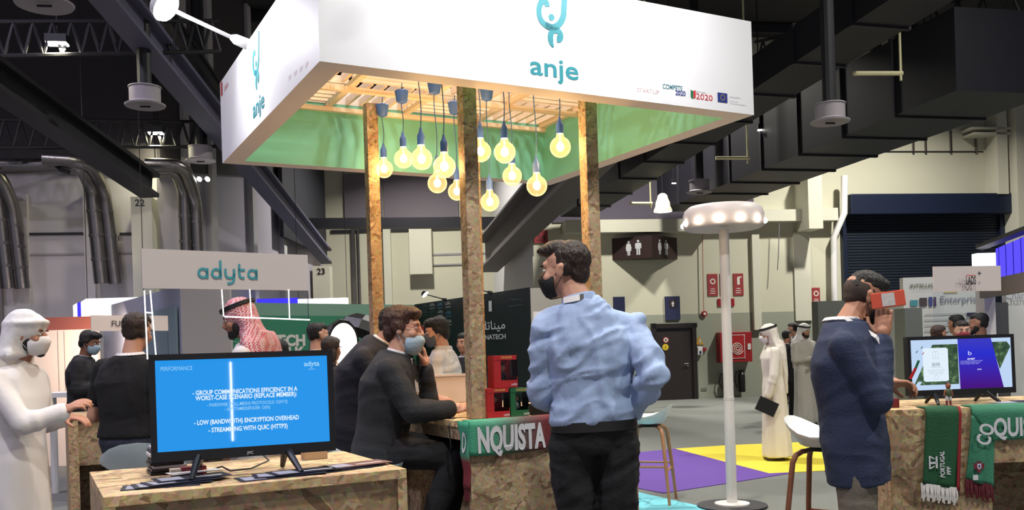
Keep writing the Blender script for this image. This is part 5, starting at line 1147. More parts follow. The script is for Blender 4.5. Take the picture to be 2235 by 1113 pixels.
# --- boxed figurines
def toy_box(label, c_, rt, w_, d_, h_, m_, fig, z=ZT, flip=1):
    rt = V(rt).normalized(); bk_ = V((-rt.y, rt.x, 0)); o = V((c_.x, c_.y, z+0.001)) - rt*w_/2
    t = thing('boxed_figurine', label, 'toy box', V((c_.x, c_.y, z)))
    e = 0.004
    k = MB(); k.obox(o, rt*w_, bk_*d_, UP*e); k.build('box_bottom', m_, t); k = MB(); k.obox(o + UP*(h_-e), rt*w_, bk_*d_, UP*e); k.build('box_top', m_, t)
    k = MB(); k.obox(o + UP*e, rt*e, bk_*d_, UP*(h_-2*e)); k.build('box_side', m_, t); k = MB(); k.obox(o + rt*(w_-e) + UP*e, rt*e, bk_*d_, UP*(h_*0.3)); k.build('box_side', m_, t)
    k = MB(); k.obox(o + bk_*(d_-e) + UP*e + rt*e, rt*(w_-2*e), bk_*e, UP*(h_-2*e)); k.build('box_back', m_, t)
    k = MB(); k.obox(o + UP*e + rt*e, rt*(w_-2*e), bk_*e, UP*h_*0.20); k.build('front_strip', m_, t); k = MB(); k.obox(o + UP*(h_*0.86) + rt*e, rt*(w_-2*e), bk_*e, UP*(h_*0.14-e)); k.build('front_header', m_, t)
    k = MB(); k.obox(o + UP*(h_*0.2) + rt*e + bk_*0.002, rt*w_*0.28, bk_*0.002, UP*(h_*0.66)); k.build('front_art', m_, t)
    k = MB(); k.obox(o + UP*(h_*0.2+e) + rt*(w_*0.30), rt*(w_*0.68), bk_*0.0015, UP*(h_*0.66-e)); k.build('window_film', glass('box_film', (0.92,0.92,0.94), 0.2, 0.05), t)
    k = MB(); k.obox(o + UP*(h_*0.3+e) + rt*(w_-0.0015), rt*0.0015, bk_*d_*0.95, UP*(h_*0.56)); k.build('window_film', MATS['box_film'], t)
    # figurine
    f0 = o + rt*(w_*0.42) + bk_*(d_*0.5) + UP*(h_*0.02); s_ = h_*0.78; fm, lm = fig
    k = MB(); k.ell(f0 + UP*s_*0.78, s_*0.17, s_*0.16, s_*0.17, n=12); k.build('figurine_head', mat('doll_skin', S(196,146,120), 0.5), t, smooth=True)
    k = MB(); k.ell(f0 + UP*s_*0.83 + bk_*s_*0.02, s_*0.175, s_*0.165, s_*0.14, n=12); k.build('figurine_hair', mat('doll_hair', S(34,26,24), 0.6), t, smooth=True)
    k = MB(); k.lathe([(s_*0.08,s_*0.28),(s_*0.13,s_*0.34),(s_*0.14,s_*0.52),(s_*0.09,s_*0.62)], f0, n=12); k.cap(f0 + rt*s_*0.13 + UP*s_*0.55, f0 + rt*s_*0.2 + UP*s_*0.36, s_*0.045, s_*0.04, 8); k.cap(f0 - rt*s_*0.13 + UP*s_*0.55, f0 - rt*s_*0.2 + UP*s_*0.36, s_*0.045, s_*0.04, 8); k.build('figurine_shirt', fm, t, smooth=True)
    k = MB(); k.cap(f0 + rt*s_*0.06 + UP*s_*0.30, f0 + rt*s_*0.07 + UP*s_*0.06, s_*0.055, s_*0.05, 8); k.cap(f0 - rt*s_*0.06 + UP*s_*0.30, f0 - rt*s_*0.07 + UP*s_*0.06, s_*0.055, s_*0.05, 8); k.build('figurine_legs', lm, t, smooth=True)
    lettering('LADS', o + rt*(w_*0.72) + UP*(h_*0.06), rt, UP, 0.010, lett, t, name='box_print', bold=0.03); lettering('CRAQUES', o + rt*(w_*0.30) + UP*(h_*0.91), rt, UP, 0.010, mat('print_gold', S(210,170,90)), t, name='box_print', bold=0.02)
    return t
redb = mat('box_red', S(170, 34, 38), 0.4); grnb = mat('box_green', S(26, 92, 58), 0.4); drk = mat('doll_black', S(24,22,26)); drd = mat('doll_red', S(168,36,40)); dgr = mat('doll_green_white', S(200,214,206))
tr = (E1*0.97 - E2*0.05).normalized()
toy_box('red boxed figurine standing on the counter beside the nearest post', pt(0.235, 0.14, 0), tr, 0.125, 0.09, 0.155, redb, (drd, drd))
toy_box('green boxed figurine beside a red box on the counter', pt(0.362, 0.145, 0), tr, 0.105, 0.09, 0.15, grnb, (dgr, grnb))
toy_box('red boxed figurine in black stacked on top of the lower boxes', pt(0.290, 0.155, 0), tr, 0.135, 0.085, 0.17, redb, (drk, redb), z=ZT+0.157)
k = MB(); o = pt(0.45, 0.10, ZT+0.001); k.prism([o, o+E1*0.12, o+E1*0.11+UP*0.012, o+UP*0.06+E1*0.01], E2*0.13); tag(k.build('tablet_wedge', black_m), 'black tablet stand lying beside the green toy box', 'tablet')
k = MB(); o = pt(0.20, 1.60, ZT+0.001); k.obox(o, E1*0.62, E2*0.34, UP*0.185); wbx = tag(k.build('display_case', mat('gloss_white', S(228,220,220), 0.12, coat=0.6), bevel=0.006), 'glossy white box on the counter before the man in white shirt', 'box')
k = MB(); k.obox(o - E1*0.008 - E2*0.008 + UP*0.186, E1*0.636, E2*0.356, UP*0.012); k.build('lid', MATS['gloss_white'], wbx)
k = MB(); k.tube([pt(0.05,0.30,ZT+0.004), pt(0.02,0.26,ZT+0.01), pt(-0.012,0.24,ZT-0.03), pt(-0.01,0.22,ZT-0.14), pt(0.0,0.30,ZT-0.2)], 0.004, 6); tag(k.build('cable', black_m), 'black cable looping over the counter edge by the nearest post', 'cable')
# --- right counter: figurine, red box
k0 = Q(0.345, 0.10, ZT+0.002); fg = thing('figurine', 'small standing footballer figurine in front of the right screen', 'figurine', k0)
k = MB(); k.ell(k0 + UP*0.105, 0.013, 0.014, 0.017, n=12); k.build('head', mat('doll_tan', S(150,92,70), 0.5), fg, smooth=True); k = MB(); k.ell(k0 + UP*0.114 + RY*0.003, 0.0135, 0.0135, 0.010, n=10); k.build('hair', mat('doll_hair'), fg, smooth=True)
k = MB(); k.lathe([(0.009,0.048),(0.014,0.055),(0.016,0.08),(0.010,0.090)], k0, n=10); k.build('jersey', mat('doll_green', S(70,84,60)), fg, smooth=True)
k = MB(); k.cap(k0 - RX*0.016 + UP*0.082, k0 - RX*0.022 + UP*0.054, 0.005, 0.004, 8); k.build('arm', MATS['doll_tan'], fg); k = MB(); k.cap(k0 + RX*0.016 + UP*0.082, k0 + RX*0.022 + UP*0.054, 0.005, 0.004, 8); k.build('arm', MATS['doll_tan'], fg)
k = MB(); k.cap(k0 - RX*0.007 + UP*0.05, k0 - RX*0.009 + UP*0.034, 0.0085, 0.0085, 8); k.cap(k0 + RX*0.007 + UP*0.05, k0 + RX*0.009 + UP*0.034, 0.0085, 0.0085, 8); k.build('shorts', mat('doll_white', S(200,200,204)), fg)
for s_ in (-1, 1):
    k = MB(); k.cap(k0 + RX*s_*0.009 + UP*0.03, k0 + RX*s_*0.010 + UP*0.008, 0.006, 0.005, 8); k.ell(k0 + RX*s_*0.011 - RY*0.006 + UP*0.004, 0.006, 0.011, 0.004, n=8); k.build('leg', mat('doll_maroon', S(120,40,44)), fg)
k = MB(); k.obox(Q(0.02,0.14,ZT+0.001), RX*0.09, RY*0.08, UP*0.045); tag(k.build('red_box', mat('box_maroon', S(110,26,34), 0.4), bevel=0.002), 'dark red box on the right counter beside the navy jacket', 'box')
for i, (a, b, rot, lab) in enumerate(((0.62,0.10,0.1,'pale leaflet on the right counter top near the scarf'),(0.72,0.12,-0.1,'dark leaflet on the right counter top near the scarf'))):
    r_ = RX*math.cos(rot)+RY*math.sin(rot); u_ = UP.cross(r_); k = MB(); k.obox(Q(a,b,ZT+0.008+0.003*i), r_*0.2, u_*0.1, UP*0.0016); tag(k.build('leaflet', leaf_l if i == 0 else leaf_d), lab, 'leaflet', 'leaflets on the right counter')
# --- things on the back-left counter
Pb = lambda a, b, z=ZT: Kb + E1*a + E2*b + UP*z
k = MB(); o = Pb(0.30, 0.10, ZT+0.002); k.lathe([(0.035,0),(0.038,0.03),(0.03,0.07),(0.012,0.09)], o, n=14); tag(k.build('mouse_stand', black_m, smooth=0.8), 'small black gadget on the back left counter', 'gadget')
k = MB(); k.obox(Pb(0.22,0.05,ZT+0.001), E1*0.2, E2*0.12, UP*0.004); tag(k.build('paper_sheet', leaf_w), 'white paper on the back left counter', 'paper')
# ================================================================== people
PEND = []
def wrinkle(me, amp, sc, stretch=(1,1,0.45), diag=0.0):
    if not amp: return
    vs = me.vertices; nrm = [v.normal.copy() for v in vs]
    for v, n in zip(vs, nrm):
        p = V((v.co.x*stretch[0], v.co.y*stretch[1], v.co.z*stretch[2]))*sc
        q = p + noise.noise_vector(p*0.6)*0.8
        r = 1 - abs(noise.noise(q))*2.2
        h = amp*(r*0.7 + 0.3*noise.noise(q*2.7)) - amp*0.3
        if diag:
            p2 = V((v.co.x*0.55 + v.co.z*0.5, v.co.y*0.6, v.co.z*1.9 - v.co.x*0.7))*(sc*0.95); q2 = p2 + noise.noise_vector(p2*0.7)*0.6
            h += amp*diag*((1 - abs(noise.noise(q2))*2.4)*0.75 - 0.25)
        v.co += n*max(h, -0.007)
def soft(mb, name, m_, parent, voxel=0.010, it=6, amp=0.0, sc=9.0, stretch=(1,1,0.45)):
    """closed overlapping volumes -> one smooth continuous surface"""
    me = mb.mesh(name); me.materials.append(m_)
    o = bpy.data.objects.new(name, me); COL.objects.link(o)
    if parent is not None: o.parent = parent
    md = o.modifiers.new('r', 'REMESH'); md.mode = 'VOXEL'; md.voxel_size = voxel; md.use_smooth_shade = True
    if it: sm = o.modifiers.new('s', 'SMOOTH'); sm.factor = 0.5; sm.iterations = it
    PEND.append((o, amp, sc, stretch)); return o
def bake_soft():
    dg = bpy.context.evaluated_depsgraph_get(); dg.update()
    for o, amp, sc, st in PEND:
        me = bpy.data.meshes.new_from_object(o.evaluated_get(dg)); old = o.data; o.modifiers.clear(); o.data = me
        me.name = o.name; bpy.data.meshes.remove(old)
        me.polygons.foreach_set('use_smooth', [True]*len(me.polygons)); wrinkle(me, amp, sc, st, {'shirt': 1.0, 'jacket': 0.7, 'trousers': 0.6, 't_shirt': 0.6}.get(o.name.split('.')[0], 0.0)); me.update()
    PEND.clear()
X_, Y_, Z_ = V((1,0,0)), V((0,1,0)), V((0,0,1))
skin_a = mat('skin_light', S(206, 156, 132), 0.55, var=0.06, vscale=20, sub=0.08); skin_b = mat('skin_tan', S(176, 124, 98), 0.55, var=0.06, vscale=20, sub=0.08); skin_c = mat('skin_brown', S(132, 88, 66), 0.55, var=0.06, vscale=20, sub=0.08)
hair_k = mat('hair_black', S(26, 22, 20), 0.55, bump=0.8, bscale=120, stretch=(1,1,0.3)); hair_b = mat('hair_dark_brown', S(46, 32, 26), 0.5, bump=0.8, bscale=120, stretch=(1,1,0.3)); hair_r = mat('hair_auburn', S(64, 38, 28), 0.5, bump=0.8, bscale=110, stretch=(1,1,0.3))
eye_w = mat('eye_white', S(215,208,200), 0.3); eye_d = mat('eye_dark', S(30,22,18), 0.2)
mask_k = mat('mask_black', S(20,20,22), 0.8, bump=0.3, bscale=60); mask_b = mat('mask_blue', S(158,180,196), 0.8, bump=0.3, bscale=60); mask_w = mat('mask_white', S(220,216,216), 0.8); mask_g = mat('mask_grey', S(86,92,104), 0.8)
shoe_k = mat('shoe_black', S(24,22,22), 0.4)
def superring(c, r, f, hw, hd, n=24, e=0.8, folds=0, famp=0.0, ph=0.0):
    out = []
    for i in range(n):
        a = 2*math.pi*i/n; ca, sa = math.cos(a), math.sin(a); k = 1 + famp*math.sin(folds*a + ph)
        out.append(c + r*(hw*k*math.copysign(abs(ca)**e, ca)) + f*(hd*k*math.copysign(abs(sa)**e, sa)))
    return out
BASE = dict(pelvis=(0,0,.97), chest=(0,.0,1.34), neck=(0,-.012,1.50), head=(0,.015,1.66), rsho=(.180,-.005,1.425), lsho=(-.180,-.005,1.425), relb=(.225,-.03,1.14), lelb=(-.225,-.03,1.14), rwri=(.235,.06,.90), lwri=(-.235,.06,.90),
            rhip=(.09,0,.92), lhip=(-.09,0,.92), rkne=(.10,.015,.50), lkne=(-.10,.015,.50), rank=(.105,-.02,.085), lank=(-.105,-.02,.085))
def skeleton(H, yaw, world=None, local=None):
    k = H/1.78; J = {n: V(p)*k for n, p in BASE.items()}
    for n, p in (local or {}).items(): J[n] = V(p)
    R = Matrix.Rotation(-yaw, 3, 'Z')
    for n, p in (world or {}).items(): J[n] = R @ V(p)
    return J, k
def torso_secs(J, k, inf=0.0, bulk=1.0):
    pel, ch, ne = J['pelvis'], J['chest'], J['neck']
    hr = (J['rhip'] - J['lhip']).normalized(); sr = (J['rsho'] - J['lsho']).normalized()
    dn = (pel - ch).normalized()
    C = [pel + dn*0.085*k, pel, pel.lerp(ch, 0.36), pel.lerp(ch, 0.74), ch, ch.lerp(ne, 0.58), ne]
    Wd = [.150, .172, .153, .166, .182, .150, .072]; Dp = [.100, .120, .110, .124, .124, .092, .066]
    out = []
    for i, c in enumerate(C):
        t = i/6; r = hr.lerp(sr, min(1, t*1.3)).normalized(); up = (C[min(6,i+1)] - C[max(0,i-1)]).normalized()
        r = (r - up*r.dot(up)).normalized(); f = up.cross(r)
        out.append((c, r, f, Wd[i]*k*bulk + inf, Dp[i]*k*bulk + inf, up))
    return out
def head_frame(J, face, tilt=None):
    up = (J['head'] - J['neck']).normalized() if tilt is None else V(tilt).normalized()
    f = V(face).normalized(); f = f
    r = f.cross(up).normalized(); u = r.cross(f).normalized(); return r, f, u
def add_head(mb, c, r, f, u, s=1.0, n=14):
    E = lambda o, rad: mb.ell(c + r*(o[0]*s) + f*(o[1]*s) + u*(o[2]*s), rad[0]*s, rad[1]*s, rad[2]*s, r, f, u, n)
    E((0,-.014,.034), (.074,.094,.080)); E((0,.026,-.022), (.064,.064,.088)); E((0,.040,-.072), (.050,.046,.040)); E((0,.066,-.094), (.024,.022,.020))
    E((0,.074,.028), (.050,.018,.022)); E((.040,.060,-.028), (.024,.026,.024)); E((-.040,.060,-.028), (.024,.026,.024)); E((0,.086,-.062), (.024,.012,.012))
    P = lambda o: c + r*(o[0]*s) + f*(o[1]*s) + u*(o[2]*s)
    mb.cap(P((0,.088,.012)), P((0,.108,-.030)), .0085*s, .013*s, 10)
    E((.011,.096,-.034), (.009,.010,.008)); E((-.011,.096,-.034), (.009,.010,.008))
    for sd in (-1, 1): E((.076*sd,-.004,-.008), (.010,.019,.030)); E((.080*sd,-.012,.010), (.009,.014,.016))
def add_hand(mb, W, d, n, side, curl=0.5, s=1.0, spread=0.16, thumb=0.5, fc=None):
    """wrist W, pointing d, palm normal n, side +1/-1 = where the thumb sits along n x d"""
    d = V(d).normalized(); n = V(n); n = (n - d*n.dot(d)).normalized(); a = n.cross(d)*side
    mb.ell(W + d*.045*s, .040*s, .054*s, .0165*s, a, d, n, 12); mb.cap(W, W + d*.03*s, .026*s, .030*s, 10)
    for i in range(4):
        off = (.030, .010, -.010, -.029)[i]; L = (.074, .082, .076, .060)[i]*s; c_ = (fc[i] if fc else curl)
        b = W + d*((.088, .092, .089, .080)[i]*s) + a*off*s; di = (d + a*(off*spread*8)).normalized(); mb.cap(W + d*.05*s + a*off*s*0.85, b, .0105*s, .0100*s, 8)
        p = b; ang = 0
        for j, (fr, ra, rb_) in enumerate(((.45,.0098,.0092),(.32,.0092,.0085),(.23,.0085,.0075))):
            ang += c_*(0.75, 1.0, 0.8)[j]; q = p + (di*math.cos(ang) + n*math.sin(ang))*(L*fr); mb.cap(p, q, ra*s, rb_*s, 8); p = q
    b = W + d*.025*s + a*.030*s; q = b + (d*0.62 + a*0.62 + n*0.35*thumb*2).normalized()*.046*s; mb.cap(b, q, .0145*s, .0115*s, 8)
    mb.cap(q, q + (d*0.85 + a*(0.25 - 0.3*thumb) + n*0.5*thumb*2).normalized()*.032*s, .0115*s, .0092*s, 8)
def limb(mb, a, b, c, ra, rb, rc):
    mb.cap(a, b, ra, rb); mb.cap(b, c, rb*0.98, rc); m_ = b.lerp(c, 0.3); mb.ell(m_, rb*1.04, rb*1.04, rb*1.04)
def make_mask(parent, c, r, f, u, s, m_, low=0.0, name='face_mask'):
    g = []; prof = [(-.006,.106,.044),(-.018,.116,.056),(-.034,.123,.064),(-.052,.116,.067),(-.070,.110,.066),(-.088,.103,.060),(-.106,.092,.048),(-.115,.074,.038)]
    for (z, dpt, hw) in prof:
        row = []
        for i in range(15):
            t = (i/14 - 0.5)*2; x = hw*math.sin(t*1.25)/math.sin(1.25)*1.02; y = dpt - (dpt - .030)*(abs(t)**2.2) ; row.append(c + r*(x*s*1.03) + f*(y*s) + u*((z + low + 0.012*abs(t)**2*(-0.5 if z > -.05 else 0.6))*s))
        g.append(row)
    k = MB(); k.sheet(g); o = k.build(name, m_, parent, smooth=True, solid=0.004, local=True)
    for sd, i in ((1, 14), (-1, 0)):
        k = MB(); ear = c + r*(.080*s*sd) + f*(-.018*s) + u*(.012*s); lo = c + r*(.078*s*sd) + f*(-.012*s) + u*(-.030*s)
        k.tube([g[1][i], ear, ear - f*.012*s - u*.02*s, lo, g[5][i]], 0.0016, 5); k.build('ear_loop', m_, o, local=True)
    return o
def make_hair(parent, c, r, f, u, s, m_, style, voxel=0.007):
    k = MB(); E = lambda o, rad: k.ell(c + r*(o[0]*s) + f*(o[1]*s) + u*(o[2]*s), rad[0]*s, rad[1]*s, rad[2]*s, r, f, u, 14)
    if style == 'crop': E((0,-.030,.042), (.079,.086,.080)); E((0,.020,.072), (.062,.066,.048)); E((0,-.062,-.004), (.062,.040,.058)); E((.055,-.030,.0), (.024,.040,.040)); E((-.055,-.030,.0), (.024,.040,.040))
    elif style == 'quiff': E((0,-.030,.044), (.080,.087,.080)); E((0,.030,.088), (.062,.066,.042)); E((0,.080,.090), (.048,.030,.024)); E((.015,.098,.096), (.026,.022,.016)); E((-.02,.094,.090), (.022,.020,.016)); E((0,-.062,-.010), (.062,.042,.060)); E((.058,-.020,.010), (.022,.036,.040)); E((-.058,-.020,.010), (.022,.036,.040))
    elif style == 'full': E((0,-.026,.046), (.088,.094,.086)); E((0,.034,.080), (.072,.062,.046)); E((0,-.062,-.016), (.074,.048,.066)); E((.066,-.014,.012), (.024,.044,.044)); E((-.066,-.014,.012), (.024,.044,.044)); E((.03,.070,.086), (.040,.026,.024)); E((-.03,.070,.086), (.040,.026,.024))
    elif style == 'fade': E((0,-.006,.064), (.074,.090,.062)); E((0,.046,.080), (.056,.042,.032)); E((0,-.046,.028), (.070,.062,.060))
    elif style == 'long': E((0,-.030,.040), (.088,.090,.086)); E((0,-.060,-.060), (.088,.052,.100)); E((0,-.060,-.150), (.080,.044,.080)); E((0,.020,.074), (.070,.066,.044))
    return soft(k, 'hair', m_, parent, voxel, 3, 0.004*s, 38, (1,1,0.6))
def make_beard(parent, c, r, f, u, s, m_, voxel=0.007):
    k = MB(); E = lambda o, rad: k.ell(c + r*(o[0]*s) + f*(o[1]*s) + u*(o[2]*s), rad[0]*s, rad[1]*s, rad[2]*s, r, f, u, 12)
    E((0,.048,-.082), (.054,.048,.034)); E((0,.072,-.098), (.034,.026,.026)); E((.052,.022,-.052), (.020,.034,.038)); E((-.052,.022,-.052), (.020,.034,.038)); E((0,.086,-.046), (.026,.014,.008))
    return soft(k, 'beard', m_, parent, voxel, 3, 0.003*s, 40, (1,1,1))
def make_eyes(parent, c, r, f, u, s):
    for sd in (-1, 1):
        k = MB(); p = c + r*(.031*s*sd) + f*(.080*s) + u*(.004*s); k.ell(p, .0145*s, .010*s, .0075*s, r, f, u, 10); e = k.build('eye', eye_w, parent, smooth=True, local=True)
        k = MB(); k.ell(p + f*(.0075*s), .006*s, .0035*s, .006*s, r, f, u, 10); k.build('iris', eye_d, e, smooth=True, local=True)
        k = MB(); q = c + r*(.033*s*sd) + f*(.090*s) + u*(.024*s); k.ell(q, .022*s, .006*s, .0045*s, r, f, u, 8); k.build('eyebrow', hair_k, parent, smooth=True, local=True)
def agal(parent, c, r, f, u, s):
    k = MB()
    for z in (0, .013):
        pts = [c + r*(.095*s*math.cos(t*math.pi/12)) + f*((-.012 + .112*math.sin(t*math.pi/12))*s) + u*((.078 + z + .014*math.sin(t*math.pi/12)*-1)*s) for t in range(25)]
        k.tube(pts, .0085*s, 8)
    return k.build('head_band', black_m, parent, smooth=True, local=True)
def ghutra(parent, c, r, f, u, s, m_, J, kk, drape=1.0, voxel=0.011, wrap=False, side=None, amp=0.006):
    k = MB(); down = -Z_
    k.ell(c + u*(.042*s) - f*(.018*s), .096*s, .114*s, .100*s, r, f, u, 16)
    bz = -u
    secs = [(c + u*.06*s - f*.022*s, .096, .106), (c + u*.0*s - f*.045*s, .102, .084), (c - u*.06*s - f*.058*s, .114, .076), (c - u*.12*s - f*.058*s, .145, .084)]
    nb = J['neck']; fl = V((f.x, f.y, 0)).normalized(); rl = (J['rsho'] - J['lsho']).normalized()
    rings = [superring(p, r, f, a*s, b*s, 20, 1.0, 7, 0.02*i) for i, (p, a, b) in enumerate(secs)]
    k.loft(rings)
    b0 = nb - fl*.075*kk
    rings = [superring(nb + Z_*.075*kk - fl*.045*kk, rl, fl, .12*kk, .085*kk, 20), superring(nb + Z_*.0*kk - fl*.055*kk, rl, fl, .185*kk, .105*kk, 20, 1.0, 7, .05), superring(nb - Z_*.10*kk - fl*.085*kk, rl, fl, .20*kk, .085*kk, 20, 1.0, 7, .07), superring(nb - Z_*.26*kk*drape - fl*.125*kk, rl, fl, .17*kk, .05*kk, 20, 1.0, 7, .08), superring(nb - Z_*.50*kk*drape - fl*.145*kk, rl, fl, .12*kk, .028*kk, 20, 1.0, 7, .1)]
    k.loft(rings)
    if wrap:
        pts = [c + r*(.094*s*math.cos(t*math.pi/12)) + f*((-.010 + .108*math.sin(t*math.pi/12))*s) + u*((.062 + .010*math.sin(t*math.pi/12))*s) for t in range(25)]
        k.tube(pts, .015*s, 10)
    if side:
        for sd in side:
            p0 = c + r*(.085*s*sd) + f*.03*s - u*.02*s; p1 = c + r*(.10*s*sd) + f*.02*s - u*.14*s; p2 = J['chest'] + rl*(.10*kk*sd) + fl*.115*kk; k.cap(p0, p1, .028*s, .034*s); k.cap(p1, p2, .036*s, .040*s)
    return soft(k, 'headscarf', m_, parent, voxel, 5, amp, 13, (1,1,0.5))
def person(label, loc, yaw, H, top, world=None, local=None, face=(0,1,0), tilt=None, skin=skin_a, hair='crop', hairm=None, mats=None, mask=None, mask_low=0.0, beard=None, eyes=True, voxel=0.011, hands=None, bulk=1.0, group=None, hs=None, cloth_amp=0.006, collar=None, lanyard=None, hem=None, shoes=True, scarf=None, name='person', hair_voxel=0.007, bvox=None):
    J, k = skeleton(H, yaw, world, local); Ri = Matrix.Rotation(-yaw, 3, 'Z')
    fv = Ri @ V(face); r, f, u = head_frame(J, fv, (Ri @ V(tilt)) if tilt else None); s = (hs or k); c = J['head']
    b = MB(); secs = torso_secs(J, k, -0.022, bulk); b.loft([superring(*q[:5]) for q in secs]); add_head(b, c, r, f, u, s)
    b.cap(J['neck'] - Z_*.02*k, c - u*.055*s - f*.018*s, .062*k, .056*k)
    for sd in 'rl':
        limb(b, J[sd+'sho'], J[sd+'elb'], J[sd+'wri'], .036*k if top != 'tshirt' else .046*k, .032*k if top != 'tshirt' else .042*k, .027*k); limb(b, J[sd+'hip'], J[sd+'kne'], J[sd+'ank'], .078*k, .055*k, .040*k)
        ff = V((0,1,0)); b.ell(J[sd+'ank'] + ff*.055*k - Z_*.045*k, .040*k, .115*k, .035*k, n=12)
        hd = (hands or {}).get(sd)
        if hd is None:
            d_ = (J[sd+'wri'] - J[sd+'elb']).normalized(); add_hand(b, J[sd+'wri'], d_, X_*(-1 if sd == 'r' else 1), 1 if sd == 'r' else -1, 0.35, k)
        else: add_hand(b, J[sd+'wri'], Ri @ V(hd[0]), Ri @ V(hd[1]), hd[2], s=k, **(hd[3] if len(hd) > 3 else {}))
    body = soft(b, name, skin, None, bvox or voxel, 2); body.location = loc; body.rotation_euler.z = yaw; tag(body, label, 'person', group)
    M = mats or {}
    # lower clothing
    if top != 'robe':
        t = MB(); ts = torso_secs(J, k, 0.012, bulk); t.loft([superring(*q[:5]) for q in ts[:3]])
        for sd in 'rl':
            hip, kn, an = J[sd+'hip'], J[sd+'kne'], J[sd+'ank']; t.cap(hip, kn, .098*k, .074*k); t.cap(kn, an + (kn-an).normalized()*.01*k, .074*k, .066*k)
        soft(t, 'trousers', M.get('low', black_m), body, voxel, 5, cloth_amp*0.8, 8)
    if top in ('shirt', 'tshirt'):
        t = MB(); ts = torso_secs(J, k, 0.018, bulk)
        rings = [superring(*q[:5]) for q in ts]; q1 = ts[1]; dn = (ts[0][0]-q1[0]).normalized(); rings = [superring(q1[0].lerp(ts[2][0], 0.25), q1[1], q1[2], q1[3]*1.02, q1[4]*1.02)] + rings[2:]; t.loft(rings)
        for sd in 'rl':
            S_, E_, W_ = J[sd+'sho'], J[sd+'elb'], J[sd+'wri']
            t.cap(J['neck'] - Z_*.045*k, S_, .062*k, .058*k)
            if top == 'shirt': limb(t, S_, E_, W_ + (E_-W_)*0.05, .061*k, .058*k, .043*k)
            else: t.cap(S_, S_.lerp(E_, 0.62), .064*k, .062*k)
        soft(t, 'shirt' if top == 'shirt' else 't_shirt', M['top'], body, voxel, 6, cloth_amp, 8)
        cl = MB(); q = ts[6]; cl.loft([superring(q[0] - q[5]*.015*k, q[1], q[2], .082*k, .080*k), superring(q[0] + q[5]*(.035 if top == 'shirt' else .012)*k, q[1], q[2], .068*k, .066*k)]); soft(cl, 'collar', M.get('collar', M['top']), body, 0.006, 3)
        if top == 'shirt' and M.get('belt'):
            q = ts[1]; c0 = q[0].lerp(ts[2][0], 0.20); bl_ = MB(); ro = superring(c0 - q[5]*.02*k, q[1], q[2], q[3]*1.02, q[4]*1.02, 32); r1 = superring(c0 + q[5]*.02*k, q[1], q[2], q[3]*1.0, q[4]*1.0, 32); bl_.loft([ro, r1]); bl_.build('belt', M['belt'], body, smooth=0.8, local=True)
    if top == 'jacket':
        t = MB(); ts = torso_secs(J, k, 0.030, bulk); rings = [superring(*q[:5]) for q in ts]
        dn = (ts[0][0] - ts[1][0]).normalized(); hl = (hem or 0.10)*k; q0 = ts[0]
        rings = [superring(q0[0] + dn*hl, q0[1], q0[2], .190*k*bulk, .140*k*bulk), superring(q0[0], q0[1], q0[2], .186*k*bulk + .01, .134*k*bulk + .01)] + rings[1:]; t.loft(rings)
        for sd in 'rl':
            S_, E_, W_ = J[sd+'sho'], J[sd+'elb'], J[sd+'wri']; t.cap(J['neck'] - Z_*.05*k, S_, .072*k, .064*k); limb(t, S_, E_, W_ + (E_-W_)*0.10, .067*k, .063*k, .050*k)
        soft(t, 'jacket', M['top'], body, voxel, 6, cloth_amp, 6)
        q = ts[6]; cl = MB(); cl.loft([superring(q[0] - q[5]*.04*k, q[1], q[2], .110*k, .098*k), superring(q[0] + q[5]*.012*k, q[1], q[2], .084*k, .080*k), superring(q[0] + q[5]*.012*k, q[1], q[2], .070*k, .064*k)]); soft(cl, 'jacket_collar', M['top'], body, 0.007, 3)
        cl = MB(); cl.loft([superring(q[0] - q[5]*.02*k, q[1], q[2], .066*k, .064*k), superring(q[0] + q[5]*.024*k, q[1], q[2], .064*k, .062*k)]); soft(cl, 'shirt_collar', M.get('collar', white_m), body, 0.006, 3)
        # shirt front seen in the open jacket
        cf = MB(); q4, q6 = ts[3], ts[6]; cf.sheet([[q4[0] + q4[2]*(q4[4]+.004), q4[0] + q4[2]*(q4[4]+.003) + q4[1]*.012], [ts[4][0] + ts[4][2]*(ts[4][4]+.004) - ts[4][1]*.035*k, ts[4][0] + ts[4][2]*(ts[4][4]+.004) + ts[4][1]*.035*k], [q6[0] + q6[2]*.085*k - q6[1]*.04*k, q6[0] + q6[2]*.085*k + q6[1]*.04*k]]); cf.build('shirt_front', M.get('collar', white_m), body, solid=0.004, local=True)
        for sd in 'rl':
            W_, E_ = J[sd+'wri'], J[sd+'elb']; d_ = (E_-W_).normalized(); cf = MB(); cf.cyl(W_ + d_*.004, W_ + d_*.05*k, .034*k, .038*k, 14); cf.build('cuff', M.get('collar', white_m), body, smooth=0.8, local=True)
    if top == 'robe':
        t = MB(); ts = torso_secs(J, k, 0.022, bulk); rings = [superring(*q[:5]) for q in ts[1:]]
        p = J['pelvis']; hr = (J['rhip'] - J['lhip']).normalized(); fw = Z_.cross(hr)
        ft = (J['rank'] + J['lank'])/2; low = []
        for i, (z, hw, hd) in enumerate(((.05,.215,.185),(.28,.205,.175),(.55,.198,.160),(.80,.195,.150))):
            g = (z/.97); cc = V((ft.x*(1-g) + p.x*g, ft.y*(1-g) + p.y*g, z*k)); low.append(superring(cc, hr, fw, hw*k*bulk, hd*k*bulk, 36, 0.9, 9, .045*(1-g)+.005, i*0.15))
        rings = [superring(q[0], q[1], q[2], q[3], q[4], 36) for q in ts[1:]]; t.loft(low + rings)
        for sd in 'rl':
            S_, E_, W_ = J[sd+'sho'], J[sd+'elb'], J[sd+'wri']; t.cap(J['neck'] - Z_*.05*k, S_, .068*k, .062*k); limb(t, S_, E_, W_ + (E_-W_)*0.04, .064*k, .064*k, .052*k)
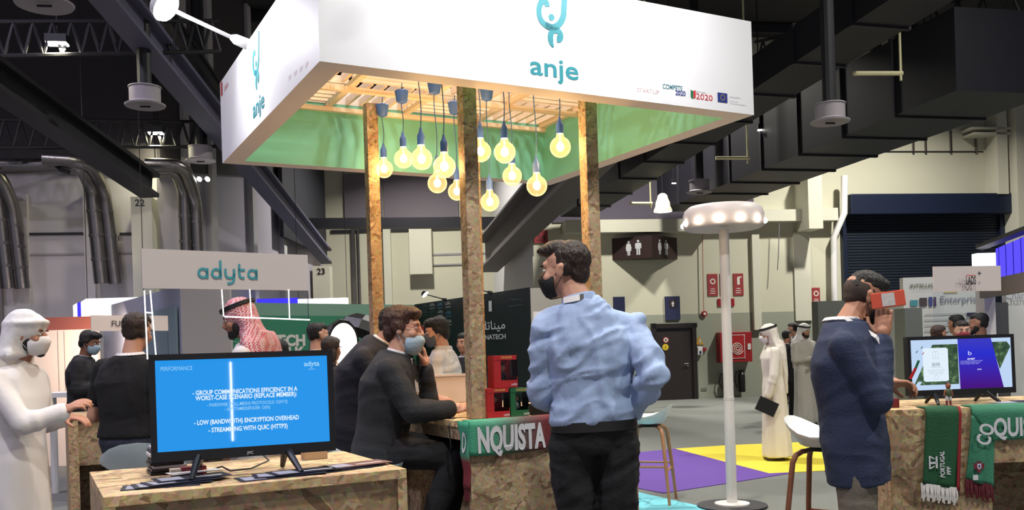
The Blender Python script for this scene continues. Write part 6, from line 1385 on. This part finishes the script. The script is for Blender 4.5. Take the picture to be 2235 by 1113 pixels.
        soft(t, 'robe', M['top'], body, voxel, 5, cloth_amp, 5, (1,1,0.3))
        q = ts[6]; cl = MB(); cl.loft([superring(q[0] - q[5]*.02*k, q[1], q[2], .080*k, .078*k), superring(q[0] + q[5]*.025*k, q[1], q[2], .068*k, .066*k)]); soft(cl, 'collar', M['top'], body, 0.007, 3)
    if shoes:
        for sd in 'rl':
            t = MB(); a_ = J[sd+'ank']; t.ell(a_ + Y_*.050*k - Z_*.048*k, .046*k, .130*k, .036*k, n=14); t.ell(a_ - Y_*.02*k - Z_*.02*k, .044*k, .060*k, .05*k, n=12); t.box(a_ + Y_*.045*k - Z_*.076*k, .075*k, .22*k, .018*k); soft(t, 'shoe', M.get('shoe', shoe_k), body, 0.009, 3)
    if hair: make_hair(body, c, r, f, u, s, hairm or hair_k, hair, hair_voxel)
    if beard: make_beard(body, c, r, f, u, s, beard)
    if eyes: make_eyes(body, c, r, f, u, s)
    if mask: make_mask(body, c, r, f, u, s, mask, mask_low)
    if lanyard:
        q = torso_secs(J, k, 0.052 if top == 'jacket' else 0.040, bulk); n_ = MB(); pts = []; lr = 1.20 if top == 'jacket' else 1.0
        for t in range(13):
            a = math.pi*(t/12) ; pts.append(q[6][0] + q[6][1]*(.084*lr*k*math.cos(a)) - q[6][2]*(.082*lr*k*math.sin(a)) + q[6][5]*(.012*k))
        ch_ = q[3][0] + q[3][2]*(q[3][4]+.012); s1 = q[4][0] + q[4][1]*.075*k + q[4][2]*(q[4][4]+.014); s2 = q[4][0] - q[4][1]*.075*k + q[4][2]*(q[4][4]+.014)
        path = [ch_, s1, s1.lerp(pts[0], 0.55) + q[4][2]*.045*k] + pts + [s2.lerp(pts[-1], 0.55) + q[4][2]*.045*k, s2, ch_]
        for i in range(len(path)-1):
            a, b_ = path[i], path[i+1]; d_ = (b_-a).normalized(); out = ((a+b_)/2 - q[5][0]); out = (out - d_*out.dot(d_)); out = out.normalized() if out.length > 1e-5 else q[6][2]; w_ = d_.cross(out).normalized()
            n_.add([a - w_*.010, a + w_*.010, b_ + w_*.010, b_ - w_*.010, a - w_*.010 + out*.003, a + w_*.010 + out*.003, b_ + w_*.010 + out*.003, b_ - w_*.010 + out*.003], [(0,3,2,1),(4,5,6,7),(0,1,5,4),(1,2,6,5),(2,3,7,6),(3,0,4,7)])
        n_.build('lanyard', lanyard, body, local=True)
    if scarf: scarf(body, c, r, f, u, s, J, k)
    return body, J, (c, r, f, u, s)
def wj(base, pts): return {n: V(p) for n, p in pts.items()}
D = math.radians
# fabrics
blue_shirt = mat('blue_shirt', S(156, 176, 212), 0.75, bump=0.55, bscale=14, stretch=(1,1,0.6)); navy_j = mat('navy_jacket', S(40, 50, 78), 0.85, bump=0.25, bscale=90); char_j = mat('charcoal_jacket', S(34, 35, 39), 0.85, bump=0.25, bscale=90); dnavy_j = mat('dark_navy_jacket', S(30, 33, 44), 0.85, bump=0.25, bscale=90)
trs_k = mat('black_trousers', S(19, 19, 23), 0.9, bump=0.2, bscale=60); trs_g = mat('taupe_trousers', S(112, 104, 94), 0.9, bump=0.2, bscale=60); jeans = mat('blue_jeans', S(44, 50, 66), 0.9, bump=0.3, bscale=80); kand = mat('white_kandura', S(216, 212, 212), 0.8, bump=0.3, bscale=10, stretch=(1,1,0.3)); kand2 = mat('cream_kandura', S(226, 218, 204), 0.8, bump=0.3, bscale=10, stretch=(1,1,0.3))
ghut = mat('white_headscarf', S(222, 220, 220), 0.8, bump=0.4, bscale=16); wshirt = mat('white_shirt', S(218, 216, 218), 0.75, bump=0.5, bscale=14); tee_k = mat('black_tee', S(17, 17, 20), 0.9, bump=0.2, bscale=60); lan_w = mat('lanyard_white', S(220, 216, 218), 0.6); suit_k = mat('black_suit', S(28, 28, 32), 0.85)
def keffiyeh_mat():
    m_ = mat('red_check_scarf', S(200,60,70), 0.85, bump=0.3, bscale=20); nt = m_.node_tree; b_ = nt.nodes['Principled BSDF']; tc = nt.nodes.new('ShaderNodeTexCoord'); mp = nt.nodes.new('ShaderNodeMapping'); mp.inputs['Rotation'].default_value = (0.6,0.7,0.5); vo = nt.nodes.new('ShaderNodeTexVoronoi'); vo.inputs['Scale'].default_value = 70; vo.inputs['Randomness'].default_value = 0.15
    nt.links.new(tc.outputs['Object'], mp.inputs[0]); nt.links.new(mp.outputs[0], vo.inputs['Vector']); r_ = ramp(nt, [(0.30, S(196,52,66)), (0.55, S(226,190,196))]); nt.links.new(vo.outputs['Distance'], r_.inputs[0]); nt.links.new(r_.outputs[0], b_.inputs['Base Color']); return m_
keff = keffiyeh_mat()
# --- 1. man in the blue shirt (back view, looking left)
X0 = at(1290, 885, 4.0).x
b1, J, hf = person('man in a light blue shirt and black trousers seen from behind, black mask', (X0, 4.0, 0), 0.0, 1.90, 'shirt',
    world=dict(pelvis=(.01,0,1.06), chest=(0,.0,1.44), neck=(-.035,.015,1.625), head=(-.092,.045,1.775), rsho=(.190,-.005,1.515), lsho=(-.190,.0,1.525), relb=(.262,-.14,1.30), rwri=(.185,.06,1.13), lelb=(-.215,.03,1.235), lwri=(-.150,.27,1.17), rhip=(.10,0,1.0), lhip=(-.09,0,1.0), rkne=(.11,.0,.54), lkne=(-.08,.0,.54), rank=(.12,-.02,.09), lank=(-.09,-.02,.09)),
    face=(-.90,.42,-.04), tilt=(-.06,0,1), skin=skin_a, hair='quiff', hairm=hair_b, mats=dict(top=blue_shirt, low=trs_k, belt=mat('belt_black', S(22,20,20), 0.5)), mask=mask_k, voxel=0.0085, hands=dict(r=((-.4,.7,-.6),(-.9,-.3,.1),1,dict(curl=.4)), l=((.45,.9,-.05),(.0,.0,-1),1,dict(curl=.5))), cloth_amp=0.017, bulk=0.93, hair_voxel=0.006, bvox=0.006)
# neck label of the lanyard
k = MB(); 
for (x0, x1, m_) in ((-.075,-.005,lan_w),(-.005,.012,black_m),(.012,.05,blue_shirt)):
    k = MB(); zc = 1.645; g = []
    for z in (zc-.012, zc+.014): g.append([V((-.035 + x0 + (x1-x0)*i/4, -.066 + 3.2*(x0 + (x1-x0)*i/4)**2 - (z-zc)*-.4, z + .15*(x0 + (x1-x0)*i/4))) for i in range(5)])
    k.sheet(g); k.build('lanyard', m_, b1, solid=0.003, local=True)
# --- 2. man in navy jacket holding a phone
X0 = at(1862, 900, 4.2).x
yw = D(-72)
b2, J, hf = person('man in a navy jacket and taupe trousers raising a phone to his face', (X0, 4.2, 0), yw, 1.80, 'jacket',
    world=dict(pelvis=(0,0,.97), chest=(-.03,-.01,1.32), neck=(-.02,.0,1.505), head=(.080,.02,1.62), rsho=(-.10,-.180,1.40), lsho=(.05,.17,1.42), relb=(.035,-.20,1.155), rwri=(.107,-.09,1.43), lelb=(.08,.17,1.17), lwri=(.185,.06,1.215), rhip=(-.03,-.085,.92), lhip=(.03,.085,.92), rkne=(-.02,-.09,.50), lkne=(.05,.09,.50), rank=(-.04,-.10,.085), lank=(.02,.10,.085)),
    face=(.93,-.02,-.38), tilt=(.42,0,.9), skin=skin_b, hair='fade', hairm=hair_k, mats=dict(top=navy_j, low=trs_g, collar=wshirt), mask=mask_k, voxel=0.0085, hands=dict(r=((.12,-.02,1),(.35,.9,.1),-1,dict(fc=[.3,.32,.36,.4], thumb=.35, spread=.08)), l=((.9,-.15,-.02),(.0,-.35,-1),-1,dict(fc=[.85,.8,.75,.7], thumb=.8))), cloth_amp=0.008, lanyard=lan_w, beard=None, hem=0.11, hair_voxel=0.006, bvox=0.0052)
# shadow of stubble on the clipped sides of the head
cx_, r, f, u, s = hf; k = MB(); k.ell(cx_ - f*.024*s + u*.022*s, .0765*s, .088*s, .072*s, r, f, u, 16); k.ell(cx_ - f*.058*s - u*.012*s, .058*s, .040*s, .044*s, r, f, u, 12); soft(k, 'hair', mat('hair_clipped', S(66,52,46), 0.8, bump=0.5, bscale=300), b2, 0.007, 3)
phone_c = V((X0, 4.2, 0)) + V((.130, -.115, 1.602)); pr, pu = V((.97, -.20, .10)).normalized(), V((-.10, .02, 1)).normalized(); pn = pr.cross(pu)
ph = thing('smartphone', 'smartphone in an orange case held up to the face', 'phone', phone_c - pu*.036)
k = MB(); k.box(phone_c, .145, .008, .072, pr, pr.cross(pu)*-1, pu); k.build('case', mat('case_orange', S(214,86,60), 0.25, coat=0.5), ph, bevel=0.006)
k = MB(); k.box(phone_c - pn*.0048*0 - pn.cross(pr)*0 + pn*.0045, .055, .002, .058, pr, pn, pu); 
k.build('case_picture', mat('case_print', S(206,200,196), 0.3, var=0.35, vscale=60), ph); k = MB(); k.box(phone_c - pn*.0055, .140, .003, .068, pr, pn, pu); k.build('screen', black_m, ph)
wv = V((X0, 4.2, 0)) + V((.285, .035, 1.235)); mk = thing('marker', 'small red and green stick held in the left hand before the screen', 'pen', wv); k = MB(); k.cyl(wv, wv + V((.022,-.01,.05)), .007, n=8); k.build('red_half', mat('pen_red', S(206,40,50), 0.4), mk); k = MB(); k.cyl(wv + V((.022,-.01,.05)), wv + V((.035,-.016,.085)), .006, n=8); k.build('green_half', greenl, mk)
# --- 3. seated man in charcoal suit
X0 = at(860, 950, 5.0).x
b3, J, hf = person('seated man in a charcoal suit with glasses and a pulled-down blue mask', (X0, 5.0, 0), D(-88), 1.80, 'jacket',
    world=dict(pelvis=(-.08,0,.915), chest=(-.015,.0,1.25), neck=(.035,.0,1.42), head=(.068,.0,1.562), rsho=(.01,-.185,1.335), lsho=(.05,.18,1.345), relb=(.135,-.215,1.115), rwri=(.335,-.13,1.118), lelb=(.185,.16,1.125), lwri=(.175,.06,1.355), rhip=(-.06,-.095,.90), lhip=(-.06,.095,.90), rkne=(.34,-.10,.86), lkne=(.36,.10,.87), rank=(.16,-.12,.40), lank=(.24,.10,.40)),
    face=(.985,-.12,-.06), tilt=(.12,0,1), skin=skin_a, hair='full', hairm=hair_r, mats=dict(top=char_j, low=trs_k, collar=wshirt), mask=mask_b, mask_low=-.030, voxel=0.0085, hands=dict(r=((.95,.25,.12),(.0,.5,-.8),-1,dict(fc=[.5,.55,.6,.65], thumb=.6)), l=((.0,-.25,1),(-.9,-.2,.1),-1,dict(fc=[.75,.8,.85,.9], thumb=.5))), cloth_amp=0.008, hem=0.05, hair_voxel=0.006, bvox=0.0052)
cx_, r, f, u, s = hf; k = MB()
for sd in (-1, 1):
    cc = cx_ + r*(.033*s*sd) + f*(.103*s) + u*(.003*s); k.tube([cc + r*(.022*math.cos(t*math.pi/8)) + u*(.017*math.sin(t*math.pi/8)) for t in range(17)], .0014, 5); k.tube([cc + r*.022*sd, cx_ + r*(.078*s*sd) - f*.005*s + u*.012*s], .0014, 5)
k.build('glasses', mat('glasses_red', S(150,50,60), 0.3), b3, local=True)
px_ = V((X0, 5.0, 0)) + V((.42, -.105, 1.165)); k = MB(); k.box(px_, .012, .07, .14, V((.5,.3,.75)).normalized().orthogonal().normalized(), V((0,1,0)), V((.55,.1,.8)).normalized())
# --- 4. man in dark navy jacket leaning behind him
X0 = at(772, 940, 5.75).x
person('man in a dark navy jacket and khaki trousers leaning over the counter', (X0, 5.75, 0), D(-80), 1.78, 'jacket',
    world=dict(pelvis=(0,0,.95), chest=(.06,.0,1.30), neck=(.19,.0,1.50), head=(.275,.02,1.60), rsho=(.10,-.18,1.40), lsho=(.13,.18,1.41), relb=(.27,-.20,1.16), rwri=(.50,-.08,1.13), lelb=(.27,.20,1.15), lwri=(.50,.12,1.13)),
    face=(.95,.1,-.3), skin=skin_b, hair='crop', hairm=hair_k, mats=dict(top=dnavy_j, low=trs_g, collar=wshirt), voxel=0.011, hands=dict(r=((.95,.2,-.05),(0,.2,-1),-1,dict(curl=.6)), l=((.95,-.2,-.05),(0,.2,-1),1,dict(curl=.6))), cloth_amp=0.007)
# --- 5. man in white shirt behind the white box
X0 = at(968, 800, 7.25).x
person('man in a white shirt and grey mask behind the glossy white box', (X0, 7.25, 0), D(80), 1.71, 'shirt',
    world=dict(head=(-.045,-.01,1.585), neck=(.005,0,1.44), lelb=(-.06,-.22,1.10), lwri=(-.28,-.12,1.16), relb=(-.05,.22,1.10), rwri=(-.27,.10,1.16)), face=(-.95,-.20,-.16), skin=skin_a, hair='full', mats=dict(top=wshirt, low=trs_k), mask=mask_g, voxel=0.011, hands=dict(l=((-.9,.2,.2),(0,0,-1),1), r=((-.9,-.2,.2),(0,0,-1),-1)), cloth_amp=0.009)
# --- 6. visitor in white kandura at the left edge
X0 = at(42, 900, 4.8).x
b6, J, hf = person('visitor in a white robe and wrapped white headscarf at the left edge', (X0, 4.8, 0), D(-78), 1.72, 'robe',
    world=dict(pelvis=(-.03,0,.93), chest=(-.03,.0,1.27), neck=(-.005,0,1.435), head=(.055,.0,1.585), rsho=(-.035,-.18,1.345), lsho=(.01,.175,1.35), relb=(.130,-.20,1.125), rwri=(.275,-.10,1.175), lelb=(.03,.20,1.10), lwri=(.17,.14,1.13)),
    face=(.97,.10,-.06), tilt=(.05,0,1), skin=skin_b, hair=None, mats=dict(top=kand, shoe=shoe_k), mask=mask_w, voxel=0.0095, hands=dict(r=((.85,.15,.45),(.1,.5,-.8),-1,dict(fc=[.45,.55,.6,.65], thumb=.6)), l=((.95,-.1,0),(0,.2,-1),1)), cloth_amp=0.008, bulk=1.08, beard=hair_k, bvox=0.0055,
    scarf=lambda body, c, r, f, u, s, J, k: ghutra(body, c, r, f, u, s, ghut, J, k, drape=0.8, wrap=True, amp=0.006))
# --- 7. man in black T-shirt
X0 = at(291, 850, 5.45).x
person('man in a black T-shirt and jeans seen from behind, white lanyard', (X0, 5.45, 0), D(-6), 1.735, 'tshirt',
    local=dict(relb=(.27,.02,1.10), rwri=(.20,.26,1.11), lelb=(-.27,.02,1.10), lwri=(-.20,.26,1.11), head=(.02,.03,1.605)), face=(.22,.97,-.12), skin=skin_a, hair='crop', hairm=hair_b, mats=dict(top=tee_k, low=jeans), voxel=0.010, bulk=1.14, cloth_amp=0.007, lanyard=lan_w)
# --- 8. man in dark suit behind the counter
X0 = at(180, 850, 9.3).x
person('far man in a dark suit and blue mask beside the glowing box sign', (X0, 9.3, 0), D(-72), 1.77, 'jacket', world=dict(head=(.09,0,1.63), neck=(.03,0,1.48), relb=(.05,-.22,1.15), rwri=(.28,-.1,1.2), lelb=(.06,.2,1.15), lwri=(.28,.1,1.2)), face=(.95,-.1,-.25), skin=skin_c, hair='full', mats=dict(top=suit_k, low=trs_k, collar=mat('grey_shirt', S(130,130,140))), mask=mask_b, voxel=0.013, cloth_amp=0.006, hair_voxel=0.009)
# --- 9. man with red checked headscarf
X0 = at(552, 780, 6.0).x
person('man in white robe with a red and white checked headscarf and black band', (X0, 6.0, 0), D(82), 1.80, 'robe', world=dict(head=(-.085,-.0,1.685), neck=(-.005,0,1.525)), face=(-.95,-.20,-.24), tilt=(-.14,0,1), skin=skin_b, hair=None, mats=dict(top=kand), mask=None, voxel=0.011, cloth_amp=0.007, beard=hair_k,
    scarf=lambda body, c, r, f, u, s, J, k: (ghutra(body, c, r, f, u, s, keff, J, k, drape=0.9, amp=0.007), agal(body, c, r, f, u, s)))
# --- 10.. background visitors
def crowd(label, px, d, H, yaw, top, tm, hair='crop', hairm=None, skin=skin_b, face=None, mask=None, low=None, group=None, **kw):
    yw = D(yaw); f_ = face or (-math.sin(yw), math.cos(yw), -.05)
    return person(label, (at(px, 750, d).x, d, 0), yw, H, top, face=f_, skin=skin, hair=hair, hairm=hairm or hair_k, mats=dict(top=tm, low=low or trs_k, collar=wshirt), mask=mask, voxel=0.014, cloth_amp=kw.pop('amp', 0.005), hair_voxel=0.010, group=group, **kw)
crowd('dark haired visitor in front of the TECH TALK letters', 612, 7.7, 1.575, 15, 'jacket', suit_k)
crowd('man in black suit with a yellow lanyard and mask by the green wall', 692, 8.3, 1.73, -55, 'jacket', suit_k, mask=mask_k, skin=skin_a, lanyard=mat('lanyard_yellow', S(216,190,60)))
crowd('visitor with long dark hair and black clothes before the softbox', 722, 7.4, 1.58, -20, 'jacket', suit_k, hair='long', hairm=hair_b)
crowd('visitor in dark clothes standing by the black wall behind the white shirt', 1014, 9.5, 1.62, 150, 'jacket', suit_k)
# far visitor in cream kandura
X0 = at(1690, 880, 10.9).x
b13, J, hf = person('far visitor in a long cream robe and headscarf carrying a black tablet', (X0, 10.9, 0), D(84), 1.63, 'robe', world=dict(lelb=(-.06,-.22,1.02), lwri=(-.13,-.2,.78), head=(-.05,0,1.515), neck=(0,0,1.37)), face=(-.96,.12,-.15), skin=skin_b, hair=None, mats=dict(top=kand2, shoe=mat('sandal_brown', S(60,48,44))), mask=mask_w, voxel=0.011, cloth_amp=0.008, bulk=1.02,
    scarf=lambda body, c, r, f, u, s, J, k: (ghutra(body, c, r, f, u, s, kand2, J, k, drape=1.25, side=(1,), amp=0.008), agal(body, c, r, f, u, s)), hands=dict(l=((-.25,0,-.97),(.9,.2,0),1,dict(curl=.6))))
k = MB(); p = V((X0, 10.9, 0)) + V((-.155,-.235,.665)); k.box(p, .24, .015, .17, V((.86,0,-.42)).normalized(), V((0,1,0)), V((.42,0,.86)).normalized()); tag(k.build('tablet', black_m, bevel=0.004), 'black tablet in the hand of the far visitor in cream', 'tablet')
X0 = at(1757, 800, 15.2).x
person('distant visitor in a grey white robe and headscarf left of the navy jacket', (X0, 15.2, 0), D(200), 1.70, 'robe', world=dict(relb=(-.2,-.1,1.1), rwri=(.05,-.22,1.12), lelb=(.2,-.1,1.1), lwri=(.1,-.24,1.1)), face=(.45,-.88,-.1), skin=skin_b, hair=None, mats=dict(top=mat('grey_kandura', S(190,186,176), 0.8)), voxel=0.014, cloth_amp=0.008, beard=hair_k,
    scarf=lambda body, c, r, f, u, s, J, k: (ghutra(body, c, r, f, u, s, ghut, J, k, drape=1.0, voxel=0.014), agal(body, c, r, f, u, s)))
crowd('distant dark haired man turning left behind the cream robe', 1733, 16.6, 1.76, 60, 'jacket', suit_k, skin=skin_a)
crowd('distant shorter man with a pale mask behind the cream robe', 1717, 15.9, 1.62, -60, 'jacket', suit_k, mask=mask_w)
crowd('brown haired person left of the three heads above the right screen', 2048, 9.65, 1.55, -70, 'jacket', suit_k, hairm=hair_r, skin=skin_b)
crowd('tall dark haired man behind the red masked person above the right screen', 2090, 10.3, 1.67, 20, 'jacket', navy_j)
crowd('person with a red mask in the middle of the heads above the right screen', 2101, 8.9, 1.58, 165, 'jacket', suit_k, hairm=hair_b, skin=skin_a, mask=mat('mask_red', S(130,36,44), 0.8))
crowd('dark bearded man at the right of the heads above the right screen', 2140, 9.4, 1.66, 60, 'jacket', suit_k, beard=hair_k)
bake_soft()
